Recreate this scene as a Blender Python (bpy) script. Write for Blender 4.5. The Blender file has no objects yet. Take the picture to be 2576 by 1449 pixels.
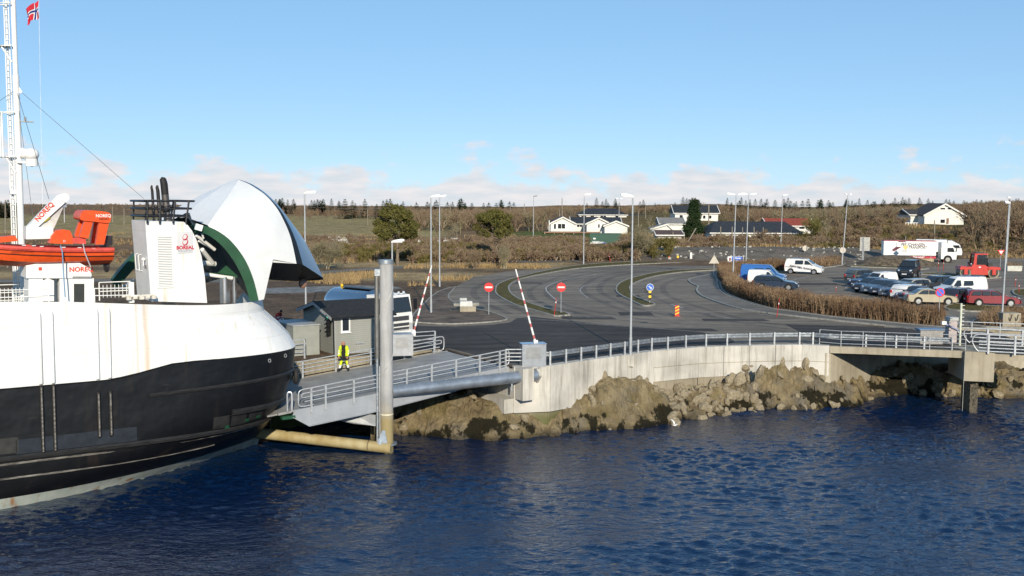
import bpy, bmesh, math, random
import numpy as np
from mathutils import Vector, Matrix, noise
from mathutils.geometry import delaunay_2d_cdt
R = math.radians
random.seed(7); rng = np.random.default_rng(7)
S = bpy.context.scene
COL = S.collection
# ------------------------------------------------------------------ camera
CAMZ = 14.0; FPX = 2700.0; PITCH = R(5.04); ROLL = R(0.30)
_f = Vector((0, math.cos(PITCH), -math.sin(PITCH))); _r = Vector((1, 0, 0)); _u = Vector((0, math.sin(PITCH), math.cos(PITCH)))
_r2 = _r*math.cos(ROLL) + _u*math.sin(ROLL); _u2 = _u*math.cos(ROLL) - _r*math.sin(ROLL)
cam = bpy.data.cameras.new('camera'); camo = bpy.data.objects.new('camera', cam); COL.objects.link(camo)
cam.sensor_width = 36; cam.lens = 36*FPX/2576; cam.clip_start = 0.5; cam.clip_end = 6000
M = Matrix.Identity(4)
for i, v in enumerate((_r2, _u2, -_f)):
    for k in range(3): M[k][i] = v[k]
M.translation = (0, 0, CAMZ); camo.matrix_world = M
S.camera = camo
# ------------------------------------------------------------------ sun and sky
SUN_AZ = Vector((0.15, -0.99)).normalized(); SUN_EL = R(21)
sun = bpy.data.lights.new('sun', 'SUN'); suno = bpy.data.objects.new('sun', sun); COL.objects.link(suno)
sun.energy = 5.0; sun.angle = R(0.53); sun.color = (1.0, 0.90, 0.73)
sd = Vector((SUN_AZ.x*math.cos(SUN_EL), SUN_AZ.y*math.cos(SUN_EL), math.sin(SUN_EL)))
suno.rotation_euler = sd.to_track_quat('Z', 'Y').to_euler()
suno.location = sd*80
W = bpy.data.worlds.new('World'); S.world = W; W.use_nodes = True
nt = W.node_tree; nt.nodes.clear()
def wn(t, **k):
    n = nt.nodes.new(t)
    for a, b in k.items(): setattr(n, a, b)
    return n
L_ = nt.links.new
out = wn('ShaderNodeOutputWorld'); bg = wn('ShaderNodeBackground'); bg.inputs[1].default_value = 0.10
sky = wn('ShaderNodeTexSky', sky_type='NISHITA', sun_disc=False)
sky.sun_elevation = SUN_EL; sky.sun_rotation = math.atan2(SUN_AZ.x, SUN_AZ.y)
sky.air_density = 0.65; sky.dust_density = 0.0; sky.ozone_density = 5.0; sky.altitude = 0
hs = wn('ShaderNodeHueSaturation'); hs.inputs['Saturation'].default_value = 1.1
hs.inputs['Value'].default_value = 1.0; hs.inputs['Hue'].default_value = 0.5
L_(sky.outputs[0], hs.inputs['Color'])
gm = wn('ShaderNodeGamma'); gm.inputs[1].default_value = 0.42; L_(hs.outputs[0], gm.inputs[0])   # the camera's flat, bright rendering of the sky
ti = wn('ShaderNodeMixRGB', blend_type='MULTIPLY'); ti.inputs[0].default_value = 1; ti.inputs[2].default_value = (2.68, 3.28, 3.75, 1); L_(gm.outputs[0], ti.inputs[1])
# cumulus bank low on the horizon, all the way round; just below the horizon the sky goes on as at the horizon
tc = wn('ShaderNodeTexCoord'); sx = wn('ShaderNodeSeparateXYZ'); L_(tc.outputs['Generated'], sx.inputs[0])
def mth(op, a, b=None, c=None):
    n = wn('ShaderNodeMath', operation=op)
    for i, v in enumerate((a, b, c)):
        if v is None: continue
        if isinstance(v, (int, float)): n.inputs[i].default_value = v
        else: L_(v, n.inputs[i])
    return n.outputs[0]
az = mth('ARCTAN2', sx.outputs[0], sx.outputs[1])
zs_ = mth('MAXIMUM', sx.outputs[2], 0.004); cvs = wn('ShaderNodeCombineXYZ'); L_(sx.outputs[0], cvs.inputs[0]); L_(sx.outputs[1], cvs.inputs[1]); L_(zs_, cvs.inputs[2]); L_(cvs.outputs[0], sky.inputs['Vector'])
zel = mth('ADD', sx.outputs[2], 0.014)
cv = wn('ShaderNodeCombineXYZ'); L_(mth('MULTIPLY', az, 15.0), cv.inputs[0]); L_(mth('MULTIPLY', sx.outputs[2], 26.0), cv.inputs[1]); cv.inputs[2].default_value = 3.7
n1 = wn('ShaderNodeTexNoise'); n1.inputs['Scale'].default_value = 1.35; n1.inputs['Detail'].default_value = 7; n1.inputs['Roughness'].default_value = 0.58
L_(cv.outputs[0], n1.inputs['Vector'])
cv2 = wn('ShaderNodeCombineXYZ'); L_(mth('MULTIPLY', az, 5.0), cv2.inputs[0]); cv2.inputs[1].default_value = 1.9
n2 = wn('ShaderNodeTexNoise'); n2.inputs['Scale'].default_value = 1.0; n2.inputs['Detail'].default_value = 3; L_(cv2.outputs[0], n2.inputs['Vector'])
# cloud top height varies with bearing
top = mth('MULTIPLY_ADD', n2.outputs[0], 0.105, 0.0)
rel = mth('DIVIDE', zel, top)
edge = mth('SUBTRACT', mth('MULTIPLY_ADD', n1.outputs[0], 2.4, -0.45), rel)
mr = wn('ShaderNodeMapRange'); mr.interpolation_type = 'SMOOTHSTEP'; mr.inputs['From Min'].default_value = -0.04; mr.inputs['From Max'].default_value = 0.34
L_(edge, mr.inputs['Value'])
shade = wn('ShaderNodeTexNoise'); shade.inputs['Scale'].default_value = 2.2; shade.inputs['Detail'].default_value = 5
cv3 = wn('ShaderNodeCombineXYZ'); L_(mth('MULTIPLY', az, 11.0), cv3.inputs[0]); L_(mth('MULTIPLY', sx.outputs[2], 55.0), cv3.inputs[1]); L_(cv3.outputs[0], shade.inputs['Vector'])
cr = wn('ShaderNodeValToRGB'); cr.color_ramp.elements[0].position = 0.34; cr.color_ramp.elements[1].position = 0.66
cr.color_ramp.elements[0].color = (6.6, 7.0, 7.5, 1); cr.color_ramp.elements[1].color = (8.8, 8.1, 8.0, 1)
L_(shade.outputs[0], cr.inputs[0])
mx = wn('ShaderNodeMixRGB'); L_(mth('MULTIPLY', mr.outputs[0], 0.86), mx.inputs[0]); L_(ti.outputs[0], mx.inputs[1]); L_(cr.outputs[0], mx.inputs[2])
L_(mx.outputs[0], bg.inputs[0]); L_(bg.outputs[0], out.inputs[0])
S.view_settings.view_transform = 'Standard'; S.view_settings.look = 'None'; S.view_settings.exposure = 0.05; S.view_settings.gamma = 1
S.view_settings.use_curve_mapping = False
S.render.engine = 'CYCLES'; S.cycles.max_bounces = 6; S.cycles.transparent_max_bounces = 8
S.cycles.caustics_reflective = False; S.cycles.caustics_refractive = False; S.cycles.sample_clamp_indirect = 6
# ------------------------------------------------------------------ measuring from the photograph (2576 wide)
GZ = 4.0
def ray(px, py):
    return (_f*FPX + _r2*(px-1288.0) - _u2*(py-724.5)).normalized()
def G(px, py, z=GZ):
    d = ray(px, py); t = (z-CAMZ)/d.z
    return Vector((d.x*t, d.y*t, z))
def A(px, py, Y):
    d = ray(px, py); t = Y/d.y
    return Vector((d.x*t, Y, CAMZ+d.z*t))
def proj(p):
    v = Vector(p)-Vector((0, 0, CAMZ)); dz = v.dot(_f)
    return (1288+FPX*v.dot(_r2)/dz, 724.5-FPX*v.dot(_u2)/dz)
class Frame:
    def __init__(s, o, ang):
        s.o = Vector((o[0], o[1], 0)); s.a = ang; s.h = Vector((math.cos(ang), math.sin(ang), 0)); s.n = Vector((-math.sin(ang), math.cos(ang), 0))
    def w(s, x, y, z=0): return s.o + s.h*x + s.n*y + Vector((0, 0, z))
    def l(s, p): v = Vector(p)-s.o; return Vector((v.dot(s.h), v.dot(s.n), v.z))
    def pl(s, px, py, y):
        "pixel ray meets the vertical plane y=const of this frame -> local (x, y, z)"
        d = ray(px, py); c = Vector((0, 0, CAMZ)); t = (y-(c-s.o).dot(s.n))/d.dot(s.n)
        return s.l(c+d*t)
# ------------------------------------------------------------------ materials
MATS = {}
def mat(name, col, rough=0.6, metal=0.0, var=0.12, scale=2.5, bump=0.0, bscale=14.0, dark=None, spec=0.5, coat=0.0, det=5, stretch=None):
    if name in MATS: return MATS[name]
    m = bpy.data.materials.new(name); m.use_nodes = True; t = m.node_tree; b = t.nodes['Principled BSDF']
    b.inputs['Roughness'].default_value = rough; b.inputs['Metallic'].default_value = metal
    b.inputs['Specular IOR Level'].default_value = spec; b.inputs['Coat Weight'].default_value = coat
    c = Vector(col[:3]); d = Vector(dark) if dark is not None else c*(1-2*var)
    l = c if dark is not None else c*(1+var)
    tcn = t.nodes.new('ShaderNodeTexCoord'); v = tcn.outputs['Object']
    if stretch:
        mp = t.nodes.new('ShaderNodeMapping'); mp.inputs['Scale'].default_value = stretch; t.links.new(v, mp.inputs[0]); v = mp.outputs[0]
    if var > 0 or dark is not None:
        n = t.nodes.new('ShaderNodeTexNoise'); n.inputs['Scale'].default_value = scale; n.inputs['Detail'].default_value = det; n.inputs['Roughness'].default_value = 0.6
        t.links.new(v, n.inputs['Vector'])
        r = t.nodes.new('ShaderNodeValToRGB'); r.color_ramp.elements[0].position = 0.32; r.color_ramp.elements[1].position = 0.66
        r.color_ramp.elements[0].color = (max(d[0], 0), max(d[1], 0), max(d[2], 0), 1); r.color_ramp.elements[1].color = (l[0], l[1], l[2], 1)
        t.links.new(n.outputs[0], r.inputs[0]); t.links.new(r.outputs[0], b.inputs['Base Color'])
    else: b.inputs['Base Color'].default_value = (*c, 1)
    if bump > 0:
        n = t.nodes.new('ShaderNodeTexNoise'); n.inputs['Scale'].default_value = bscale; n.inputs['Detail'].default_value = 6
        t.links.new(v, n.inputs['Vector'])
        bp = t.nodes.new('ShaderNodeBump'); bp.inputs['Strength'].default_value = bump; bp.inputs['Distance'].default_value = 0.1
        t.links.new(n.outputs[0], bp.inputs['Height']); t.links.new(bp.outputs[0], b.inputs['Normal'])
    MATS[name] = m; return m
def emit(name, col, st):
    m = bpy.data.materials.new(name); m.use_nodes = True; b = m.node_tree.nodes['Principled BSDF']
    b.inputs['Base Color'].default_value = (*col, 1); b.inputs['Emission Color'].default_value = (*col, 1); b.inputs['Emission Strength'].default_value = st
    return m
def paint(col, rough=0.35, name=None, coat=0.3):
    nm = name or 'paint_%02x%02x%02x' % tuple(int(min(c, 1)*255) for c in col)
    return mat(nm, col, rough, 0, 0.05, 1.5, coat=coat)
WHITE = mat('white_paint', (0.80, 0.80, 0.78), 0.45, 0, 0.03, 1.2)
GALV = mat('galvanised_steel', (0.40, 0.43, 0.46), 0.42, 0.65, 0.18, 5, bump=0.05)
GALVM = mat('galvanised_matt', (0.46, 0.48, 0.50), 0.5, 0.35, 0.14, 6)
BLACKP = mat('black_paint', (0.012, 0.012, 0.014), 0.4, 0, 0.2, 3)
RUBBER = mat('rubber', (0.02, 0.02, 0.021), 0.8, 0, 0.2, 6)
GLASS = mat('dark_glass', (0.02, 0.025, 0.03), 0.06, 0, 0.0, spec=0.8)
CHROME = mat('chrome', (0.75, 0.76, 0.78), 0.12, 1.0, 0.0)
ALLOY = mat('alloy_wheel', (0.62, 0.63, 0.64), 0.3, 0.8, 0.05)
LAMPW = mat('headlight_glass', (0.75, 0.77, 0.78), 0.08, 0.4, 0.0)
REDL = mat('tail_light_red', (0.55, 0.01, 0.01), 0.2, 0, 0.0)
AMBER = mat('amber_lens', (0.75, 0.25, 0.02), 0.25, 0, 0.0)
REDP = mat('sign_red', (0.72, 0.02, 0.02), 0.45, 0, 0.04)
BLUEP = mat('sign_blue', (0.02, 0.12, 0.55), 0.45, 0, 0.04)
YELP = mat('sign_yellow', (0.85, 0.55, 0.02), 0.45, 0, 0.04)
SIGNBACK = mat('sign_back', (0.42, 0.43, 0.42), 0.5, 0.3, 0.08)
# ------------------------------------------------------------------ mesh builder
class MB:
    def __init__(s): s.v = []; s.f = []; s.m = []
    def add(s, vs, fs, mi=0):
        o = len(s.v); s.v += [tuple(x) for x in vs]; s.f += [tuple(i+o for i in f) for f in fs]; s.m += [mi]*len(fs); return s
    def box(s, c, d, rz=0, mi=0, M=None, taper=None):
        hx, hy, hz = d[0]/2, d[1]/2, d[2]/2; tx, ty = taper or (1, 1)
        vs = [Vector((sx*hx*(tx if sz > 0 else 1), sy*hy*(ty if sz > 0 else 1), sz*hz)) for sz in (-1, 1) for sy in (-1, 1) for sx in (-1, 1)]
        Q = M if M is not None else Matrix.Rotation(rz, 3, 'Z'); c = Vector(c)
        return s.add([c+Q@v for v in vs], [(0, 2, 3, 1), (4, 5, 7, 6), (0, 1, 5, 4), (2, 6, 7, 3), (0, 4, 6, 2), (1, 3, 7, 5)], mi)
    def cyl(s, p0, p1, r0, r1=None, n=10, mi=0, cap=True):
        p0 = Vector(p0); p1 = Vector(p1); r1 = r0 if r1 is None else r1; d = p1-p0
        if d.length < 1e-9: return s
        q = d.to_track_quat('Z', 'Y'); a = [2*math.pi*i/n for i in range(n)]
        vs = [p0+q@Vector((r0*math.cos(t), r0*math.sin(t), 0)) for t in a]+[p1+q@Vector((r1*math.cos(t), r1*math.sin(t), 0)) for t in a]
        fs = [(i, (i+1) % n, n+(i+1) % n, n+i) for i in range(n)]
        if cap: fs += [tuple(range(n-1, -1, -1)), tuple(range(n, 2*n))]
        return s.add(vs, fs, mi)
    def tube(s, pts, r, n=8, mi=0, closed=False, cap=True):
        P = [Vector(p) for p in pts]; k = len(P); rings = []; up = None
        for i, p in enumerate(P):
            if closed: d = P[(i+1) % k]-P[i-1]
            else: d = P[min(i+1, k-1)]-P[max(i-1, 0)]
            d.normalize()
            if up is None: up = d.orthogonal().normalized()
            up = (up-d*up.dot(d)); up = up.normalized() if up.length > 1e-6 else d.orthogonal().normalized()
            b = d.cross(up); rr = r[i] if isinstance(r, (list, tuple)) else r
            rings.append([p+up*(rr*math.cos(2*math.pi*j/n))+b*(rr*math.sin(2*math.pi*j/n)) for j in range(n)])
        return s.loft(rings, True, cap and not closed, mi, closed)
    def loft(s, rings, close=True, cap=True, mi=0, loop=False):
        n = len(rings[0]); k = len(rings); vs = [p for r in rings for p in r]; fs = []
        for i in range(k if loop else k-1):
            a = i*n; b = ((i+1) % k)*n
            for j in range(n if close else n-1):
                j2 = (j+1) % n; fs.append((a+j, a+j2, b+j2, b+j))
        if cap: fs += [tuple(range(n-1, -1, -1)), tuple(range((k-1)*n, k*n))]
        return s.add(vs, fs, mi)
    def prism(s, poly, ext, mi=0):
        n = len(poly); e = Vector(ext); P = [Vector(p) for p in poly]
        return s.add(P+[p+e for p in P], [tuple(range(n-1, -1, -1)), tuple(range(n, 2*n))]+[(i, (i+1) % n, n+(i+1) % n, n+i) for i in range(n)], mi)
    def quad(s, *p, mi=0): return s.add(p, [tuple(range(len(p)))], mi)
    def ball(s, c, r, n=10, m=6, mi=0, sc=(1, 1, 1)):
        c = Vector(c); rings = []
        for i in range(m+1):
            t = math.pi*i/m; rings.append([c+Vector((r*sc[0]*math.sin(t)*math.cos(2*math.pi*j/n), r*sc[1]*math.sin(t)*math.sin(2*math.pi*j/n), -r*sc[2]*math.cos(t))) for j in range(n)])
        return s.loft(rings, True, False, mi)
    def mesh(s, name, mats, smooth=False, angle=40):
        me = bpy.data.meshes.new(name); me.from_pydata(s.v, [], s.f)
        for m in (mats if isinstance(mats, (list, tuple)) else [mats]): me.materials.append(m)
        if len(set(s.m)) > 1 or (s.m and s.m[0]): me.polygons.foreach_set('material_index', s.m)
        bm = bmesh.new(); bm.from_mesh(me); bmesh.ops.recalc_face_normals(bm, faces=bm.faces)
        if smooth:
            for f in bm.faces: f.smooth = True
            for e in bm.edges:
                if len(e.link_faces) == 2 and e.calc_face_angle(0) > R(angle): e.smooth = False
        bm.to_mesh(me); bm.free(); me.update(); return me
    def build(s, name, mats, parent=None, smooth=False, angle=40, **tags):
        return link(name, s.mesh(name, mats, smooth, angle), parent, **tags)
def link(name, data, parent=None, loc=None, rz=None, **tags):
    o = bpy.data.objects.new(name, data); COL.objects.link(o)
    if parent is not None: o.parent = parent
    if loc is not None: o.location = loc
    if rz is not None: o.rotation_euler = (0, 0, rz)
    for k, v in tags.items(): o[k] = v
    return o
def thing(name, label, category, loc=(0, 0, 0), rz=0, group=None):
    o = bpy.data.objects.new(name, None); COL.objects.link(o); o.empty_display_size = 0.3
    o.location = loc; o.rotation_euler = (0, 0, rz); o['label'] = label; o['category'] = category
    if group: o['group'] = group
    return o
def copytree(o, parent=None, **tags):
    c = o.copy(); COL.objects.link(c); c.parent = parent
    for k, v in tags.items(): c[k] = v
    for ch in list(o.children): copytree(ch, c)
    return c
def text(body, size, M, mt, parent, name='lettering', ext=0.004, shear=0, align='CENTER', sx=1.0, bold=0.0):
    cu = bpy.data.curves.new(name, 'FONT'); cu.body = body; cu.size = size; cu.extrude = ext; cu.align_x = align; cu.align_y = 'CENTER'; cu.shear = shear; cu.offset = bold
    cu.resolution_u = 3
    o = bpy.data.objects.new(name, cu); me = bpy.data.meshes.new_from_object(o); bpy.data.objects.remove(o); bpy.data.curves.remove(cu)
    me.materials.clear(); me.materials.append(mt); me.name = name
    o = bpy.data.objects.new(name, me); COL.objects.link(o); o.parent = parent
    o.matrix_local = M @ Matrix.Diagonal((sx, 1, 1, 1)); return o
def facing(loc, right, up=(0, 0, 1)):
    r = Vector(right).normalized(); u = Vector(up).normalized(); n = r.cross(u).normalized(); u = n.cross(r)
    m = Matrix.Identity(4)
    for i, v in enumerate((r, u, n)):
        for k in range(3): m[k][i] = v[k]
    m.translation = loc; return m
def smooth_pts(pts, k=4, closed=False):
    P = [Vector(p) for p in pts]; n = len(P); o = []
    rg = range(n) if closed else range(n-1)
    for i in rg:
        p0 = P[i-1] if (closed or i > 0) else P[0]; p1 = P[i]; p2 = P[(i+1) % n]; p3 = P[(i+2) % n] if (closed or i+2 < n) else P[-1]
        for j in range(k):
            t = j/k; o.append(0.5*((2*p1)+(p2-p0)*t+(2*p0-5*p1+4*p2-p3)*t*t+(3*p1-p0-3*p2+p3)*t**3))
    if not closed: o.append(P[-1])
    return o
def lerp(a, b, t): return a+(b-a)*t
HEAD = R(32.7)
SHIP = Frame((-25.4, 51.5), HEAD)          # ferry: x forward, y to port
LINK = Frame((-11.06, 54.7), HEAD)         # linkspan: x from the ship end to the shore, y across to port
# ================================================================== SETTING: water, ground, roads
def ss(a, b, x):
    t = min(1, max(0, (x-a)/(b-a))); return t*t*(3-2*t)
def pxof(x, y): return 1288+2700*x/max(y, 1)
def hgt(x, y):
    px = pxof(x, y); h = GZ
    h += 3.0*ss(268, 345, y)*ss(1240, 1420, px)*(1-.6*ss(1780, 2000, px))
    h += 1.3*ss(178, 214, y)*ss(1560, 1760, px)
    h += 2.5*ss(168, 235, y)*ss(2010, 2260, px)
    h += 1.6*math.exp(-((y-172)/9)**2)*ss(1470, 1640, px)*(1-ss(2150, 2350, px))
    h += 1.0*ss(420, 600, y)*(1-ss(700, 1100, px)*0.4)
    if y > 560: h = min(h, lerp(h, 14-33.5*y/2700, ss(560, 760, y)))   # the land falls away behind the tree line
    a = ss(150, 200, y)*(1-ss(500, 600, y)); h += a*(0.5*noise.noise((x*0.05, y*0.05, 1.3))+0.25*noise.noise((x*0.17, y*0.17, 4.3)))
    return h
quay_px = [(1384, 922), (1424, 916), (1462, 910.5), (1500, 905), (1536, 900), (1572, 895), (1605.5, 890), (1640, 885), (1680.5, 882), (1726, 877.5), (1777, 874), (1830, 872.5), (1887, 871), (1949, 869.5), (2012.5, 869), (2046.5, 869)]
QUAY = [G(*p) for p in quay_px]
bridge_px = [(2087, 872), (2180, 875), (2256, 878), (2327, 880.5), (2396, 883), (2430, 884.5), (2500, 888), (2600, 893), (2700, 898)]
BRG = [G(*p) for p in bridge_px]
SHORE_NEAR = LINK.w(12.9, -0.6, GZ); SHORE_FAR = LINK.w(12.9, 8.3, GZ)
edge = [Vector((-2400, 80, 0)), Vector((-70, 76, 0)), LINK.w(-3, 14, 0), LINK.w(2.0, 8.3, 0), SHORE_FAR, SHORE_NEAR]
edge += QUAY + [BRG[0]] + [Vector((BRG[0].x+1.2, BRG[0].y+11.0, 0)), Vector((46, 82, 0)), Vector((80, 87, 0)), Vector((2400, 90, 0))]
poly = [Vector((p.x, p.y)) for p in edge] + [Vector((2400, 4200)), Vector((-2400, 4200))]
def inside(x, y, P=poly):
    c = False; j = len(P)-1
    for i in range(len(P)):
        if (P[i].y > y) != (P[j].y > y) and x < (P[j].x-P[i].x)*(y-P[i].y)/(P[j].y-P[i].y)+P[i].x: c = not c
        j = i
    return c
pts = []; y = 60.0
while y < 4000:
    st = 3.5 if y < 300 else y*0.02; nx = int(1.5*max(y, 100)*0.62/st)
    for i in range(-nx, nx+1): 
        x = i*st + random.uniform(-.3, .3)*st
        yy = y+random.uniform(-.3, .3)*st
        if inside(x, yy): pts.append(Vector((x, yy)))
    y += st
nb = len(poly)
res = delaunay_2d_cdt(poly+pts, [(i, (i+1) % nb) for i in range(nb)], [], 1, 1e-4)
gv = res[0]; gf = res[2]
gme = bpy.data.meshes.new('ground'); gme.from_pydata([(v.x, v.y, hgt(v.x, v.y)) for v in gv], [], [tuple(f) for f in gf])
DIRT = (0.125, 0.088, 0.060); TAN = (0.36, 0.26, 0.135); FIELD = (0.30, 0.235, 0.11); SCRUB = (0.20, 0.13, 0.072); MOSS = (0.145, 0.108, 0.044); GRAVEL = (0.165, 0.142, 0.115); ROCKY = (0.24, 0.21, 0.16)
def mixc(a, b, t): return tuple(a[i]+(b[i]-a[i])*t for i in range(3))
def gcol(x, y, z):
    px, py = proj((x, y, z)) if y > 5 else (0, 3000)
    n = noise.noise((x*0.06, y*0.06, 9.1)); n2 = noise.noise((x*0.2, y*0.2, 2.1))
    c = DIRT
    c = mixc(c, TAN, ss(118, 126, y+4*n)*(1-ss(1400, 1500, px)))
    c = mixc(c, DIRT, ss(132, 136, y+3*n)*(1-ss(141, 146, y))*0.8)
    c = mixc(c, SCRUB, ss(150, 165, y))
    if px < 1130: c = mixc(c, FIELD, ss(225, 260, y+25*n)*(1-ss(430, 470, y+20*n)))
    if px < 1000: c = mixc(c, TAN, ss(0.1, 0.35, n)*ss(180, 200, y)*(1-ss(300, 330, y))*0.8)
    if 1290 < px < 1560: c = mixc(c, (0.10, 0.12, 0.035), ss(205, 215, y)*(1-ss(270, 290, y)))
    if px > 1560: c = mixc(c, MOSS, ss(180, 190, y+6*n))
    if 1480 < px < 2420: c = mixc(c, GRAVEL, ss(157, 160, y)*(1-ss(178, 184, y+5*n2))*(1-ss(2280, 2420, px)))
    if 2030 < px < 2600: c = mixc(c, GRAVEL, ss(150, 156, y)*(1-ss(166, 176, y+5*n2))*0.7)
    if px > 2050: c = mixc(c, TAN, ss(0.15, 0.4, n)*ss(185, 200, y)*0.7)
    return mixc(c, SCRUB, ss(460, 520, y)*0.9)
ca = gme.color_attributes.new('gcol', 'FLOAT_COLOR', 'POINT')
cc = np.ones((len(gv), 4), np.float32)
for i, v in enumerate(gme.vertices): cc[i, :3] = gcol(*v.co)
ca.data.foreach_set('color', cc.ravel())
def ground_mat():
    m = bpy.data.materials.new('ground_soil'); m.use_nodes = True; t = m.node_tree; b = t.nodes['Principled BSDF']; b.inputs['Roughness'].default_value = 0.95; b.inputs['Specular IOR Level'].default_value = 0.1
    a = t.nodes.new('ShaderNodeVertexColor'); a.layer_name = 'gcol'
    tc = t.nodes.new('ShaderNodeTexCoord'); o = a.outputs[0]
    for sc, lo, hi in ((0.35, 0.62, 1.35), (2.6, 0.6, 1.4), (11, 0.6, 1.5)):
        n = t.nodes.new('ShaderNodeTexNoise'); n.inputs['Scale'].default_value = sc; n.inputs['Detail'].default_value = 5; n.inputs['Roughness'].default_value = 0.65; t.links.new(tc.outputs['Object'], n.inputs['Vector'])
        mr = t.nodes.new('ShaderNodeMapRange'); mr.inputs[1].default_value = 0.3; mr.inputs[2].default_value = 0.7; mr.inputs[3].default_value = lo; mr.inputs[4].default_value = hi; t.links.new(n.outputs[0], mr.inputs[0])
        x = t.nodes.new('ShaderNodeMixRGB'); x.blend_type = 'MULTIPLY'; x.inputs[0].default_value = 1; t.links.new(o, x.inputs[1]); t.links.new(mr.outputs[0], x.inputs[2]); o = x.outputs[0]
    t.links.new(o, b.inputs['Base Color'])
    n = t.nodes.new('ShaderNodeTexNoise'); n.inputs['Scale'].default_value = 5; n.inputs['Detail'].default_value = 8; t.links.new(tc.outputs['Object'], n.inputs['Vector'])
    bp = t.nodes.new('ShaderNodeBump'); bp.inputs['Strength'].default_value = 0.9; bp.inputs['Distance'].default_value = 0.25; t.links.new(n.outputs[0], bp.inputs['Height']); t.links.new(bp.outputs[0], b.inputs['Normal'])
    return m
gme.materials.append(ground_mat()); gme.polygons.foreach_set('use_smooth', [True]*len(gme.polygons))
link('ground', gme, kind='structure')
# ---- water
def water_mat():
    m = bpy.data.materials.new('sea_water'); m.use_nodes = True; t = m.node_tree; b = t.nodes['Principled BSDF']
    b.inputs['Base Color'].default_value = (0.002, 0.013, 0.048, 1); b.inputs['Roughness'].default_value = 0.05; b.inputs['IOR'].default_value = 1.62; b.inputs['Specular Tint'].default_value = (0.58, 0.84, 1.0, 1)
    tc = t.nodes.new('ShaderNodeTexCoord'); prev = None
    hsum = None
    # eddies from the propellers swirl the small waves near the camera
    nw = t.nodes.new('ShaderNodeTexNoise'); nw.inputs['Scale'].default_value = 0.16; nw.inputs['Detail'].default_value = 2; t.links.new(tc.outputs['Object'], nw.inputs['Vector'])
    va = t.nodes.new('ShaderNodeVectorMath'); va.operation = 'MULTIPLY_ADD'; va.inputs[1].default_value = (1.5, 1.5, 0); t.links.new(nw.outputs['Color'], va.inputs[0]); t.links.new(tc.outputs['Object'], va.inputs[2])
    for sc, amp, st in ((1.9, 0.10, (0.55, 1.25, 1)), (4.2, 0.075, (0.55, 1.25, 1)), (9, 0.03, (.8, 1.2, 1))):
        mp = t.nodes.new('ShaderNodeMapping'); mp.inputs['Scale'].default_value = st; mp.inputs['Rotation'].default_value = (0, 0, 0.25); t.links.new(va.outputs[0], mp.inputs[0])
        n = t.nodes.new('ShaderNodeTexNoise'); n.inputs['Scale'].default_value = sc; n.inputs['Detail'].default_value = 3; n.inputs['Distortion'].default_value = 0.6; t.links.new(mp.outputs[0], n.inputs['Vector'])
        q = t.nodes.new('ShaderNodeMath'); q.operation = 'MULTIPLY_ADD'; q.inputs[1].default_value = amp; t.links.new(n.outputs[0], q.inputs[0])
        if hsum is not None: t.links.new(hsum, q.inputs[2])
        else: q.inputs[2].default_value = 0
        hsum = q.outputs[0]
    # calmer water by the quay
    bp = t.nodes.new('ShaderNodeBump'); bp.inputs['Strength'].default_value = 1.0; bp.inputs['Distance'].default_value = 0.7; t.links.new(hsum, bp.inputs['Height']); t.links.new(bp.outputs[0], b.inputs['Normal'])
    return m
WX0, WX1, WY0, WY1 = -36.0, 48.0, 26.0, 84.0
gx = np.arange(WX0, WX1+.01, .15); gy = np.arange(WY0, WY1+.01, .11); XX, YY = np.meshgrid(gx, gy); HH = np.zeros_like(XX); SLO = np.zeros_like(XX)
wr = np.random.default_rng(4)
for _ in range(120):
    lam = math.exp(wr.uniform(math.log(.36), math.log(1.35))); th = wr.normal(1.35, .62); k_ = 2*math.pi/lam; ph = wr.uniform(0, 6.28)
    amp = .0036*lam**.8*wr.uniform(.5, 1.3); q_ = k_*(XX*math.cos(th)+YY*math.sin(th))+ph+.5*np.sin(.35*XX+wr.uniform(0, 6))+.5*np.sin(.41*YY+wr.uniform(0, 6)); HH += amp*(np.sin(q_)+.25*np.sin(2*q_+.8))
# gusts and smooth patches; the churned water nearest the camera is slicker and broader
pat = np.zeros_like(XX)
for _ in range(12):
    lam = wr.uniform(6, 22); th = wr.uniform(0, 3.14); pat += np.sin(2*math.pi/lam*(XX*math.cos(th)*.7+YY*math.sin(th)*1.4)+wr.uniform(0, 6))
pat = 1+.16*pat; HH *= np.clip(pat, .35, 1.7)
sw = 1/(1+np.exp((YY-45)/2.0))*np.exp(-((XX+4)/13)**2); HH *= 1-.55*sw
for _ in range(14):
    lam = wr.uniform(2.5, 7); th = wr.uniform(.4, 2.6); q_ = 2*math.pi/lam*(XX*math.cos(th)+YY*math.sin(th))+1.6*np.sin(.22*XX+wr.uniform(0, 6))+1.6*np.sin(.26*YY+wr.uniform(0, 6)); HH += sw*.011*lam**.5*np.sin(q_)
ed = np.clip(np.minimum(np.minimum(XX-WX0, WX1-XX), np.minimum(YY-WY0, WY1-YY))/3, 0, 1); HH *= ed
nyy, nxx = XX.shape
wv = np.stack([XX, YY, HH], -1).reshape(-1, 3); ii = (np.arange(nyy-1)[:, None]*nxx+np.arange(nxx-1)[None, :]).ravel(); wf = np.stack([ii, ii+1, ii+1+nxx, ii+nxx], 1)
fv = []; ff = []
xs = [-2400, -600, -150, WX0, WX1, 150, 600, 2400]; ys = [-600, -100, WY0, WY1, 140]
for j in range(len(ys)-1):
    for i in range(len(xs)-1):
        if xs[i] == WX0 and ys[j] == WY0: continue
        o_ = len(fv); fv += [(xs[i], ys[j], 0), (xs[i+1], ys[j], 0), (xs[i+1], ys[j+1], 0), (xs[i], ys[j+1], 0)]; ff.append((o_, o_+1, o_+2, o_+3))
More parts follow.
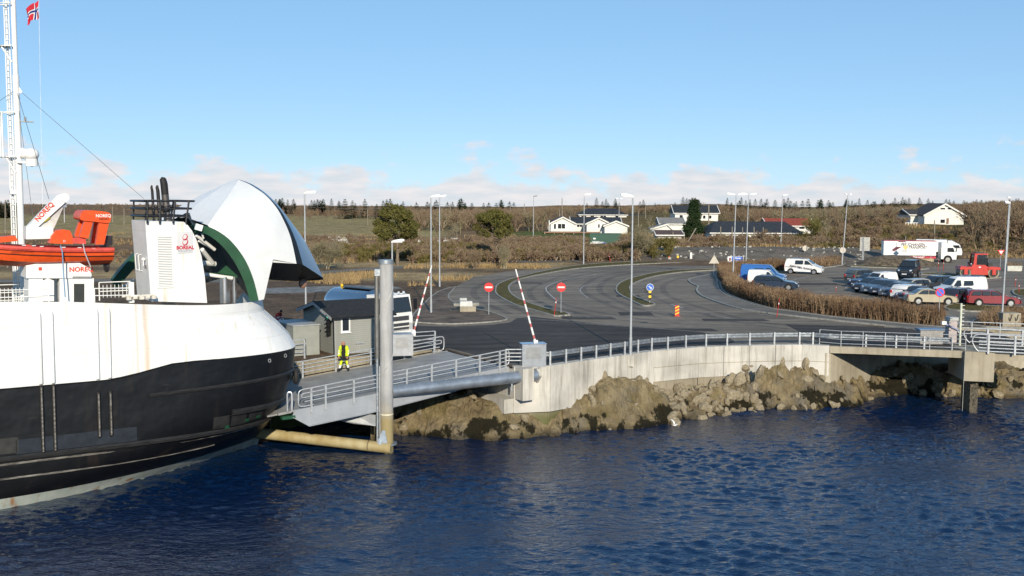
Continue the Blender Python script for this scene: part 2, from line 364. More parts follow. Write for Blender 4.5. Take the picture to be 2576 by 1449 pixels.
wv = np.concatenate([wv, np.array(fv)]); wf = np.concatenate([wf, np.array(ff)+nyy*nxx])
wme = bpy.data.meshes.new('water'); wme.vertices.add(len(wv)); wme.vertices.foreach_set('co', wv.astype(np.float32).ravel()); wme.loops.add(wf.size); wme.loops.foreach_set('vertex_index', wf.ravel().astype(np.int32)); wme.polygons.add(len(wf)); wme.polygons.foreach_set('loop_start', (np.arange(len(wf))*4).astype(np.int32)); wme.polygons.foreach_set('use_smooth', np.ones(len(wf), bool)); wme.materials.append(water_mat()); wme.update(); wme.validate()
link('water', wme, kind='structure')
# ---- asphalt
def asphalt(name, col, streak, lite):
    m = bpy.data.materials.new(name); m.use_nodes = True; t = m.node_tree; b = t.nodes['Principled BSDF']; b.inputs['Roughness'].default_value = 0.85; b.inputs['Specular IOR Level'].default_value = 0.25
    tc = t.nodes.new('ShaderNodeTexCoord'); o = None
    nw = t.nodes.new('ShaderNodeTexNoise'); nw.inputs['Scale'].default_value = 0.05; nw.inputs['Detail'].default_value = 2; t.links.new(tc.outputs['Object'], nw.inputs['Vector'])
    va = t.nodes.new('ShaderNodeVectorMath'); va.operation = 'MULTIPLY_ADD'; va.inputs[1].default_value = (14, 14, 0); t.links.new(nw.outputs['Color'], va.inputs[0]); t.links.new(tc.outputs['Object'], va.inputs[2])
    mp = t.nodes.new('ShaderNodeMapping'); mp.inputs['Scale'].default_value = (0.09, 1.0, 1); mp.inputs['Rotation'].default_value = (0, 0, 0.12); t.links.new(va.outputs[0], mp.inputs[0])
    r0 = t.nodes.new('ShaderNodeValToRGB'); c = Vector(col)
    n = t.nodes.new('ShaderNodeTexNoise'); n.inputs['Scale'].default_value = 0.9; n.inputs['Detail'].default_value = 6; n.inputs['Roughness'].default_value = 0.6; t.links.new(mp.outputs[0], n.inputs['Vector'])
    r0.color_ramp.elements[0].position = 0.36; r0.color_ramp.elements[0].color = (*(c*(1-streak)), 1); r0.color_ramp.elements[1].position = 0.68; r0.color_ramp.elements[1].color = (*(c*(1+lite)), 1)
    t.links.new(n.outputs[0], r0.inputs[0]); o = r0.outputs[0]
    for sc, lo, hi in ((0.12, 0.8, 1.2), (1.3, 0.85, 1.15), (25, 0.75, 1.3)):
        n = t.nodes.new('ShaderNodeTexNoise'); n.inputs['Scale'].default_value = sc; n.inputs['Detail'].default_value = 4; t.links.new(tc.outputs['Object'], n.inputs['Vector'])
        mr = t.nodes.new('ShaderNodeMapRange'); mr.inputs[1].default_value = 0.3; mr.inputs[2].default_value = 0.7; mr.inputs[3].default_value = lo; mr.inputs[4].default_value = hi; t.links.new(n.outputs[0], mr.inputs[0])
        x = t.nodes.new('ShaderNodeMixRGB'); x.blend_type = 'MULTIPLY'; x.inputs[0].default_value = 1; t.links.new(o, x.inputs[1]); t.links.new(mr.outputs[0], x.inputs[2]); o = x.outputs[0]
    t.links.new(o, b.inputs['Base Color']); return m
ASPH = asphalt('worn_asphalt', (0.188, 0.157, 0.122), 0.30, 0.28)
ASPHN = asphalt('new_asphalt', (0.050, 0.043, 0.037), 0.3, 0.6)
ASPHP = asphalt('car_park_asphalt', (0.12, 0.108, 0.095), 0.15, 0.12)
CONC = mat('kerb_concrete', (0.30, 0.29, 0.26), 0.85, 0, 0.18, 3, bump=0.2)
PAVE = asphalt('pavement_asphalt', (0.165, 0.15, 0.13), 0.12, 0.15)
GRASS = mat('verge_grass', (0.125, 0.105, 0.04), 0.95, 0, 0.3, 2.2, bump=0.8, bscale=9, spec=0.1)
LINEP = mat('road_paint', (0.42, 0.41, 0.39), 0.7, 0, 0.3, 3.5)
def sheet(name, P, z, m, **k):
    mb = MB(); mb.v = [(p[0], p[1], z) for p in P]; mb.f = [tuple(range(len(P)))]; mb.m = [0]
    me = mb.mesh(name, m); bm = bmesh.new(); bm.from_mesh(me)
    bmesh.ops.triangulate(bm, faces=bm.faces)
    for f in bm.faces:
        if f.normal.z < 0: f.normal_flip()
    bm.to_mesh(me); bm.free()
    return link(name, me, kind='structure', **k)
road_edge = [G(*p) for p in [(930, 822), (1010, 808), (1060, 815), (1140, 817.5), (1240, 812), (1272, 808), (1279, 803), (1262, 795), (1230, 784), (1170, 772), (1135, 757), (1128, 742), (1145, 722), (1190, 697), (1277, 682.5), (1407, 673), (1600, 660), (1750, 654), (1900, 652), (2200, 656), (2400, 652), (2600, 649), (2800, 648)]]
road_edge += [G(2900, 830)]+[Vector((80, 87.3, 0)), Vector((46, 82.3, 0)), Vector((BRG[0].x+1.4, BRG[0].y+11.4, 0)), Vector((BRG[0].x-0.3, BRG[0].y+0.45, 0))]
def inward(P, d): return [Vector((p.x-0.04*i/len(P), p.y+d, 0)) for i, p in enumerate(P)]
road_edge += list(reversed(inward(QUAY[:-1], 0.5))) + [LINK.w(13.2, 0.2), LINK.w(13.2, 8.4), LINK.w(9.5, 8.8), LINK.w(9.5, 15)]
sheet('road', road_edge, GZ+0.006, ASPH)
near_edge = [G(*p) for p in [(935, 826), (1010, 813), (1060, 820), (1140, 822), (1240, 817), (1284, 811), (1300, 800.5), (1340, 797), (1440, 808), (1520, 817), (1640, 825), (1760, 835), (1830, 848), (1850, 860)]] + [p+Vector((0, 0.9, 0)) for p in reversed(QUAY[:12])] + [LINK.w(13.5, 1.0), LINK.w(13.5, 8.0), LINK.w(10, 8.9)]
sheet('new_road_surface', near_edge, GZ+0.011, ASPHN)
def inset(P, d):
    n = len(P); o = []
    area = sum(P[i].x*P[(i+1) % n].y-P[(i+1) % n].x*P[i].y for i in range(n)); sg = 1 if area > 0 else -1
    for i in range(n):
        a = (P[i]-P[i-1]); b = (P[(i+1) % n]-P[i]); a.z = b.z = 0
        if a.length < 1e-6: a = b
        if b.length < 1e-6: b = a
        na = Vector((-a.y, a.x, 0)).normalized()*sg; nb_ = Vector((-b.y, b.x, 0)).normalized()*sg
        m = (na+nb_); m = m.normalized() if m.length > 1e-3 else na
        o.append(P[i]+m*(d/max(0.45, m.dot(na))))
    return o
def island(name, P, h=0.13, kw=0.16, top=None, crown=0.05, tm=None):
    root = bpy.data.objects.new(name, None); COL.objects.link(root); root['kind'] = 'structure'
    P = [Vector((p.x, p.y, GZ)) for p in P]; I = inset(P, kw); n = len(P); z0 = GZ-0.05; z1 = GZ+h
    mb = MB(); vs = [(p.x, p.y, z0) for p in P]+[(p.x, p.y, z1) for p in P]+[(p.x, p.y, z1) for p in I]+[(p.x, p.y, z0) for p in I]
    fs = []
    for i in range(n):
        j = (i+1) % n
        for k in range(3): fs.append((k*n+i, k*n+j, (k+1)*n+j, (k+1)*n+i))
    mb.add(vs, fs); mb.build('kerb', CONC, root)
    I2 = inset(P, kw-0.01)
    t = sheet('turf' if top is None else top, I2, z1-0.025, tm or GRASS); t.parent = root; del t['kind']
    return root
def sm(px, k=4, closed=True): return smooth_pts([G(*p) for p in px], k, closed)
islA = [(1751, 657), (1591, 659.5), (1466, 667), (1377, 681), (1300, 699), (1255, 714.5), (1245, 729.5), (1250, 744.5), (1290, 767), (1340, 782), (1392, 796), (1420, 795.5), (1435, 793.5), (1421, 787), (1404, 785.5), (1341, 767), (1297, 748), (1282, 730), (1287, 716), (1315, 702), (1391, 686), (1466, 675.5), (1591, 666.5), (1751, 660)]
island('traffic_island', sm(islA, 3))
islB = [(1811, 677), (1691, 681.5), (1616, 693.5), (1566, 709), (1549, 724.5), (1554, 740), (1591, 760), (1612, 769.5), (1632, 771), (1649, 768), (1640, 763), (1626, 759), (1597, 746), (1588, 732), (1592, 717), (1641, 698), (1716, 686), (1811, 680)]
island('traffic_island', sm(islB, 3))
# pavement in front of the hedge, then the planted bed
pav = [(1799, 690), (1760, 697), (1731, 704.5), (1741, 716), (1754, 722), (1750, 730), (1761, 744.5), (1804, 762), (1866, 779.5), (1954, 792), (2057, 803.5), (2157, 814), (2257, 824.5), (2330, 836), (2372, 838), (2378, 826), (2232, 813), (2082, 798), (1985, 784.5), (1932, 777), (1879, 762), (1833, 745), (1812, 730), (1806, 712)]
island('pavement', sm(pav, 3), 0.12, 0.2, 'paving', tm=PAVE)
bed = [(1799, 686), (1806, 712), (1812, 730), (1833, 745), (1879, 762), (1932, 777), (1985, 784.5), (2082, 798), (2232, 813), (2378, 826), (2388, 817), (2380, 810), (2235, 795), (2085, 780), (1995, 767), (1925, 754), (1882, 740), (1860, 722), (1856, 706), (1866, 692), (1950, 684), (2000, 684), (2000, 678), (1900, 679)]
SOIL = mat('planting_soil', (0.09, 0.062, 0.038), 0.95, 0, 0.25, 3, bump=0.6)
BED = sm(bed, 2)
island('planting_bed', inset(BED, 0.12), 0.13, 0.16, 'soil', tm=SOIL)
bedB = [(1985, 683), (2060, 676), (2120, 668), (2120, 661), (2050, 664), (1985, 671)]
island('planting_bed', sm(bedB, 2), 0.13, 0.16, 'soil', tm=SOIL)
# car-park islands and kerbs
isl3 = [(2140, 668.5), (2230, 670.5), (2310, 674), (2337, 677), (2310, 678.5), (2240, 675), (2140, 671.5)]
island('traffic_island', sm(isl3, 2))
isl4 = [(2430, 706.5), (2370, 711), (2330, 718), (2300, 727), (2300, 716), (2330, 707), (2385, 696), (2310, 691), (2312, 688), (2390, 690), (2430, 696), (2500, 697), (2520, 699), (2500, 701)]
island('traffic_island', sm(isl4, 2))
isl5 = [(2372, 776), (2410, 783), (2480, 786), (2576, 784), (2620, 781), (2620, 774), (2560, 774), (2470, 770), (2400, 766)]
island('traffic_island', sm(isl5, 2))
isl6 = [(2546, 735), (2552, 743), (2576, 748), (2640, 750), (2640, 731), (2576, 729), (2552, 730)]
island('traffic_island', sm(isl6, 2))
# dirt island by the no-entry sign, with a low kerb
isl0 = [(1030, 806), (1060, 813), (1140, 816.5), (1240, 811), (1271, 806.5), (1277, 803), (1261, 795.5), (1230, 784.5), (1170, 772.5), (1136, 757), (1130, 742), (1147, 722), (1100, 735), (1060, 770)]
DIRTM = mat('bare_soil', (0.135, 0.098, 0.068), 0.95, 0, 0.35, 0.9, bump=0.7, bscale=5, det=8)
island('dirt_island', sm(isl0, 2), 0.09, 0.13, 'soil', tm=DIRTM)
# verge and brush bed on the far right
isl7 = [(2440, 818), (2470, 800), (2540, 794), (2640, 796), (2640, 822), (2540, 826)]
island('planting_bed', sm(isl7, 2), 0.1, 0.14, 'soil', tm=SOIL)
# footpath across the field
fp = [(560, 703), (690, 692), (810, 682.5), (960, 672.5), (1090, 666.5), (1200, 660), (1290, 656), (1480, 654), (1640, 656), (1700, 657)]
up = smooth_pts([G(*p) for p in fp], 3); lo = smooth_pts([G(p[0], p[1]+6.5-2.5*i/9) for i, p in enumerate(fp)], 3)
sheet('footpath', up+list(reversed(lo)), GZ+0.03, PAVE)
fp2 = [(-150, 705), (0, 704), (330, 702), (560, 704)]
sheet('footpath', [G(*p) for p in fp2]+[G(p[0], p[1]+7) for p in reversed(fp2)], GZ+0.03, PAVE)
# puddles / gravel track beyond the visor
gt = [(640, 727), (760, 722), (900, 718), (1000, 722), (1000, 728), (900, 730), (760, 737), (640, 738)]
sheet('gravel_track', sm(gt, 2), GZ+0.012, mat('gravel_track', (0.20, 0.19, 0.175), 0.8, 0, 0.3, 1.2))
def stripe(px, wpx, z=GZ+0.02, name='road_marking', m=None):
    P = smooth_pts([G(*p) for p in px], 4) if len(px) > 2 else [G(*p) for p in px]
    mb = MB(); a = []; b = []
    for i, p in enumerate(P):
        d = P[min(i+1, len(P)-1)]-P[max(i-1, 0)]; n = Vector((-d.y, d.x, 0)).normalized()*wpx/2; a.append((p.x+n.x, p.y+n.y, z)); b.append((p.x-n.x, p.y-n.y, z))
    k = len(P); mb.add(a+b, [(i, i+1, k+i+1, k+i) for i in range(k-1)])
    o = mb.build(name, m or LINEP); o['kind'] = 'structure'
stripe([(1501, 690), (1417, 704.5), (1379, 719.5), (1374, 729.5), (1384, 742), (1402, 757)], 0.14)
stripe([(1530, 709), (1476, 718), (1460, 728), (1464, 738), (1480, 750)], 0.10)
stripe([(1687, 766), (1719, 775)], 0.25)
stripe([(1799, 795), (1843, 801.5)], 0.12); stripe([(1902, 789.5), (1950, 796)], 0.12)
stripe([(1441, 797.5), (1552, 798.5)], 0.12)
stripe([(1982, 709), (2010, 701), (2050, 693), (2110, 687), (2160, 683)], 0.13)
stripe([(2450, 710.5), (2490, 706), (2520, 701)], 0.12)
stripe([(1690, 677), (1760, 673.5), (1840, 672)], 0.12)
stripe([(2126, 726), (2133, 719)], 0.12)
stripe([(1300, 799), (1420, 809), (1520, 818.5), (1640, 826), (1770, 836)], 0.09)

TYRE = asphalt('tyre_worn_asphalt', (0.140, 0.119, 0.097), 0.4, 0.4)
for P_, w_ in (([(1760, 668), (1600, 673), (1500, 683), (1430, 695), (1392, 712), (1352, 730), (1366, 752), (1440, 778), (1560, 800), (1700, 815)], 1.3), ([(1760, 674), (1620, 681), (1540, 693), (1500, 708), (1490, 728), (1510, 748), (1580, 776), (1680, 798)], 1.5), ([(1800, 684), (1720, 694), (1660, 712), (1645, 728), (1670, 748), (1740, 775), (1860, 806), (2000, 825)], 1.4), ([(1600, 664), (1440, 676), (1330, 692), (1240, 712), (1215, 735), (1240, 762), (1310, 790)], 1.6)):
    Q_ = smooth_pts([G(*p) for p in P_], 3)
    for o_ in (-.85, .85):
        R_ = []
        for i in range(len(Q_)):
            d = Q_[min(i+1, len(Q_)-1)]-Q_[max(i-1, 0)]; n_ = Vector((-d.y, d.x, 0)).normalized(); R_.append(proj(Q_[i]+n_*(o_+.12*math.sin(i*.9))))
        stripe(R_, w_*.45, GZ+0.0095+.0006*(o_ > 0), 'tyre_track', TYRE)
rp_ = random.Random(6)
for px, py, a_, b_ in ((1480, 800, 2.2, 1.0), (1600, 790, 1.4, 1.4), (1330, 712, 1.5, .8), (1850, 805, 2.6, .9), (2060, 715, 2.4, 1.2), (2120, 700, 1.6, 1.6), (1700, 830, 3.0, .8), (1580, 745, 1.2, 1.0)):
    c_ = G(px, py); sheet('asphalt_patch', [c_+Vector((x_*a_+rp_.uniform(-.1, .1), y_*b_+rp_.uniform(-.1, .1), 0)) for x_, y_ in ((-1, -1), (1, -.9), (.95, 1), (-1, .9))], GZ+.0135, ASPHN)
IRON = mat('cast_iron', (0.03, 0.03, 0.03), .6, .3)
for px, py in ((1450, 788), (1620, 812), (1530, 760), (1780, 790), (2080, 725), (1360, 760)):
    c_ = G(px, py); sheet('drain_cover', [c_+Vector((.32*math.cos(t), .32*math.sin(t), 0)) for t in [6.283*i/14 for i in range(14)]], GZ+.0175, IRON)
# ================================================================== FERRY
FERRY = thing('car_ferry', 'black and white car ferry with its bow visor raised, moored at the linkspan', 'ferry', SHIP.o, HEAD)
def hull_mat(name, col, rust, dark, scuff=None, rough=0.4, runs=()):
    m = bpy.data.materials.new(name); m.use_nodes = True; t = m.node_tree; b = t.nodes['Principled BSDF']; b.inputs['Roughness'].default_value = rough
    tc = t.nodes.new('ShaderNodeTexCoord'); mp = t.nodes.new('ShaderNodeMapping'); mp.inputs['Scale'].default_value = (1.6, 1.6, 0.10); t.links.new(tc.outputs['Object'], mp.inputs[0])
    n = t.nodes.new('ShaderNodeTexNoise'); n.inputs['Scale'].default_value = 1.3; n.inputs['Detail'].default_value = 6; t.links.new(mp.outputs[0], n.inputs['Vector'])
    r = t.nodes.new('ShaderNodeValToRGB'); e = r.color_ramp.elements; e[0].position = 0.30; e[0].color = (*rust, 1); e[1].position = 0.42; e[1].color = (*col, 1); x = e.new(0.7); x.color = (*dark, 1)
    t.links.new(n.outputs[0], r.inputs[0]); o = r.outputs[0]
    if scuff:
        mp2 = t.nodes.new('ShaderNodeMapping'); mp2.inputs['Scale'].default_value = (0.35, 0.35, 2.6); t.links.new(tc.outputs['Object'], mp2.inputs[0])
        n2 = t.nodes.new('ShaderNodeTexNoise'); n2.inputs['Scale'].default_value = 1.6; n2.inputs['Detail'].default_value = 9; n2.inputs['Roughness'].default_value = 0.7; t.links.new(mp2.outputs[0], n2.inputs['Vector'])
        r2 = t.nodes.new('ShaderNodeValToRGB'); r2.color_ramp.elements[0].position = 0.62; r2.color_ramp.elements[1].position = 0.86; t.links.new(n2.outputs[0], r2.inputs[0])
        mx_ = t.nodes.new('ShaderNodeMixRGB'); t.links.new(r2.outputs[0], mx_.inputs[0]); t.links.new(o, mx_.inputs[1]); mx_.inputs[2].default_value = (*scuff, 1); o = mx_.outputs[0]
    mpb = t.nodes.new('ShaderNodeMapping'); mpb.inputs['Rotation'].default_value = (R(-90), 0, 0); t.links.new(tc.outputs['Object'], mpb.inputs[0])
    br = t.nodes.new('ShaderNodeTexBrick'); br.inputs['Scale'].default_value = 1.0; br.inputs['Brick Width'].default_value = 3.1; br.inputs['Row Height'].default_value = 1.35; br.inputs['Mortar Size'].default_value = 0.012; br.inputs['Mortar Smooth'].default_value = 0.6
    br.inputs['Color1'].default_value = (1, 1, 1, 1); br.inputs['Color2'].default_value = (.965, .965, .965, 1); br.inputs['Mortar'].default_value = (.80, .79, .78, 1); t.links.new(mpb.outputs[0], br.inputs['Vector'])
    xb = t.nodes.new('ShaderNodeMixRGB'); xb.blend_type = 'MULTIPLY'; xb.inputs[0].default_value = 1; t.links.new(o, xb.inputs[1]); t.links.new(br.outputs['Color'], xb.inputs[2]); o = xb.outputs[0]
    for x0, wd, zt_ in runs:
        sp = t.nodes.new('ShaderNodeSeparateXYZ'); t.links.new(tc.outputs['Object'], sp.inputs[0])
        def mm(op, a_, b_=None):
            q = t.nodes.new('ShaderNodeMath'); q.operation = op
            for k, v in enumerate((a_, b_)):
                if v is None: continue
                if isinstance(v, (int, float)): q.inputs[k].default_value = v
                else: t.links.new(v, q.inputs[k])
            return q.outputs[0]
        dx = mm('ABSOLUTE', mm('SUBTRACT', sp.outputs[0], x0)); ma = t.nodes.new('ShaderNodeMapRange'); ma.inputs[1].default_value = wd; ma.inputs[2].default_value = 0; t.links.new(dx, ma.inputs[0])
        nn = t.nodes.new('ShaderNodeTexNoise'); nn.inputs['Scale'].default_value = 2.6; nn.inputs['Detail'].default_value = 6; t.links.new(mp.outputs[0], nn.inputs['Vector'])
        mk = mm('MULTIPLY', ma.outputs[0], mm('MULTIPLY', mm('POWER', nn.outputs[0], 2.0), 1.7)); xr = t.nodes.new('ShaderNodeMixRGB'); t.links.new(mk, xr.inputs[0]); t.links.new(o, xr.inputs[1]); xr.inputs[2].default_value = (.55, .33, .12, 1); o = xr.outputs[0]
    t.links.new(o, b.inputs['Base Color'])
    nb_ = t.nodes.new('ShaderNodeTexNoise'); nb_.inputs['Scale'].default_value = 0.9; nb_.inputs['Detail'].default_value = 2; t.links.new(tc.outputs['Object'], nb_.inputs['Vector'])
    bp = t.nodes.new('ShaderNodeBump'); bp.inputs['Strength'].default_value = 0.4; bp.inputs['Distance'].default_value = 0.16; t.links.new(nb_.outputs[0], bp.inputs['Height']); t.links.new(bp.outputs[0], b.inputs['Normal'])
    return m
HWHITE = hull_mat('hull_white', (0.78, 0.78, 0.77), (0.66, 0.62, 0.53), (0.73, 0.74, 0.74), None, .45, [(SHIP.pl(369, 850, -6.5).x, .18, 9), (SHIP.pl(345, 850, -6.5).x, .08, 9)])
HBLACK = hull_mat('hull_black', (0.006, 0.006, 0.0065), (0.016, 0.012, 0.010), (0.0045, 0.0045, 0.005), (0.045, 0.04, 0.037), 0.38)
HBOOT = hull_mat('hull_boot_top', (0.36, 0.40, 0.36), (0.30, 0.15, 0.07), (0.42, 0.44, 0.40), (0.14, 0.11, 0.07), 0.7)
GREENP = mat('green_paint', (0.014, 0.075, 0.035), 0.5, 0, 0.12, 2)
DECKG = mat('deck_green', (0.03, 0.10, 0.06), 0.7, 0, 0.25, 1.5)
def ztop(x): return lerp(9.25, 8.52, ss(-1, 11, x))
def zbnd(x): return lerp(5.45, 6.0, ss(3.6, 8.2, x)*0.25+0.75*min(1, max(0, (x-4.6)/2.6)))
# level: (z, start of bow taper, bow end, half beam, exponent x, exponent y)
LV = [(-1.6, -4, 12.6, 5.6, 1, 2.4), (0.0, -3, 13.4, 6.1, 1, 2.3), (0.5, -2, 13.6, 6.2, 1, 1.9), (1.3, 1.5, 13.88, 6.4, 1, 1.2), (2.4, 5.0, 13.92, 6.5, 0.9, 0.7), (3.5, 6.8, 14.0, 6.5, 0.85, 0.5), (4.8, 7.4, 14.34, 6.5, 0.8, 0.45), ('b', 7.6, 14.47, 6.5, 0.8, 0.45),
      (6.6, 6.6, 14.14, 6.5, 0.85, 0.42), (7.2, 5.0, 13.58, 6.5, 0.92, 0.38), (7.95, 3, 12.77, 6.5, 1, 0.35), ('t', 3, 12.71, 6.5, 1, 0.35)]
def hull_pt(lv, i, side, KA=10, KB=26):
    z, xs, xe, B, a, b = lv
    if i <= KA: x = lerp(-26, xs, i/KA); y = B
    else:
        ph = math.pi/2*(i-KA)/KB; x = xs+(xe-xs)*math.sin(ph)**a; y = B*max(0, math.cos(ph))**b
        if i == KA+KB: y = 0
    zz = zbnd(x) if z == 'b' else (ztop(x) if z == 't' else z)
    if side > 0: zz = min(zz, 7.3) if z in (7.95, 't') else zz; zz += 0.05 if (z == 't') else 0
    return Vector((x, y*side, zz))
KT = 36
def ring(lv): return [hull_pt(lv, i, -1) for i in range(KT+1)]+[hull_pt(lv, i, 1) for i in range(KT-1, -1, -1)]
rg = [ring(l) for l in LV]
def hull_part(name, a, b, m): 
    mb = MB(); mb.loft(rg[a:b+1], False, False); return mb.build(name, m, FERRY, smooth=True, angle=22)
hull_part('hull_bottom', 0, 2, HBOOT); hull_part('hull_lower', 2, 7, HBLACK); HU = hull_part('hull_upper', 7, 11, HWHITE)
mb = MB(); dk = [p.copy() for p in rg[9]]; mb.add([(p.x*0.985, p.y*0.985, 7.2) for p in dk], [tuple(range(len(dk)))]); mb.build('deck', DECKG, FERRY)
def surf_y(x, z):
    "half breadth of the starboard side at x, z"
    best = None
    zs = [(5.7 if l[0] == 'b' else (8.6 if l[0] == 't' else l[0])) for l in LV]
    for k in range(len(LV)-1):
        if zs[k] <= z <= zs[k+1]:
            ys_ = []
            for l in (LV[k], LV[k+1]):
                zq, xs, xe, B, a, b = l
                if x <= xs: ys_.append(B)
                elif x >= xe: ys_.append(0)
                else: s_ = ((x-xs)/(xe-xs))**(1/a); ys_.append(B*max(0, 1-s_*s_)**(b/2))
            return lerp(ys_[0], ys_[1], (z-zs[k])/(zs[k+1]-zs[k]))
    return 6.5
# rubbing strakes following the plating
def strake(name, x0, x1, zf, r, n=40, m=HBLACK):
    P = []
    for i in range(n+1):
        x = lerp(x0, x1, i/n); z = zf(x) if callable(zf) else zf; P.append((x, -surf_y(x, z)-r*0.2, z))
    mb = MB(); mb.tube(P, r, 6); return mb.build(name, m, FERRY, smooth=True)
SCUFF = mat('scuffed_steel', (0.035, 0.033, 0.032), 0.5, 0.2, 0, 3, dark=(0.012, 0.012, 0.012), stretch=(0.6, 0.6, 6))
SCR = mat('scraped_edge', (0.30, 0.28, 0.25), 0.6, 0.2, 0, 1.6, dark=(0.025, 0.022, 0.02), stretch=(1, 1, 8))
strake('rubbing_strake', -26, 12.6, 2.35, 0.13, m=SCUFF); strake('rubbing_strake', -26, 12.4, 2.1, 0.05, m=SCR)
strake('rubbing_strake', 6.0, 13.9, lambda x: 4.55+0.03*(x-6), 0.10, m=SCUFF); strake('rubbing_strake', 10.0, 13.7, 3.25, 0.16, m=SCUFF)
strake('rubbing_strake', -26, 14.1, lambda x: zbnd(x)-0.02, 0.035, m=HBLACK)
strake('rubbing_strake', -26, 9.5, 1.45, 0.045, m=SCR)
# welded fender bars down the side
for px in (100, 131, 244, 274):
    x = SHIP.pl(px, 880, -6.5).x
    mb = MB(); z0 = 2.5 if px < 200 else 2.9; zb = zbnd(x)
    mb.tube([(x, -6.42, zb+0.02), (x, -6.55, zb+0.1), (x, -6.55, 8.55), (x, -6.42, 8.75)], 0.085, 8); mb.build('fender_bar', HWHITE, FERRY, smooth=True)
    mb = MB(); zt_ = zb-0.02 if px < 200 else zb-0.55
    mb.tube([(x, -6.42, z0-0.1), (x, -6.55, z0), (x, -6.55, zt_), (x, -6.42, zt_+0.02)], 0.085, 8); mb.build('fender_bar', SCUFF, FERRY, smooth=True)
    mb = MB(); mb.tube([(x, -6.60, z0), (x, -6.60, zt_-0.05)], 0.04, 6); mb.build('worn_edge', SCR, FERRY)
# mooring ports, freeing ports and doubler plates near the bow
PLG = mat('grey_plate', (0.024, 0.024, 0.023), 0.6, 0.1, 0.25, 3)
def plate(name, x0, x1, z0, z1, m, d=0.03):
    mb = MB(); P = []
    for (x, z) in ((x0, z0), (x1, z0), (x1, z1), (x0, z1)): P.append(Vector((x, -surf_y(x, z)-0.004, z)))
    n = (P[1]-P[0]).cross(P[3]-P[0]).normalized(); n = n if n.y < 0 else -n
    mb.prism(P, n*d); return mb.build(name, m, FERRY)
for (px, py) in ((552, 1056), (600, 1050), (650, 1040)):
    p = SHIP.pl(px, py, -5.6); plate('freeing_port', p.x-0.5, p.x+0.35, p.z-0.32, p.z+0.30, PLG)
for (px, py) in ((566, 1070), (621, 1056), (655, 1050)):
    p = SHIP.pl(px, py, -5.6); plate('green_bracket', p.x-0.12, p.x+0.10, p.z-0.08, p.z+0.06, GREENP, 0.04)
p = SHIP.pl(15, 1122, -6.5); plate('freeing_port', p.x-0.7, p.x+0.5, p.z-0.35, p.z+0.35, PLG)
p0 = SHIP.pl(40, 1130, -6.5); p1 = SHIP.pl(372, 1085, -6.5); plate('doubler_plate', p0.x, p1.x-0.5, 2.5, 3.15, mat('bluish_black', (0.022, 0.026, 0.034), 0.35, 0, 0.2, 2))
for px, py in ((667, 903), (716, 894)):
    p = SHIP.pl(px, py, -5.3); y = -surf_y(p.x, p.z)
    mb = MB(); mb.tube([(p.x+0.06*math.cos(t), y-0.02, p.z+0.085*math.sin(t)) for t in [2*math.pi*i/12 for i in range(12)]], 0.022, 6, closed=True); mb.build('mooring_port', mat('port_steel', (0.4, 0.4, 0.4), 0.4, 0.5), FERRY, smooth=True)
# weld seams on the white plating of the shoulder
for ph in (0.62, 0.74, 0.86):
    P = []
    for l in LV[7:11]:
        z, xs, xe, B, a, b = l; t = math.pi/2*ph; x = xs+(xe-xs)*math.sin(t)**a; y = -B*math.cos(t)**b; P.append((x*1.001, y*1.001-0.004, zbnd(x) if z == 'b' else z))
    mb = MB(); mb.tube(P, 0.012, 4); mb.build('weld_seam', mat('weld_grey', (0.55, 0.56, 0.57), 0.6, 0, 0), FERRY)
# tyre fender at the stem
p = A(744, 946, 55.6); q = SHIP.l(p)
mb = MB(); c = Vector(q); fw = Vector((0.9, -0.2, 0)).normalized(); sd_ = Vector((0.2, 0.9, 0)).normalized()
mb.tube([c+sd_*(0.26*math.cos(t))+Vector((0, 0, 0.3*math.sin(t))) for t in [2*math.pi*i/16 for i in range(16)]], 0.13, 8, closed=True); mb.build('tyre_fender', RUBBER, FERRY, smooth=True)
# ---- funnel casing
CY = -5.85
cas = [SHIP.pl(*p, CY) for p in [(380, 758), (365, 556), (462, 558), (472, 566), (484, 582), (496, 607), (507, 645), (515, 695), (521, 762)]]
mb = MB(); mb.prism(cas, (0, 2.6, 0)); CAS = mb.build('funnel_casing', HWHITE, FERRY)
# louvre
a = SHIP.pl(396, 594, CY); b = SHIP.pl(435, 720, CY); c = SHIP.pl(399, 720, CY)
lx0, lx1, lz0, lz1 = a.x, b.x-0.02, b.z, a.z
mb = MB()
for (x, z, w_, h_) in (((lx0+lx1)/2, lz1+.03, lx1-lx0+.12, .06), ((lx0+lx1)/2, lz0-.03, lx1-lx0+.12, .06), (lx0-.03, (lz0+lz1)/2, .06, lz1-lz0), (lx1+.03, (lz0+lz1)/2, .06, lz1-lz0)): mb.box((x, CY-0.02, z), (w_, 0.05, h_))
mb.build('louvre_frame', WHITE, CAS)
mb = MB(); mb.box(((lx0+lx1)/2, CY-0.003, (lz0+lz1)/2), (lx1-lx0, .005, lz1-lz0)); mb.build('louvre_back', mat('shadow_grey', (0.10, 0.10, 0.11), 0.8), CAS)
nsl = 30; sl = MB().box((0, 0, 0), (lx1-lx0-0.01, 0.012, (lz1-lz0)/nsl*0.8), M=Matrix.Rotation(R(-38), 3, 'X')).mesh('louvre_slat', WHITE)
for i in range(nsl): link('louvre_slat', sl, CAS, ((lx0+lx1)/2, CY-0.03, lerp(lz0, lz1, (i+.5)/nsl)))
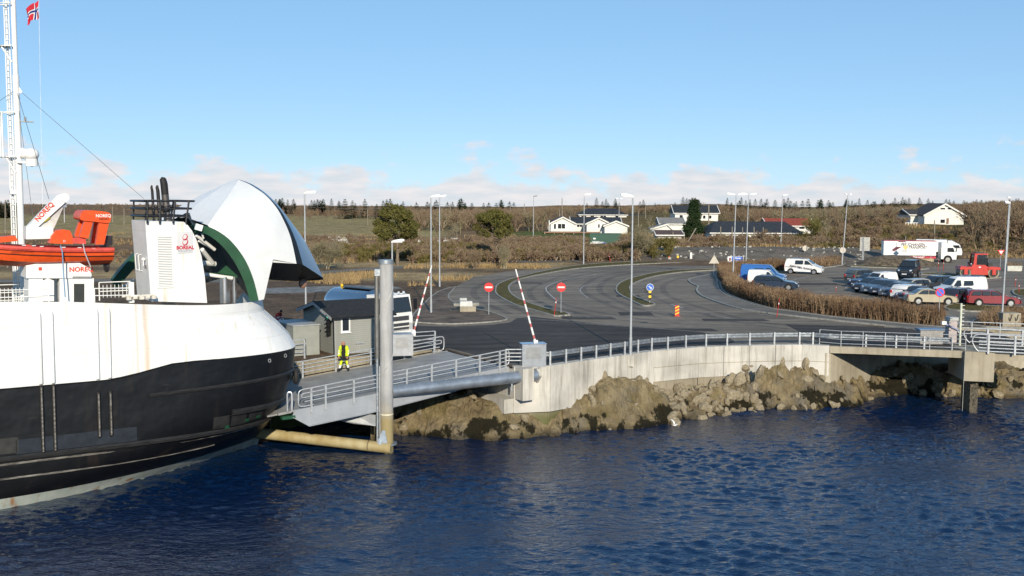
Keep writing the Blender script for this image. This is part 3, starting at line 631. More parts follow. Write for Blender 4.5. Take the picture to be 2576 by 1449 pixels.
# name board
a = SHIP.pl(445, 583, CY); b = SHIP.pl(485, 636, CY); nx, nz = (a.x+b.x)/2, (a.z+b.z)/2; nw, nh = b.x-a.x, a.z-b.z
mb = MB(); mb.box((nx, CY-.02, nz), (nw, .03, nh)); NB = mb.build('name_board', mat('board_white', (0.62, 0.62, 0.63), 0.4, 0, 0.03), CAS)
LRED = mat('logo_red', (0.50, 0.02, 0.05), 0.4, 0, 0); LGREY = mat('logo_grey', (0.30, 0.31, 0.36), 0.4, 0, 0)
fm = lambda x, z, y=CY-0.04: facing((x, y, z), (1, 0, 0))
text('BOREAL', nh*0.225, fm(nx, nz-nh*0.25), LRED, NB, bold=0.010); text('TRANSPORT', nh*0.125, fm(nx, nz-nh*0.40), LGREY, NB)
mb = MB()
for (dz, rx, rz_) in ((nh*0.25, nh*0.105, nh*0.13), (nh*0.02, nh*0.115, nh*0.14)):
    mb.tube([(nx+rx*math.cos(t), CY-0.045, nz+dz+rz_*math.sin(t)+0.25*rx*math.cos(t)) for t in [2*math.pi*i/20 for i in range(20)]], [0.018+0.012*math.cos(2*math.pi*i/20+1) for i in range(20)], 6, closed=True)
mb.build('emblem', LRED, NB, smooth=True)
# grab bars and small notice on the aft face of the casing
def aft(z, y): t_ = (z-cas[0].z)/(cas[1].z-cas[0].z); return Vector((lerp(cas[0].x, cas[1].x, t_), y, z))
zg = SHIP.pl(350, 665, CY).z
for y_ in (CY+1.9, CY+1.25):
    mb = MB(); mb.tube([aft(zg+.4, y_), aft(zg+.36, y_)-Vector((.12, 0, 0)), aft(zg-.36, y_)-Vector((.12, 0, 0)), aft(zg-.4, y_)], 0.02, 6); mb.build('grab_bar', WHITE, CAS)
q_ = aft(zg-.15, CY+.45); mb = MB(); mb.box(q_-Vector((.02, 0, 0)), (.02, .3, .16)); mb.build('notice', mat('notice_grey', (0.3, 0.27, 0.27)), CAS)
q_ = aft(zg+.2, CY+.45)-Vector((.1, 0, 0)); mb = MB(); mb.ball(q_, .09, 10, 6); mb.cyl(q_, q_-Vector((0, 0, .3)), .03); mb.build('lamp', WHITE, CAS, smooth=True)
# exhaust cage and pipes
zc = cas[1].z; xa, xb = cas[1].x, cas[2].x
CAGE = MB()
for py, g in ((506, 0.32), (525, 0.18), (544, 0.05)):
    z = SHIP.pl(400, py, CY).z
    CAGE.tube([(xa-.05, CY-.15, z), (xb+g+0.15, CY-.15, z), (xb+g+0.15, CY+2.5, z), (xa-.05, CY+2.5, z)], 0.05, 6, closed=True)
for t in (0.03, 0.33, 0.66, 0.98):
    for y in (CY-.15, CY+2.5): x = lerp(xa, xb+.1, t); CAGE.cyl((x-.02*0, y, zc-0.12), (x+0.05+0.12*t, y, zc+0.95), 0.045, n=6)
CAGE.build('exhaust_cage', BLACKP, FERRY, smooth=True)
SOOT = mat('sooty_steel', (0.20, 0.18, 0.17), 0.5, 0.5, 0, 1.0, dark=(0.03, 0.028, 0.03), stretch=(1, 1, 0.8))
SOOT2 = mat('soot_black', (0.012, 0.011, 0.013), 0.7)
for (px0, px1, pyt, r) in ((386, 382, 466, 0.065), (401, 396, 466, 0.085), (420, 411, 446, 0.175)):
    a = SHIP.pl(px0+2, 560, CY+1.2); b = SHIP.pl(px1, pyt, CY+1.2); d = b-a
    mb = MB(); mb.tube([a, a+d*.3, a+d*.62], r, 10); mb.tube([a+d*.62, a+d*.85, b-Vector((0.02, 0, 0.1)), b], [r, r, r*.9, r*.5], 10, mi=1); E = mb.build('exhaust_pipe', [SOOT, SOOT2], FERRY, smooth=True)
    for k in range(3):
        zz = zc+0.25+0.2*k; f = (zz-a.z)/d.z; MB().cyl(a+d*(f-.01), a+d*(f+.02), r*1.25, n=10).build('pipe_clamp', BLACKP, E)
# ---- bow visor, raised
def vp(px, py, y): return SHIP.pl(px, py, y)
va_ = smooth_pts([vp(478, 566, -4.3), vp(518, 568.5, -4.7), vp(556, 586, -5.0), vp(588, 613.5, -5.25), vp(618, 656, -5.4), vp(638, 703.5, -5.45), vp(651, 756, -5.45)], 4)
crease = [vp(523, 567, -4.7), vp(545, 534, -3.9), vp(573, 494, -2.5), vp(600.8, 452, -0.6)]
vb_ = smooth_pts([vp(602, 453, -0.62), vp(623, 461, -1.2), vp(646, 475, -1.9), vp(668, 491, -2.5), vp(690, 515, -3.0), vp(708, 543, -3.4), vp(731, 596, -3.9), vp(746, 663.5, -4.3)], 3)
vc_ = smooth_pts([vp(602, 452.5, -0.4), vp(626, 461, -0.9), vp(655, 479, -1.5), vp(680, 500, -2.0), vp(702, 524, -2.4), vp(718, 549, -2.7), vp(743, 601, -3.1), vp(762, 666, -3.4)], 3)
vs_ = smooth_pts([vp(602, 452, 0.02), vp(627, 460, 0), vp(657, 477, -0.05), vp(682, 498, 0), vp(704, 521, 0), vp(727, 552, 0), vp(768, 608, 0), vp(813, 699, 0)], 3)
def mir(P): return [Vector((p.x, -p.y, p.z)) for p in P]
def resamp(P, n):
    P = [Vector(p) for p in P]; L = [0]
    for i in range(1, len(P)): L.append(L[-1]+(P[i]-P[i-1]).length)
    o = []; j = 0
    for k in range(n):
        t = L[-1]*k/(n-1)
        while j < len(P)-2 and L[j+1] < t: j += 1
        u = (t-L[j])/max(1e-9, L[j+1]-L[j]); o.append(P[j].lerp(P[j+1], min(1, max(0, u))))
    return o
def ruled(mb, Aa, Bb, n=24, m=8, bulge=0.0, bv=Vector((0, -1, 0))):
    Aa = resamp(Aa, n); Bb = resamp(Bb, n)
    mb.loft([[Aa[i].lerp(Bb[i], j/m)+bv*bulge*math.sin(math.pi*j/m)*math.sin(math.pi*min(1, 0.15+i/(n-1))*.9) for j in range(m+1)] for i in range(n)], False, False)
VIS = MB()
# side shell: ruled between (crease + lower rim) and the paint boundary
left_edge = [crease[0]]+va_[9:17]
def side(sg):
    f = (lambda P: P) if sg < 0 else mir
    b = Vector((0, sg, 0))
    rim = va_[4:17]                                  # rim from the crease foot down to the notch level
    top = [crease[3], crease[2], crease[1], crease[0]]
    mid = resamp(crease, 10)
    # upper fan: crease (top edge) against the upper part of the boundary; lower: rim against the rest
    U = resamp(vb_, 24)
    A1 = list(reversed(resamp(crease, 9))); A2 = resamp(rim, 16)[1:]
    V = A1+A2
    W_ = resamp(vb_, len(V))
    VIS.loft([[f([V[i].lerp(W_[i], j/8)])[0]+b*(0.35*math.sin(math.pi*j/8)*math.sin(math.pi*i/(len(V)-1))) for j in range(9)] for i in range(len(V))], False, False)
    # tail below the notch
    n1 = vp(687, 652, -4.95) ; T0 = va_[16:]; E0 = [V[-1].lerp(vb_[-1], 0.53), vp(676, 700, -5.1), vp(663, 753, -5.35)]
    ruled(VIS, f(T0), f([n1, vp(676, 700, -5.1), vp(664, 753, -5.35)]), 8, 3)
side(-1); side(1)
VISOR = VIS.build('bow_visor', WHITE, FERRY, smooth=True, angle=25)
# roof of the visor: between the two creases back to the hinge
mb = MB(); cr_ = resamp(crease, 8); hinge = [vp(478, 566, -4.3), vp(476, 556, -2.6), vp(470, 546, 0)]
back = resamp([vp(478, 566, -4.4), vp(472, 553, -2.5), vp(500, 508, -1.0), vp(600.8, 452, 0)], 8)
ctr = resamp([vp(468, 546, 0.0), vp(493, 516, 0), vp(530, 488, 0.0), vp(565, 466, 0), vp(600.8, 451.5, 0)], 8)
for sgn in (-1, 1):
    f = (lambda P: P) if sgn < 0 else mir
    mb.loft([[f([cr_[i].lerp(ctr[i], j/4)])[0] for j in range(5)] for i in range(8)], False, False)
mb.build('visor_roof', mat('roof_grey_white', (0.80, 0.80, 0.80), 0.5, 0, 0.03), VISOR, smooth=True, angle=20)
VBLACK = mat('visor_black', (0.007, 0.007, 0.008), 0.6, 0, 0.1, 2, spec=0.2); VSKYBLUE = mat('visor_sky_reflection_blue', (0.006, 0.035, 0.14), 0.22, 0, 0.05, 2, spec=0.4)  # bow plate's black paint has the blue sky reflection put into its colour
mb = MB(); ruled(mb, vb_, vc_, 20, 2); ruled(mb, mir(vb_), mir(vc_), 20, 2); mb.build('visor_chine', VBLACK, VISOR, smooth=True)
mb = MB(); ruled(mb, vc_, vs_, 20, 4, 0.15); ruled(mb, mir(vc_), mir(vs_), 20, 4, 0.15, Vector((0, 1, 0))); mb.build('visor_bow_plate', VSKYBLUE, VISOR, smooth=True)
# keel plates under the visor's nose
mb = MB(); n1 = vp(687, 652.5, -4.95); n2 = vp(746, 663.5, -4.3); n3 = vp(762, 666, -3.4); tp = vp(813, 699, 0); k1 = vp(813, 704, 0); k2 = vp(751, 708, 0); k3 = vp(678, 704, 0)
for f in ((lambda P: P), mir):
    q = f([n1, n2, n3, tp, k1, k2, k3]); mb.add(q, [(0, 1, 5, 6), (1, 2, 3, 4, 5)])
mb.build('visor_keel', VBLACK, VISOR)
mb = MB(); c = vp(762, 713, -0.4); mb.ball(c, 0.26, 12, 8, sc=(1, .5, 1.1)); mb.cyl(c, c+Vector((0, 0, .4)), 0.06); mb.build('floodlight', mat('lamp_rust', (0.25, 0.14, 0.10), 0.3), VISOR, smooth=True)
# green rim (thick web frame) and inner frames
mb = MB()
inn = smooth_pts([vp(490, 586, -4.2), vp(516, 588, -4.6), vp(552, 612, -4.9), vp(584, 650, -5.1), vp(606, 690, -5.2), vp(620, 725, -5.2), vp(628, 757, -5.2)], 4)
i2 = [p+Vector((0.25, 0.5, 0)) for p in inn]
for f in ((lambda P: P), mir):
    mb = MB(); ruled(mb, f(va_), f(inn), 26, 2); ruled(mb, f(inn), f(i2), 26, 1); mb.build('visor_rim', GREENP, VISOR, smooth=True, angle=25)
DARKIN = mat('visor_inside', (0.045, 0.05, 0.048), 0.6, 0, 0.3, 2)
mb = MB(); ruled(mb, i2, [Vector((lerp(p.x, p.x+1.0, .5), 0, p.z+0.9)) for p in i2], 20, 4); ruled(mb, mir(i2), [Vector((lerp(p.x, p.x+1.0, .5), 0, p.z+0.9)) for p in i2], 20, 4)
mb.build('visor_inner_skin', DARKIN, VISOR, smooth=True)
for (p0_, p1_, r) in ((vp(494, 592, -4.0), vp(540, 628, -3.6), 0.09), (vp(500, 606, -3.8), vp(532, 624, -3.4), 0.06), (vp(508, 628, -3.4), vp(535, 662, -2.8), 0.12), (vp(512, 662, -3), vp(540, 664, -2.6), 0.14), (vp(516, 690, -3), vp(585, 700, -3.2), 0.10), (vp(505, 575, -4.4), vp(512, 600, -4.2), 0.05)):
    mb = MB(); mb.cyl(p0_, p1_, r); mb.build('inner_stiffener', WHITE, VISOR, smooth=True)
mb = MB(); a = vp(500, 572, -4.75); mb.box(a, (.35, .12, .3), M=Matrix.Rotation(.3, 3, 'Y')); mb.build('work_light', WHITE, VISOR)
# cross beam with green web below the inner skin, and the two hydraulic cylinders
mb = MB(); mb.prism([vp(518, 683, -3.0), vp(596, 700, -3.0), vp(598, 694, -3.0), vp(570, 668, -3.0), vp(545, 690, -3.0)], (0, .15, 0)); mb.build('green_web', GREENP, VISOR)
HYD = mat('hydraulic_steel', (0.62, 0.63, 0.65), 0.28, 0.85, 0.1, 2)
for px, r, yy in ((566, 0.26, -3.0), (590, 0.105, -3.0)):
    a = vp(px, 762, yy); mb = MB(); mb.cyl(a, Vector((a.x, a.y, vp(px, 696, yy).z)), r, n=16); mb.build('hydraulic_cylinder', HYD, FERRY, smooth=True)
# green arm on the far side
mb = MB(); P = smooth_pts([vp(352, 640, 3.0), vp(330, 662, 3.0), vp(305, 690, 3.0), vp(285, 716, 3.0)], 4); mb.loft([[p+Vector((0, 0, .28)), p+Vector((0, .6, .28)), p+Vector((.18, .6, -.28)), p+Vector((.18, 0, -.28))] for p in P]); mb.build('visor_arm', GREENP, FERRY)
mb = MB(); mb.cyl(vp(338, 702, 2.5), vp(300, 728, 2.5), 0.05); mb.build('hydraulic_rod', HYD, FERRY)
# ---- deck railings along the ship's side and mid deck
def railing(name, P, h=1.05, bars=3, r=0.025, m=WHITE, step=1.2, parent=FERRY, picket=False):
    mb = MB(); P = [Vector(p) for p in P]
    for k in range(bars): z = h*(k+1)/bars; mb.tube([p+Vector((0, 0, z)) for p in P], r, 5)
    for a, b in zip(P[:-1], P[1:]):
        n = max(1, int((b-a).length/step))
        for i in range(n+1): q = a.lerp(b, i/n); mb.cyl(q, q+Vector((0, 0, h)), r*1.1, n=5)
        if picket:
            n = int((b-a).length/0.16)
            for i in range(n): q = a.lerp(b, i/n); mb.cyl(q+Vector((0, 0, .1)), q+Vector((0, 0, h*.85)), r*.6, n=4)
    return mb.build(name, m, parent)
x_l = SHIP.pl(-60, 760, -6.2).x
railing('deck_railing', [(x_l, -6.2, 9.1), (SHIP.pl(123, 755, -6.2).x, -6.2, 9.05)], 0.62, 2)
railing('deck_railing', [(x_l, -2.0, 8.5), (SHIP.pl(70, 755, -2).x, -2.0, 8.5)], 1.1, 3, picket=True)
xr0 = SHIP.pl(238, 755, -6.0).x; xr1 = SHIP.pl(330, 755, -6.0).x
railing('deck_railing', [(xr0, -6.0, 8.95), (xr1, -6.0, 8.9)], 0.65, 2); railing('deck_railing', [(xr0+.5, -4.6, 8.9), (xr1+.3, -4.6, 8.9)], 0.85, 2, picket=True)
mb = MB(); a = SHIP.pl(330, 760, -5.95); mb.box((a.x, -5.95, 9.35), (.22, .3, .95)); mb.build('locker_post', WHITE, FERRY)
mb = MB(); a = SHIP.pl(350, 752, -6.05)
for k in range(5): mb.box((a.x-.5+.28*k, -6.2, ztop(4)+0.12+.03*(k % 2)), (.2, .2, .14))
mb.tube([(a.x-.8, -6.2, ztop(4)+.22), (a.x+.7, -6.2, ztop(4)+.22)], .05, 6); mb.build('cleat', mat('rusty_white', (0.7, 0.66, 0.58), 0.7, 0, 0.2, 6), FERRY)
# rust run below the cleat
# ---- davit and winch house
DV = MB(); y0 = -5.3
pd = [SHIP.pl(*p, y0) for p in [(62, 660), (62, 770), (140, 770), (140, 690), (150, 690), (150, 770), (236, 770), (236, 697), (228, 690), (226, 668), (200, 652), (120, 655)]]
DV.prism([SHIP.pl(*p, y0) for p in [(66, 668), (66, 700), (228, 700), (228, 676), (198, 660), (120, 658)]], (0, 1.6, 0))
DV.prism([SHIP.pl(*p, y0+.1) for p in [(72, 700), (72, 772), (108, 772), (108, 700)]], (0, 1.3, 0)); DV.prism([SHIP.pl(*p, y0+.1) for p in [(150, 700), (150, 772), (236, 772), (236, 700)]], (0, 1.3, 0))
DAV = DV.build('davit', WHITE, FERRY)
mb = MB()
for q in ([(103, 702), (103, 760), (137, 760), (137, 702)], [(186, 714), (186, 764), (212, 764), (212, 714)]): MB().prism([SHIP.pl(*p, y0+(.12 if q[0][0] < 150 else .07)) for p in q], (0, .02, 0)).build('doorway', mat('dark_doorway', (0.03, 0.035, 0.035), 0.8), DAV)
mb = MB(); mb.prism([SHIP.pl(*p, y0-.0) for p in [(108, 706), (120, 700), (136, 706), (136, 758), (108, 758)]], (0, .05, 0)); mb.build('locker_door', WHITE, DAV)
a = SHIP.pl(205, 678, y0-.03); NRED = mat('letter_red', (0.62, 0.06, 0.03), 0.5, 0, 0)
mb = MB(); b_ = SHIP.pl(180, 688, y0-.02); c_ = SHIP.pl(228, 698, y0-.02); mb.tube([SHIP.pl(182, 692, y0-.05), SHIP.pl(229, 692, y0-.05)], .11, 10); mb.build('drum', WHITE, DAV, smooth=True)
text('NOREQ', 0.30, fm(a.x, a.z, y0-.02), NRED, DAV, sx=1.0, bold=0.008)
a = SHIP.pl(101, 676, y0); mb = MB(); mb.box((a.x, y0-.02, a.z), (.13, .02, .14)); mb.build('label_plate', NRED, DAV)
# davit arm
arm = [SHIP.pl(*p, y0+.6) for p in [(68, 572), (146, 490), (158, 487), (166, 494), (168, 506), (92, 574)]]
mb = MB(); mb.prism(arm, (0, .55, 0)); ARM = mb.build('davit_arm', WHITE, DAV)
mb = MB(); mb.prism([SHIP.pl(*p, y0+.75) for p in [(92, 574), (156, 510), (158, 524), (136, 574)]], (0, .25, 0)); mb.build('davit_web', mat('beige_grey', (0.56, 0.55, 0.53), 0.5), DAV)
mb = MB(); mb.prism([SHIP.pl(*p, y0+.5) for p in [(66, 570), (134, 572), (134, 600), (66, 602)]], (0, .9, 0)); mb.build('davit_base', WHITE, DAV)
mb = MB(); a = SHIP.pl(163, 497, y0+.55); mb.cyl(a, a+Vector((0, .65, 0)), .2, n=14); mb.build('sheave', WHITE, DAV, smooth=True)
mb = MB(); mb.tube([SHIP.pl(161, 510, y0+.85), SHIP.pl(162, 560, y0+.85)], .02, 5); mb.box(SHIP.pl(161, 516, y0+.85), (.2, .2, .2)); mb.build('hook', GALV, DAV)
mb = MB(); mb.cyl(SHIP.pl(110, 556, y0+.7), SHIP.pl(124, 546, y0+.7), .09, .07, n=8); mb.build('yellow_float', mat('float_yellow', (0.55, 0.55, 0.03)), DAV, smooth=True)
aa = SHIP.pl(96, 552, y0+.57); bb = SHIP.pl(130, 516, y0+.57); d = (bb-aa); cc_ = SHIP.pl(112, 533, y0+.57)
text('NOREQ', 0.30, facing((cc_.x, cc_.y, cc_.z), d, Vector((0, -1, 0)).cross(d)*1), NRED, ARM, bold=0.008)
# ---- mast
mw = A(57, 690, 52.0); mq = SHIP.l(mw); mx_, my_ = mq.x, mq.y
MAST = MB(); MAST.cyl((mx_, my_, 7.2), (mx_, my_, 19.5), .15, n=14); MAST.cyl((mx_, my_, 19.5), (mx_, my_, 26.5), .12, n=14); MO = MAST.build('mast', WHITE, FERRY, smooth=True)
def mz(py): return A(50, py, 52.0).z
hr = SHIP.l(A(47, 690, 52.0)); hd = Vector((hr.x-mx_, hr.y-my_, 0)).normalized()     # towards screen left
lx = lambda k: Vector((mx_, my_, 0))+hd*k
mb = MB()
for k in (0.24, 0.46): mb.cyl(lx(k)+Vector((0, -.05, 8.5)), lx(k)+Vector((0, -.05, 26.3)), .028, n=6)
mb.cyl(lx(.33)+Vector((0, .1, 8.5)), lx(.33)+Vector((0, .1, 26)), .05, n=6)
for i in range(60): z = 8.7+.29*i; mb.cyl(lx(.24)+Vector((0, -.05, z)), lx(.46)+Vector((0, -.05, z)), .014, n=4)
mb.build('mast_ladder', WHITE, MO)
def cage(pyt, pyb, k0, k1, top=True):
    mb = MB(); zt_, zb_ = mz(pyt), mz(pyb); sd2 = Vector((0, -.35, 0))
    for s_ in (Vector((0, .3, 0)), Vector((0, -.4, 0))):
        mb.box((lx((k0+k1)/2)+s_+Vector((0, 0, zb_))), (.06, .06, .08)); 
        mb.tube([lx(k0)+s_+Vector((0, 0, zb_)), lx(k1)+s_+Vector((0, 0, zb_)), lx(k1)+s_+Vector((0, 0, zt_)), lx(k0)+s_+Vector((0, 0, zt_))], .045, 6)
    mb.tube([lx(k1)+Vector((0, .3, zt_)), lx(k1)+Vector((0, -.4, zt_))], .045, 6); mb.tube([lx(k1)+Vector((0, .3, zb_)), lx(k1)+Vector((0, -.4, zb_))], .045, 6)
    mb.quad(*(lx(k)+Vector((0, s_, zb_+.03)) for k, s_ in ((k0, .3), (k1, .3), (k1, -.4), (k0, -.4))))
    mb.tube([lx(k1-.15)+Vector((0, -.3, zb_)), lx(k0)+Vector((0, -.2, zb_-.75))], .04, 6)
    mb.build('mast_platform', WHITE, MO)
cage(10, 117, .2, .85); cage(283, 395, .2, .8)
mb = MB(); z = mz(408); mb.box(lx(-.35)+Vector((0, 0, z)), (.8, .3, .10), M=Matrix.Rotation(-.0, 3, 'Z')); a = lx(-.65)+Vector((0, 0, mz(416)))
c = lx(-.62)+Vector((0, -.05, mz(418))); mb.cyl(c, c+Vector((0, 0, .38)), .28, n=16); mb.build('lamp_pedestal', WHITE, MO, smooth=True)
c = lx(-.6)+Vector((0, -.1, mz(388))); mb = MB(); mb.ball(c, .36, 14, 9, sc=(1, 1, .85)); mb.cyl(c+hd*.1, c+hd*.5+Vector((0, -.1, .05)), .24, .27, n=16); mb.cyl(c-Vector((0, 0, .6)), c, .06, n=8); mb.build('searchlight', WHITE, MO, smooth=True)
mb = MB(); mb.box(lx(-.45)+Vector((0, 0, mz(306))), (.6, .25, .05)); mb.cyl(lx(-.38)+Vector((0, 0, mz(304))), lx(-.38)+Vector((0, 0, mz(294))), .06); mb.build('navigation_light', SIGNBACK, MO)
mb = MB(); mb.box(lx(.3)+Vector((0, -.1, mz(483))), (.35, .25, .2)); mb.build('mast_box', WHITE, MO)
STAY = mat('wire', (0.10, 0.10, 0.11), 0.5, 0.5)
def stay(p0_, p1_, nm='stay', r=0.012, m=STAY, sag=0, par=FERRY):
    p0_ = Vector(p0_); p1_ = Vector(p1_); mb = MB(); mb.tube([p0_.lerp(p1_, i/8)-Vector((0, 0, sag*4*(i/8)*(1-i/8))) for i in range(9)], r, 4); return mb.build(nm, m, par)
tp_ = Vector((mx_, my_, mz(225)))
stay(tp_+Vector((.1, 0, 0)), SHIP.pl(362, 500, CY+2)); stay(tp_, lx(1.5)+Vector((2, -2, 8.6))); stay(tp_, (SHIP.pl(123, 500, -4).x, -4, SHIP.pl(123, 500, -4).z)); stay(tp_, SHIP.l(A(-120, 335, 50)))
mb = MB(); mb.prism([lx(-.05)+Vector((0, 0, mz(210))), lx(-.3)+Vector((0, 0, mz(232))), lx(-.05)+Vector((0, 0, mz(236)))], (0, .05, 0)); mb.build('stay_plate', WHITE, MO)
# ensign on its halyard
fl = SHIP.l(A(98, 0, 52.0)); 
stay(fl+Vector((0, 0, .8)), SHIP.l(A(107, 520, 52.0)), 'halyard', 0.008, mat('halyard_white', (0.75, 0.75, 0.75)))
FRED = mat('flag_red', (0.55, 0.02, 0.04), 0.8, 0, 0.1); FBL = mat('flag_blue', (0.01, 0.03, 0.2), 0.8, 0, 0.1); FWH = mat('flag_white', (0.8, 0.8, 0.8), 0.8)
mb = MB(); NX, NY = 22, 16
def fpt(u, v):
    k = u*0.62; return fl+hd*(k+.04*math.sin(9*u+3*v))+Vector((0, .10*math.sin(10*u+2*v), -v*0.78-u*0.38-.05*math.sin(8*u)))
for i in range(NX):
    for j in range(NY):
        cb = (i in (7, 8)) or (j in (7, 8)); cw = (i in (6, 9)) or (j in (6, 9))
        mb.quad(fpt(i/NX, j/NY), fpt((i+1)/NX, j/NY), fpt((i+1)/NX, (j+1)/NY), fpt(i/NX, (j+1)/NY), mi=1 if cb else (2 if cw else 0))
mb.build('ensign', [FRED, FBL, FWH], FERRY, smooth=True)
# ---- rescue boat on the davit
ORG = mat('boat_orange', (0.72, 0.085, 0.012), 0.4, 0, 0.08, 3); RTUBE = mat('fender_red', (0.60, 0.07, 0.05), 0.6, 0, 0.1, 4)
by = -5.7; bs = SHIP.pl(289, 640, by); bz = SHIP.pl(150, 640, by).z+.16; bx1 = bs.x; bx0 = bx1-6.3
BOAT = thing('rescue_boat', 'orange rescue boat strapped in its davit on the ferry deck', 'boat', SHIP.w(bx1, by+1.0, bz-.75), HEAD)
def boat(x, y, z): return Vector((x-bx1, y-by-1.0, z-(bz-.75)))
rings = []
for i in range(15):
    t = i/14; x = -6.3+6.25*t; w_ = 1.05*(1-(1-min(1, t*1.9))**2.2)+.02; kz = 0.0 + .42*(1-min(1, t*1.8))**2; gz = .72+.38*(1-t)**2
    rings.append([Vector((x, -w_, gz)), Vector((x, -w_*.97, gz-.25)), Vector((x, -w_*.8, kz+.26)), Vector((x, 0, kz)), Vector((x, w_*.8, kz+.26)), Vector((x, w_*.97, gz-.25)), Vector((x, w_, gz))])
mb = MB(); mb.loft(rings, False, False); mb.add(rings[-1], [tuple(range(7))]); mb.add([r[0] for r in rings]+[r[6] for r in rings], [(i, i+1, 15+i+1, 15+i) for i in range(14)]); mb.build('boat_hull', ORG, BOAT, smooth=True, angle=28)
mb = MB(); mb.tube([r[0]+Vector((0, -.02, .02)) for r in rings], .115, 8); mb.tube([r[6]+Vector((0, .02, .02)) for r in rings], .115, 8); mb.build('fender_tube', RTUBE, BOAT, smooth=True)
mb = MB(); mb.tube([r[1]+Vector((0, -.02, -.0)) for r in rings], .02, 5); mb.build('rub_line', BLACKP, BOAT)
def bp_(px, py, y=by+.6): q = SHIP.pl(px, py, y); return boat(q.x, q.y, q.z)
mb = MB(); mb.prism([bp_(*p) for p in [(126, 612), (130, 594), (142, 580), (160, 577), (176, 580), (182, 592), (184, 614)]], (0, .8, 0)); mb.build('console', ORG, BOAT)
mb = MB(); mb.prism([bp_(*p) for p in [(183, 612), (183, 598), (216, 598), (216, 614)]], (0, .9, 0)); mb.build('seat', RTUBE, BOAT)
mb = MB(); mb.prism([bp_(*p) for p in [(-20, 598), (38, 593), (46, 606), (-20, 612)]], (0, .8, 0)); mb.build('bow_cover', ORG, BOAT)
a = bp_(162, 607, by+.55); text('D', .14, facing(a, (1, 0, 0)), WHITE, BOAT)
# roll-over arch: rounded beam with two legs
for leg in ([(200, 596), (214, 552), (236, 552), (222, 600)], [(241, 615), (250, 556), (275, 556), (262, 615)]):
    q = [bp_(*p, by+.45) for p in leg]; mb = MB(); mb.prism(q, (0, .3, 0)); mb.prism([p+Vector((0, 1.1, 0)) for p in q], (0, .3, 0)); mb.build('arch_leg', ORG, BOAT)
mb = MB(); q = smooth_pts([bp_(*p, by+.35) for p in [(202, 545), (206, 534), (218, 529), (262, 532), (278, 538), (279, 552), (272, 561), (240, 558), (206, 554)]], 3, True); mb.prism(q, (0, 1.6, 0)); mb.build('arch_top', ORG, BOAT, smooth=True, angle=50)
a = bp_(260, 543, by+.33); text('NOREQ', .19, facing(a, (1, 0, 0)), WHITE, BOAT, bold=0.004); a = bp_(262, 551, by+.33); text('RESCUE 6', .10, facing(a, (1, 0, 0)), BLACKP, BOAT)
a = bp_(52, 630, by-.18); text('HERØYSUND', .16, facing(a, (1, 0, 0)), mat('letter_dark_red', (0.3, 0.03, 0.01)), BOAT)
mb = MB(); c = bp_(262, 660, by+1); mb.box(c+Vector((0, 0, .35)), (.35, .4, .9)); mb.box(c+Vector((.1, 0, 0)), (.25, .2, .6)); mb.ball(c+Vector((.1, 0, -.2)), .28, 10, 6, sc=(.5, 1, 1)); c2 = bp_(272, 605, by+1); mb.box(c2, (.3, .45, .45)); mb.build('outboard_motor', mat('motor_black', (0.025, 0.02, 0.022), 0.4), BOAT)
for x0_, x1_ in ((152, 164), (209, 228)):
    mb = MB(); p = [bp_(x0_, 618, by-.16), bp_(x0_+5, 634, by-.22), bp_(x1_ if x0_ > 200 else x0_+8, 690, by-.1), bp_(x1_ if x0_ > 200 else x0_+12, 748, by-.1)] if x0_ < 200 else [bp_(x0_, 613, by-.16), bp_(x0_+4, 634, by-.22), bp_(x1_, 672, by-.1)]
    mb.tube(p, .03, 5); mb.build('lashing_strap', mat('strap_blue', (0.18, 0.32, 0.5), 0.7) if x0_ < 200 else mat('strap_grey', (0.45, 0.42, 0.45), 0.7), BOAT)
mb = MB()
for px, py in ((60, 617), (85, 618), (105, 620), (160, 622), (200, 623), (235, 625), (262, 626)): mb.box(bp_(px, py, by-.14), (.16, .03, .03))
mb.build('grab_line', WHITE, BOAT)
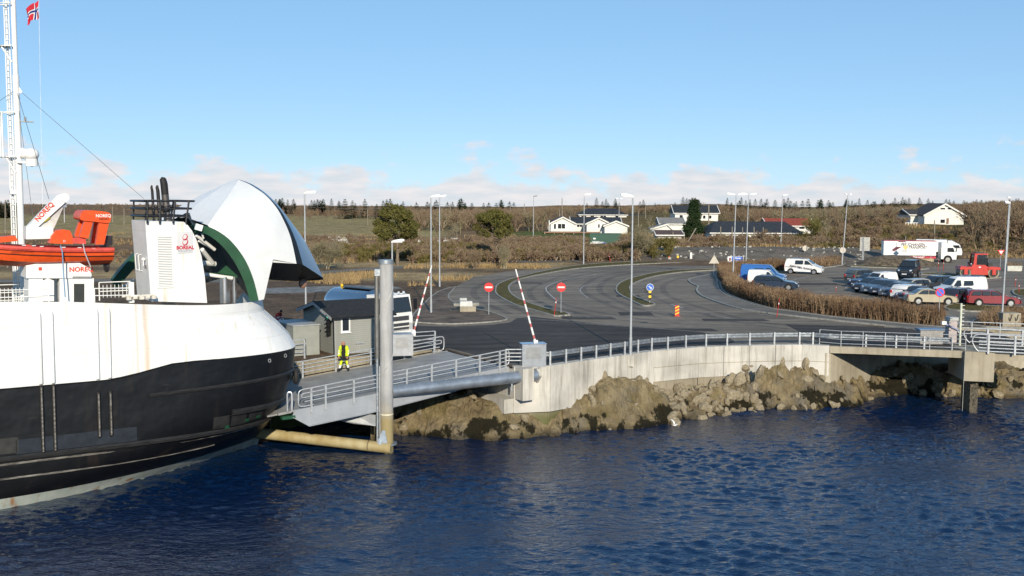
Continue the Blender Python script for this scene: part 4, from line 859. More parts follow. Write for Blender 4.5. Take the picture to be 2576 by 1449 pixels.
# ================================================================== QUAY, LINKSPAN, ROCKS
def conc_mat(name, base, dark, algae=None, zal=1.2):
    m = bpy.data.materials.new(name); m.use_nodes = True; t = m.node_tree; b = t.nodes['Principled BSDF']; b.inputs['Roughness'].default_value = 0.9; b.inputs['Specular IOR Level'].default_value = 0.2
    tc = t.nodes.new('ShaderNodeTexCoord'); mp = t.nodes.new('ShaderNodeMapping'); mp.inputs['Scale'].default_value = (3.2, 3.2, 0.25); t.links.new(tc.outputs['Object'], mp.inputs[0])
    n = t.nodes.new('ShaderNodeTexNoise'); n.inputs['Scale'].default_value = 1.0; n.inputs['Detail'].default_value = 8; n.inputs['Roughness'].default_value = 0.7; t.links.new(mp.outputs[0], n.inputs['Vector'])
    r = t.nodes.new('ShaderNodeValToRGB'); e = r.color_ramp.elements; e[0].position = 0.30; e[0].color = (*dark, 1); e[1].position = 0.52; e[1].color = (*base, 1); t.links.new(n.outputs[0], r.inputs[0]); o = r.outputs[0]
    n2 = t.nodes.new('ShaderNodeTexNoise'); n2.inputs['Scale'].default_value = 0.5; n2.inputs['Detail'].default_value = 5; t.links.new(tc.outputs['Object'], n2.inputs['Vector'])
    mr = t.nodes.new('ShaderNodeMapRange'); mr.inputs[1].default_value = 0.3; mr.inputs[2].default_value = 0.7; mr.inputs[3].default_value = 0.72; mr.inputs[4].default_value = 1.2; t.links.new(n2.outputs[0], mr.inputs[0])
    x = t.nodes.new('ShaderNodeMixRGB'); x.blend_type = 'MULTIPLY'; x.inputs[0].default_value = 1; t.links.new(o, x.inputs[1]); t.links.new(mr.outputs[0], x.inputs[2]); o = x.outputs[0]
    if algae:
        s = t.nodes.new('ShaderNodeSeparateXYZ'); t.links.new(tc.outputs['Object'], s.inputs[0])
        q = t.nodes.new('ShaderNodeMath'); q.operation = 'MULTIPLY_ADD'; q.inputs[1].default_value = 2.4; t.links.new(n2.outputs[0], q.inputs[0]); t.links.new(s.outputs[2], q.inputs[2])
        m2 = t.nodes.new('ShaderNodeMapRange'); m2.inputs[1].default_value = zal+1.5; m2.inputs[2].default_value = zal+0.7; m2.inputs[3].default_value = 0; m2.inputs[4].default_value = 0.9; t.links.new(q.outputs[0], m2.inputs[0])
        y = t.nodes.new('ShaderNodeMixRGB'); t.links.new(m2.outputs[0], y.inputs[0]); t.links.new(o, y.inputs[1]); y.inputs[2].default_value = (*algae, 1); o = y.outputs[0]
    t.links.new(o, b.inputs['Base Color'])
    n3 = t.nodes.new('ShaderNodeTexNoise'); n3.inputs['Scale'].default_value = 9; n3.inputs['Detail'].default_value = 6; t.links.new(tc.outputs['Object'], n3.inputs['Vector'])
    bp = t.nodes.new('ShaderNodeBump'); bp.inputs['Strength'].default_value = 0.3; bp.inputs['Distance'].default_value = 0.05; t.links.new(n3.outputs[0], bp.inputs['Height']); t.links.new(bp.outputs[0], b.inputs['Normal'])
    return m
QC = conc_mat('quay_concrete', (0.53, 0.505, 0.455), (0.29, 0.27, 0.23)); QCL = conc_mat('old_quay_concrete', (0.31, 0.27, 0.20), (0.20, 0.165, 0.11), (0.095, 0.10, 0.03), 1.2)
BC = conc_mat('bridge_concrete', (0.36, 0.32, 0.245), (0.27, 0.235, 0.17))
QW = thing('quay_wall', 'long curved pale concrete quay wall below the guardrail', 'quay wall')
full = [SHORE_NEAR]+QUAY+[BRG[0]]
def outw(a, b): d = (b-a); n = Vector((d.y, -d.x, 0)).normalized(); return n if n.y < 0 else -n
def wallrun(a, b, z0, z1, off, th, name, m, par, gap=0.012):
    d = (b-a).normalized(); n = outw(a, b); a = a+d*gap; b = b-d*gap
    P = [a+n*off, b+n*off, b+n*(off-th), a+n*(off-th)]
    mb = MB(); mb.prism([Vector((p.x, p.y, z0)) for p in P], (0, 0, z1-z0)); return mb.build(name, m, par)
segs = []
fr = smooth_pts(full, 1)
step = []
L = [0]
for i in range(1, len(full)): L.append(L[-1]+(full[i]-full[i-1]).length)
npan = 13; cuts = resamp(full, npan+1)
cuts = [full[0], full[1]]+resamp(full[1:], npan)[1:]
for i in range(len(cuts)-1):
    a, b = cuts[i], cuts[i+1]; t = i/(len(cuts)-2); zs = 1.35 if t < 0.42 else 2.05
    wallrun(a, b, zs, GZ-0.0+0.05, 0.02+0.012*(i % 2), 0.55, 'wall_panel', QC, QW)
    wallrun(a, b, -0.8, zs-0.015, -0.05-0.03*(i % 2) if t > .2 else -0.2, 0.6, 'footing_panel', QCL, QW)
    # formwork joint ribs: thin recessed second lift
    if t > 0.42: wallrun(a, b, 2.95, 2.985, 0.03+0.012*(i % 2), 0.05, 'lift_joint', QCL, QW, 0.03)
ca = LINK.w(12.9, -0.6, 0)
# abutment below the linkspan hinge
AB = thing('linkspan_abutment', 'stepped pale concrete abutment under the shore end of the linkspan', 'abutment')
def lbox(name, s0, s1, w0, w1, z0, z1, m, par):
    mb = MB(); mb.prism([LINK.w(s0, w0, z0), LINK.w(s1, w0, z0), LINK.w(s1, w1, z0), LINK.w(s0, w1, z0)], (0, 0, z1-z0)); return mb.build(name, m, par)
lbox('bearing_wall', 12.95, 13.6, -0.4, 8.6, 2.2, 3.88, QC, AB); lbox('bearing_ledge', 12.3, 13.6, -.55, 8.9, 1.35, 2.18, QC, AB); lbox('abutment_footing', 12.5, 13.6, -.4, 8.9, -0.8, 1.33, QCL, AB)
lbox('side_wall', 1.6, 12.9, 8.15, 8.6, -0.8, 3.97, QCL, AB)
lbox('corner_block', 12.95, 13.7, -1.5, -0.42, 2.19, 4.04, QC, AB)
# ---- bridge on the right
BR = thing('concrete_bridge', 'low concrete bridge with pier over the water at the right', 'bridge')
def deckrun(P, z0, z1, dep, name, m):
    mb = MB(); Q = [p+Vector((0.1, dep, 0)) for p in P]
    n = len(P); mb.prism([Vector((p.x, p.y, z0)) for p in P]+[Vector((q.x, q.y, z0)) for q in reversed(Q)], (0, 0, z1-z0)); return mb.build(name, m, BR)
Bf = [p+Vector((0, -0.05, 0)) for p in BRG]
deckrun(Bf, GZ-0.42, GZ+0.03, 12.2, 'bridge_deck', BC)
lo = G(2424, 885); hi = G(2499, 888)
mb = MB(); mb.prism([Vector((lo.x, lo.y-.22, 2.15)), Vector((hi.x, hi.y-.22, 2.15)), Vector((hi.x+.3, hi.y+3, 2.15)), Vector((lo.x+.3, lo.y+3, 2.15))], (0, 0, GZ+.06-2.15)); mb.build('pier', BC, BR)
mb = MB(); mb.prism([Vector((lo.x+.7, lo.y+.4, -.8)), Vector((hi.x-.7, hi.y+.4, -.8)), Vector((hi.x-.6, hi.y+2, -.8)), Vector((lo.x+.8, lo.y+2, -.8))], (0, 0, 2.94)); mb.build('pier_base', mat('barnacled_rock', (0.24, 0.20, 0.14), 0.95, 0, 0.4, 6, bump=.8), BR)
a = BRG[0]; b = Vector((BRG[0].x+9.5, BRG[0].y+10.2, 0))
mb = MB(); mb.prism([Vector((a.x-.25, a.y+.0, -.8)), Vector((a.x+.12, a.y+.05, -.8)), Vector((b.x, b.y, -.8)), Vector((b.x, b.y+.6, -.8)), Vector((a.x-.25, a.y+.7, -.8))], (0, 0, GZ-.43+.8)); mb.build('abutment_wall', BC, BR)
mb = MB(); mb.prism([Vector((b.x, b.y+.1, -.8)), Vector((46, 82.2, -.8)), Vector((80, 87.2, -.8)), Vector((80, 88, -.8)), Vector((b.x, b.y+.9, -.8))], (0, 0, GZ-.02+.8)); mb.build('back_wall', BC, BR)
mb = MB(); mb.cyl((lo.x-.05, lo.y-.3, 0.2), (lo.x-.02, lo.y-.3, GZ), .012, n=5); mb.build('hanging_rope', mat('rope', (0.5, 0.5, 0.45)), BR)
# bridge deck surface joins the road
sheet('bridge_road', [p+Vector((0, .35, 0)) for p in Bf]+[p+Vector((.1, 12.0, 0)) for p in reversed(Bf)], GZ+0.045, ASPHN)
# ---- rocks along the shore: a lumpy strip from the wall foot down into the water
def rock_mat(name, tan, brown, weed, moss):
    m = bpy.data.materials.new(name); m.use_nodes = True; t = m.node_tree; b = t.nodes['Principled BSDF']; b.inputs['Roughness'].default_value = 0.9; b.inputs['Specular IOR Level'].default_value = 0.25
    tc = t.nodes.new('ShaderNodeTexCoord'); v = tc.outputs['Object']
    def nz(sc, d=6, rough=.6, st=None):
        n = t.nodes.new('ShaderNodeTexNoise'); n.inputs['Scale'].default_value = sc; n.inputs['Detail'].default_value = d; n.inputs['Roughness'].default_value = rough
        if st:
            mp = t.nodes.new('ShaderNodeMapping'); mp.inputs['Scale'].default_value = st; t.links.new(v, mp.inputs[0]); t.links.new(mp.outputs[0], n.inputs['Vector'])
        else: t.links.new(v, n.inputs['Vector'])
        return n.outputs[0]
    def ramp(i, p0, c0, p1, c1):
        r = t.nodes.new('ShaderNodeValToRGB'); e = r.color_ramp.elements; e[0].position = p0; e[0].color = (*c0, 1); e[1].position = p1; e[1].color = (*c1, 1); t.links.new(i, r.inputs[0]); return r.outputs[0]
    o = ramp(nz(1.1, 8, .65), 0.33, brown, 0.62, tan)
    # mossy tops
    ge = t.nodes.new('ShaderNodeNewGeometry'); sp = t.nodes.new('ShaderNodeSeparateXYZ'); t.links.new(tc.outputs['Object'], sp.inputs[0])
    f = ramp(nz(0.8, 7, .7), 0.5, (0, 0, 0), 0.68, (.8, .8, .8)); x = t.nodes.new('ShaderNodeMixRGB'); t.links.new(f, x.inputs[0]); t.links.new(o, x.inputs[1]); x.inputs[2].default_value = (*moss, 1); o = x.outputs[0]
    f = ramp(nz(0.45, 6, .6), 0.5, (0, 0, 0), 0.66, (.85, .85, .85)); x = t.nodes.new('ShaderNodeMixRGB'); t.links.new(f, x.inputs[0]); t.links.new(o, x.inputs[1]); x.inputs[2].default_value = (0.27, 0.24, 0.19, 1); o = x.outputs[0]
    # seaweed in patches between low and high water
    w1 = nz(0.62, 10, .66, (1, 1, .6)); mr = t.nodes.new('ShaderNodeMapRange'); mr.inputs[1].default_value = 2.0; mr.inputs[2].default_value = 0.8; mr.inputs[3].default_value = -0.22; mr.inputs[4].default_value = 0.03; t.links.new(sp.outputs[2], mr.inputs[0])
    ad = t.nodes.new('ShaderNodeMath'); t.links.new(w1, ad.inputs[0]); t.links.new(mr.outputs[0], ad.inputs[1])
    f = ramp(ad.outputs[0], 0.535, (0, 0, 0), 0.57, (1, 1, 1)); x = t.nodes.new('ShaderNodeMixRGB'); t.links.new(f, x.inputs[0]); t.links.new(o, x.inputs[1]); x.inputs[2].default_value = (*weed, 1); o = x.outputs[0]
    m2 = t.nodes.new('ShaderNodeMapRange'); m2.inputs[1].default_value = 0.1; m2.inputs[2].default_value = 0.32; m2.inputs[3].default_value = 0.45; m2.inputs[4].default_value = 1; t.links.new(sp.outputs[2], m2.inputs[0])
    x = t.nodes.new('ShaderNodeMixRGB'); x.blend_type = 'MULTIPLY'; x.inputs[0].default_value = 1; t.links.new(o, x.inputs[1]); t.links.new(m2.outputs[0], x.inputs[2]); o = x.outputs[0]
    t.links.new(o, b.inputs['Base Color'])
    vo = t.nodes.new('ShaderNodeTexVoronoi'); vo.feature = 'DISTANCE_TO_EDGE'; vo.inputs['Scale'].default_value = 1.2; t.links.new(v, vo.inputs['Vector'])
    q = t.nodes.new('ShaderNodeMath'); q.operation = 'MULTIPLY_ADD'; q.inputs[1].default_value = 0.6; t.links.new(nz(3.2, 10, .72, (1.3, 1.3, .45)), q.inputs[2]); t.links.new(vo.outputs[0], q.inputs[0])
    bp = t.nodes.new('ShaderNodeBump'); bp.inputs['Strength'].default_value = 1.0; bp.inputs['Distance'].default_value = 0.7; t.links.new(q.outputs[0], bp.inputs['Height']); t.links.new(bp.outputs[0], b.inputs['Normal'])
    return m
RM = rock_mat('shore_rock', (0.46, 0.36, 0.205), (0.22, 0.165, 0.09), (0.028, 0.023, 0.010), (0.23, 0.185, 0.07))
STM = mat('loose_stone', (0.36, 0.30, 0.20), .9, 0, 0, 3, dark=(0.16, 0.13, 0.085), bump=.5)
# shore line: waterline pixels, and crest heights along it
wl = [(930, 1108), (985, 1092), (1040, 1094), (1100, 1100), (1170, 1107), (1240, 1109), (1330, 1103), (1400, 1096), (1460, 1086), (1540, 1081), (1620, 1076), (1700, 1068), (1730, 1056), (1790, 1046), (1860, 1038), (1920, 1030), (1990, 1028), (2060, 1031), (2110, 1029), (2160, 1020), (2190, 1004), (2240, 994), (2330, 993), (2400, 1000), (2500, 1003), (2640, 1000)]
cr = [1.9, 2.1, 2.3, 2.3, 2.1, 1.8, 1.5, 1.7, 2.3, 3.0, 2.4, 1.2, 1.2, 1.4, 1.7, 2.8, 2.8, 2.5, 1.9, 1.6, 1.4, 1.6, 1.7, 1.4, 1.6, 1.6]
WLp = [G(px, py, 0) for px, py in wl]
NS = 560; NTt = 60
Wl = resamp(WLp, NS); 
Lw = [0]
for i in range(1, len(WLp)): Lw.append(Lw[-1]+(WLp[i]-WLp[i-1]).length)
def crest(i):
    t = Lw[-1]*i/(NS-1); j = 0
    while j < len(Lw)-2 and Lw[j+1] < t: j += 1
    u = (t-Lw[j])/(Lw[j+1]-Lw[j]); u = u*u*(3-2*u); return lerp(cr[j], cr[j+1], u)
rows = []
for j in range(NTt):
    v = j/(NTt-1); row = []
    for i in range(NS):
        p = Wl[i]; back = Vector((-0.02*p.x/10, 1, 0)); dep = 7.0
        c_ = crest(i); q = p+back*(v*dep-0.6)
        prof = ss(0.05, 0.34, v)
        z = -0.55+0.6*ss(0, .12, v)+c_*prof
        ridge = 1-abs(noise.noise((q.x*.33+7, q.y*.33, z*.3)))*2
        n = noise.fractal((q.x*.55, q.y*.55, z*.8), 0.9, 2.1, 5)
        wq = .8*noise.noise((q.x*.6, q.y*.6, 1)); blk = noise.cell((q.x*1.3+wq, q.y*1.1+wq, 3.1)); st_ = (q.x*.75+q.y*.35+z*.5+.9*wq); st_ = (st_ % 1.0)-.5
        z += (0.40*n+0.30*(ridge-.5)+0.34*(blk-.5)+.30*st_)*ss(0.02, .2, v)*(0.42+0.13*c_)*(.85 if i < 200 else 1.05)
        rd = noise.ridged_multi_fractal((q.x*.42+3, q.y*.6, z*.5), 1.0, 2.2, 5, 1.0, 2.0); z += (.15*(rd-1.1)+.10*noise.turbulence((q.x*1.4, q.y*1.4, z), 4, True))*ss(.03, .16, v)
        q2 = q+Vector((0.35*noise.noise((q.x*.8, q.y*.8, 5)), 0.5*noise.noise((q.x*.7, q.y*.7, 8)), 0)); row.append((q2.x, q2.y, min(z, 3.55, c_+.12+.25*noise.noise((q.x*.5, q.y*.5, 11)))))
    rows.append(row)
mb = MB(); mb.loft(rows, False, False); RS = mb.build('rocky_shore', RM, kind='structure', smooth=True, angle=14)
# boulders tumbled on the right-hand slope: stones of the shore
bm0 = []
for k in range(5):
    bm = bmesh.new(); bmesh.ops.create_icosphere(bm, subdivisions=2, radius=1); rr = random.Random(k+3)
    pl_ = [(Vector((rr.gauss(0, 1), rr.gauss(0, 1), rr.gauss(0, 1))).normalized(), rr.uniform(.55, .85)) for _ in range(9)]
    for v in bm.verts:
        for n_, d_ in pl_:
            e = v.co.dot(n_)-d_
            if e > 0: v.co -= n_*e
        v.co *= 1+.06*noise.noise(v.co*2+Vector((k, 0, 0)))
    me = bpy.data.meshes.new('stone'); bm.to_mesh(me); bm.free(); me.materials.append(STM); bm0.append(me)
def surf_at(i, v): r = rows[min(NTt-1, int(v*(NTt-1)))][min(NS-1, max(0, int(i)))]; return Vector(r)
rr = random.Random(11)
def ipx(px):
    return min(range(NS), key=lambda i: abs(proj(Wl[i])[0]-px))
for k in range(275):
    px = rr.uniform(1690, 2140) if k < 60 else rr.uniform(1690, 1910) if k < 200 else rr.uniform(2180, 2560) if k < 240 else rr.uniform(1000, 1700); v = rr.uniform(.07, .55); p = surf_at(ipx(px), v); s_ = rr.uniform(.13, .36)*(1.5 if rr.random() < .12 else 1)
    o = link('stone', bm0[k % 5], RS, (p.x, p.y, p.z+s_*.25)); o.rotation_euler = (rr.uniform(0, 6), rr.uniform(0, 6), rr.uniform(0, 6)); o.scale = (s_*rr.uniform(.9, 1.5), s_*rr.uniform(.8, 1.2), s_*rr.uniform(.6, .9))
# a tall upright rock slab by the wall
o = link('stone', bm0[1], RS, A(1912, 936, 68.6)); o.scale = (.28, .3, .55); o.rotation_euler = (0, .1, .4)
# ---- linkspan
LS = thing('linkspan', 'grey steel linkspan ramp with tubular railings sloping down to the ferry', 'ramp', LINK.o, HEAD)
LDECK = mat('linkspan_deck', (0.31, 0.305, 0.295), 0.7, 0.2, 0.12, 1.2, bump=.1); LGIRD = mat('linkspan_grey', (0.36, 0.38, 0.41), 0.5, 0.2, 0.08, 1.0)
sl_ = (3.96-2.80)/12.8
def dz(s): return 2.80+sl_*s
def lp(s, w, h=0): return Vector((s, w, dz(s)+h))
WD = 7.3
mb = MB(); mb.prism([lp(-1.0, .06, -.12), lp(12.85, .06, -.12), lp(12.85, WD-.06, -.12), lp(-1.0, WD-.06, -.12)], (0, 0, .12)); mb.build('deck_plate', LDECK, LS)
def girder(w, m=LGIRD):
    P = [lp(-.1, w, -.0), lp(13, w, .02), lp(13, w, -.45), lp(9, w, -.75), lp(4, w, -.95), lp(.6, w, -.95), lp(-.3, w, -.3)]
    mb = MB(); mb.prism(P, (0, .05, 0)); lo_ = [P[2], P[3], P[4], P[5], P[6]]
    for a, b in zip(lo_[:-1], lo_[1:]): mb.prism([a+Vector((0, -.12, 0)), b+Vector((0, -.12, 0)), b+Vector((0, .17, 0)), a+Vector((0, .17, 0))], (0, 0, -.03))
    mb.build('girder', m, LS)
girder(0.0); girder(WD-.05)
for s_ in (1.5, 4.2, 6.9, 9.6): MB().prism([lp(s_, .1, -.15), lp(s_, WD-.1, -.15), lp(s_, WD-.1, -.7), lp(s_, .1, -.7)], (.06, 0, 0)).build('cross_beam', LGIRD, LS)
# lower bracing plate seen below the girder
MB().prism([SHIP.l(A(*p)) - SHIP.l(LINK.o) for p in [(822, 1052, 56.9), (878, 1036, 57.2), (945, 1044, 57.0), (945, 1072, 57.0), (890, 1066, 57)]], (0, .1, 0)).build('lift_plate', mat('linkspan_grey2', (0.33, 0.34, 0.35), 0.5, .2), LS)
# transition flap towards the ship
MB().prism([lp(-1.5, .3, -.15), lp(-.1, .1, -.1), lp(-.1, WD-.1, -.1), lp(-1.5, WD-.3, -.15)], (0, 0, .08)).build('ramp_flap', LDECK, LS)
MB().box(lp(-.5, .05, -.3), (.7, .3, .16)).build('green_bumper', GREENP, LS)
def ls_rail(w, posts, out, name):
    for s_ in posts: MB().box((s_, w+out*.06, dz(s_)+.36), (.11, .07, 1.32)).build('railing_post', GALVM, LS)
    for h in (1.0, .78, .56, .34):
        P = [lp(posts[0]-.35, w, h), lp(posts[-1]+.35, w, h)]; r = .032 if h < .95 else .036
        MB().tube(P, r, 7).build('railing_bar', GALVM, LS, smooth=True)
    # rounded end loops
    for e, d in ((posts[0]-.35, -1), (posts[-1]+.35, 1)):
        P = smooth_pts([lp(e, w, 1.0), lp(e+d*.22, w, .96), lp(e+d*.32, w, .8), lp(e+d*.32, w, .3), lp(e+d*.22, w, .14), lp(e, w, .1)], 3)+[lp(e-d*.5, w, .1)]
        MB().tube(P, .036, 7).build('railing_loop', GALVM, LS, smooth=True)
        P = smooth_pts([lp(e, w, .78), lp(e+d*.12, w, .74), lp(e+d*.15, w, .65), lp(e+d*.12, w, .58), lp(e, w, .56)], 3); MB().tube(P, .032, 6).build('railing_loop', GALVM, LS, smooth=True)
ls_rail(0.02, [.75, 1.55, 3.15, 4.7, 6.3, 7.85, 9.4, 10.95, 12.3], -1, 'near'); ls_rail(WD-.05, [-.4, 1.2, 3.2, 5.3, 7.6, 9.9, 12.0], 1, 'far')
mb = MB(); e = lp(-.35, -.15, 0); mb.tube(smooth_pts([e+Vector((0, 0, 0)), e+Vector((0, 0, .9)), e+Vector((-.1, .05, 1.0)), e+Vector((-.2, .1, .9)), e+Vector((-.2, .1, 0))], 3), .045, 8); mb.build('guard_loop', mat('bright_steel', (0.7, 0.7, 0.72), .3, .6), LS, smooth=True)
# second short railing and quay railings on the far side, beside the hut
def q_rail(name, label, P, h, bars, m=GALVM, post=1.3, r=.032, loops=True, pw=.1):
    o = thing(name, label, 'railing', P[0]); o0 = Vector(P[0]); P = [Vector(p)-o0 for p in P]
    for k in range(bars): MB().tube([p+Vector((0, 0, h-(h-.18)*k/(bars-.2))) for p in P], r, 7).build('railing_bar', m, o, smooth=True)
    for a, b in zip(P[:-1], P[1:]):
        n = max(1, round((b-a).length/post))
        for i in range(n+1):
            if i == n and b is not P[-1]: continue
            q = a.lerp(b, i/n); MB().box(q+Vector((0, 0, h/2-.1)), (pw, pw*.7, h+.2), rz=HEAD).build('railing_post', m, o)
    return o
q_rail('quay_railing', 'galvanised tube railing in front of the grey hut', [LINK.w(-1.6, 8.9, GZ), LINK.w(3.9, 8.75, GZ)], 1.15, 4)
q_rail('quay_railing', 'short galvanised end railing beside the left barrier cabinet', [LINK.w(9.4, 8.45, GZ), LINK.w(12.6, 8.3, GZ)], 1.15, 4)
q_rail('quay_railing', 'short looped galvanised railing at the foot of the right barrier cabinet', [G(1272, 922), G(1362, 922)], 1.0, 4, post=.95)
# ---- pile, slim post and pipes
def pile_mat():
    return conc_mat('weathered_steel_pile', (0.40, 0.40, 0.40), (0.28, 0.28, 0.28), (0.30, 0.235, 0.10), 2.2)
PM = pile_mat(); PB = G(968, 1136, 0); PB = Vector((PB.x, PB.y, 0)); pd_ = PB.y
pr = 0.355; ptop = A(975, 662, pd_).z
PI = thing('mooring_pile', 'tall thick grey steel pile standing in the water beside the linkspan', 'pile', (A(972, 900, pd_).x, pd_, 0))
mb = MB(); mb.cyl((0, 0, -2), (0, 0, ptop), pr, n=28); mb.build('pile_shaft', PM, PI, smooth=True)
mb = MB(); mb.cyl((0, 0, ptop-.02), (0, 0, ptop+.18), pr*1.13, n=28); mb.build('pile_cap', GALV, PI, smooth=True)
mb = MB(); mb.cyl((0, 0, 2.05), (0, 0, 2.12), pr*1.02, n=28); mb.build('pile_weld', mat('bright_band', (0.7, 0.65, 0.5), .4), PI, smooth=True)
mb = MB(); mb.tube([(pr*1.01*math.cos(t*1.1-2.2), pr*1.01*math.sin(t*1.1-2.2), 4.2+t*.62) for t in [i*.25 for i in range(37)]], .018, 5); mb.build('spiral_weld', mat('weld_light', (0.55, 0.55, 0.5), .4, .3), PI)
mb = MB(); mb.cyl((0, 0, .42), (0, 0, .5), .56, n=20); mb.prism([(-.5, -.45, .5), (.1, -.45, .5), (-.05, -.4, 1.25), (-.2, -.4, 1.25)], (0, .1, 0)); mb.prism([(-.35, -.55, .5), (-.35, 0, .5), (-.25, -.2, 1.2)], (.1, 0, 0)); mb.build('bracket_collar', mat('blue_grey_steel', (0.26, 0.31, 0.38), .5, .3, .15), PI)
SP = A(948, 800, pd_-.15); zt = A(948, 690, pd_-.15).z; zb = A(948, 1075, pd_-.15).z
PO = thing('guide_post', 'slim steel guide post bolted next to the thick mooring pile', 'post', (SP.x, SP.y, 0))
MB().cyl((0, 0, A(948, 900, pd_).z), (0, 0, zt), .12, n=14).build('upper_tube', mat('dull_steel', (0.28, 0.265, 0.24), .35, .7, .1), PO, smooth=True)
MB().cyl((0, 0, .3), (0, 0, A(948, 898, pd_).z), .075, n=12).build('lower_rod', GALV, PO, smooth=True)
mb = MB(); mb.box((.06, 0, zt+.1), (.3, .3, .35)); mb.box((.3, 0, zt+.16), (.4, .12, .2)); mb.build('head_bracket', GALV, PO)
mb = MB(); mb.box((.17, .12, 2.6), (.14, .2, 4.2)); mb.build('guide_rail', mat('linkspan_grey3', (0.34, 0.35, 0.36), .5, .3), PO)
pa = A(985, 1127, pd_-.4); pb = A(640, 1088, 58.5)
BO = thing('fender_boom', 'yellowish horizontal boom pipe just above the water between ferry and pile', 'boom', (pa.x, pa.y, 0))
BM = mat('weathered_yellow_pipe', (0.42, 0.36, 0.20), .6, 0, 0, 1.6, dark=(0.30, 0.22, 0.09))
mb = MB(); mb.cyl(Vector((0, 0, pa.z-.02)), pb-Vector((pa.x, pa.y, 0)), .30, n=20); mb.build('boom_pipe', BM, BO, smooth=True)
d = (pb-pa).normalized(); q = Vector((0, 0, pa.z))+d*1.25; mb = MB(); mb.cyl(q, q+d*.06, .31, n=20); mb.build('boom_band', mat('band_dark', (0.16, 0.12, 0.06)), BO, smooth=True)
a = A(1350, 944, 61.3); b = A(985, 985, pd_+.1)
PP = thing('tie_pipe', 'blue-grey steel pipe from the mooring pile to the quay wall corner', 'pipe', (b.x, b.y, 0))
PIPEM = mat('blue_grey_pipe', (0.30, 0.34, 0.39), .38, .55, .15, 1.5)
mb = MB(); o0 = Vector((b.x, b.y, 0)); mb.cyl(b-o0, a-o0, .31, n=24); mb.build('pipe_shaft', PIPEM, PP, smooth=True)
d = (a-b).normalized(); mb = MB(); mb.cyl(a-o0-d*.02, a-o0+d*.12, .42, n=4); mb.build('pipe_flange', QC, PP)
mb = MB(); q = (a-o0)-d*1.6; mb.cyl(q-Vector((0, 0, .3)), q-Vector((0, 0, .75)), .05, n=6); mb.build('pipe_support', GALV, PP)
mb = MB(); mb.tube([(b-o0)+d*3+Vector((0, 0, .34)), (a-o0)-d*.4+Vector((0, 0, .36)), (a-o0)+d*.2+Vector((0, 0, .42))], .03, 6); mb.build('conduit', GALV, PP)
# ---- guardrail along the quay
GRD = thing('guardrail', 'galvanised W-beam guardrail following the top of the quay wall', 'guardrail')
gp = QUAY+BRG[:5]
pm_ = None
for i, p in enumerate(gp):
    if i in (16,): continue
    mb = MB(); mb.box((0, 0, .41), (.10, .09, .82)); o = mb.build('guardrail_post', GALVM, GRD); o.location = (p.x, p.y+.16, GZ+.05); o.rotation_euler = (0, 0, math.atan2(gp[min(i+1, len(gp)-1)].y-gp[i-1 if i else 0].y, 5))
gb = [QUAY[0]+Vector((-.9, -.1, 0))]+gp
prof = [(-.02, .50), (.03, .54), (.03, .60), (-.03, .645), (.03, .69), (.03, .75), (-.02, .79)]
def wbeam(P, par, zb=GZ+.05, dy=.27):
    for k in range(len(P)-1):
        a, b = P[k]+Vector((0, dy, 0)), P[k+1]+Vector((0, dy, 0)); d = (b-a).normalized(); n = Vector((-d.y, d.x, 0))
        mb = MB(); mb.loft([[q+n*o_+Vector((0, 0, zb-GZ+h+GZ-q.z)) for o_, h in prof]+[q+n*(o_+.012)+Vector((0, 0, zb-GZ+h+GZ-q.z)) for o_, h in reversed(prof)] for q in (a-d*.03, b+d*.03)]); mb.build('guardrail_beam', GALV, par)
wbeam(gb, GRD)
o = MB().cyl((0, 0, .42), (0, 0, .82), .11, n=12).build('beam_end', GALV, GRD, smooth=True); o.location = gb[0]+Vector((-.1, .27, .05))
# bridge hand railing, thin tubes
bp0 = [G(2061, 868)]+[G(x, y) for x, y in ((2115, 872.5), (2170, 874.5), (2226, 876.5), (2281, 878.5), (2338, 880.5), (2394, 882.5), (2428, 884))]
HR = thing('bridge_handrail', 'thin galvanised hand railing on the edge of the bridge', 'railing')
for p in bp0: MB().cyl((p.x, p.y-.02, GZ), (p.x, p.y-.02, GZ+1.05), .025, n=6).build('railing_post', GALVM, HR)
for h in (1.05, .78, .5, .22): MB().tube([(p.x, p.y-.02, GZ+h) for p in bp0], .022, 6).build('railing_bar', GALVM, HR, smooth=True)
# second linkspan on the right: railings receding to the right
def rail_px(name, label, pts, h, bars, posts, r=.04, m=GALVM, pw=.12):
    o = thing(name, label, 'railing', pts[0]); o0 = Vector(pts[0]); P = [Vector(p)-o0 for p in pts]
    for k in range(bars): MB().tube([p+Vector((0, 0, h*(1-k/(bars-.35)))) for p in P], r, 7).build('railing_bar', m, o, smooth=True)
    for t in posts:
        q = P[0].lerp(P[-1], t); MB().box(q+Vector((0, 0, h/2)), (pw, pw, h+.05)).build('railing_post', m, o)
    e = P[0]; d = (P[0]-P[-1]).normalized(); MB().tube(smooth_pts([e+Vector((0, 0, h)), e+d*.3+Vector((0, 0, h*.9)), e+d*.4+Vector((0, 0, h*.6)), e+d*.2+Vector((0, 0, h*.25)), e+Vector((0, 0, .1))], 4), r, 7).build('railing_loop', m, o, smooth=True)
    return o
rail_px('ramp_railing', 'nearest of the three parallel ramp railings at the right edge', [G(2462, 888), G(2660, 898)], 1.2, 6, (.12, .46, .8))
rail_px('ramp_railing', 'middle of the three parallel ramp railings at the right edge', [G(2440, 866), G(2660, 878)], 1.1, 4, (.2, .6, .9))
rail_px('ramp_railing', 'farthest of the three parallel ramp railings at the right edge', [G(2420, 848), G(2660, 858)], 1.1, 3, (.1, .4, .7), r=.03, pw=.06)
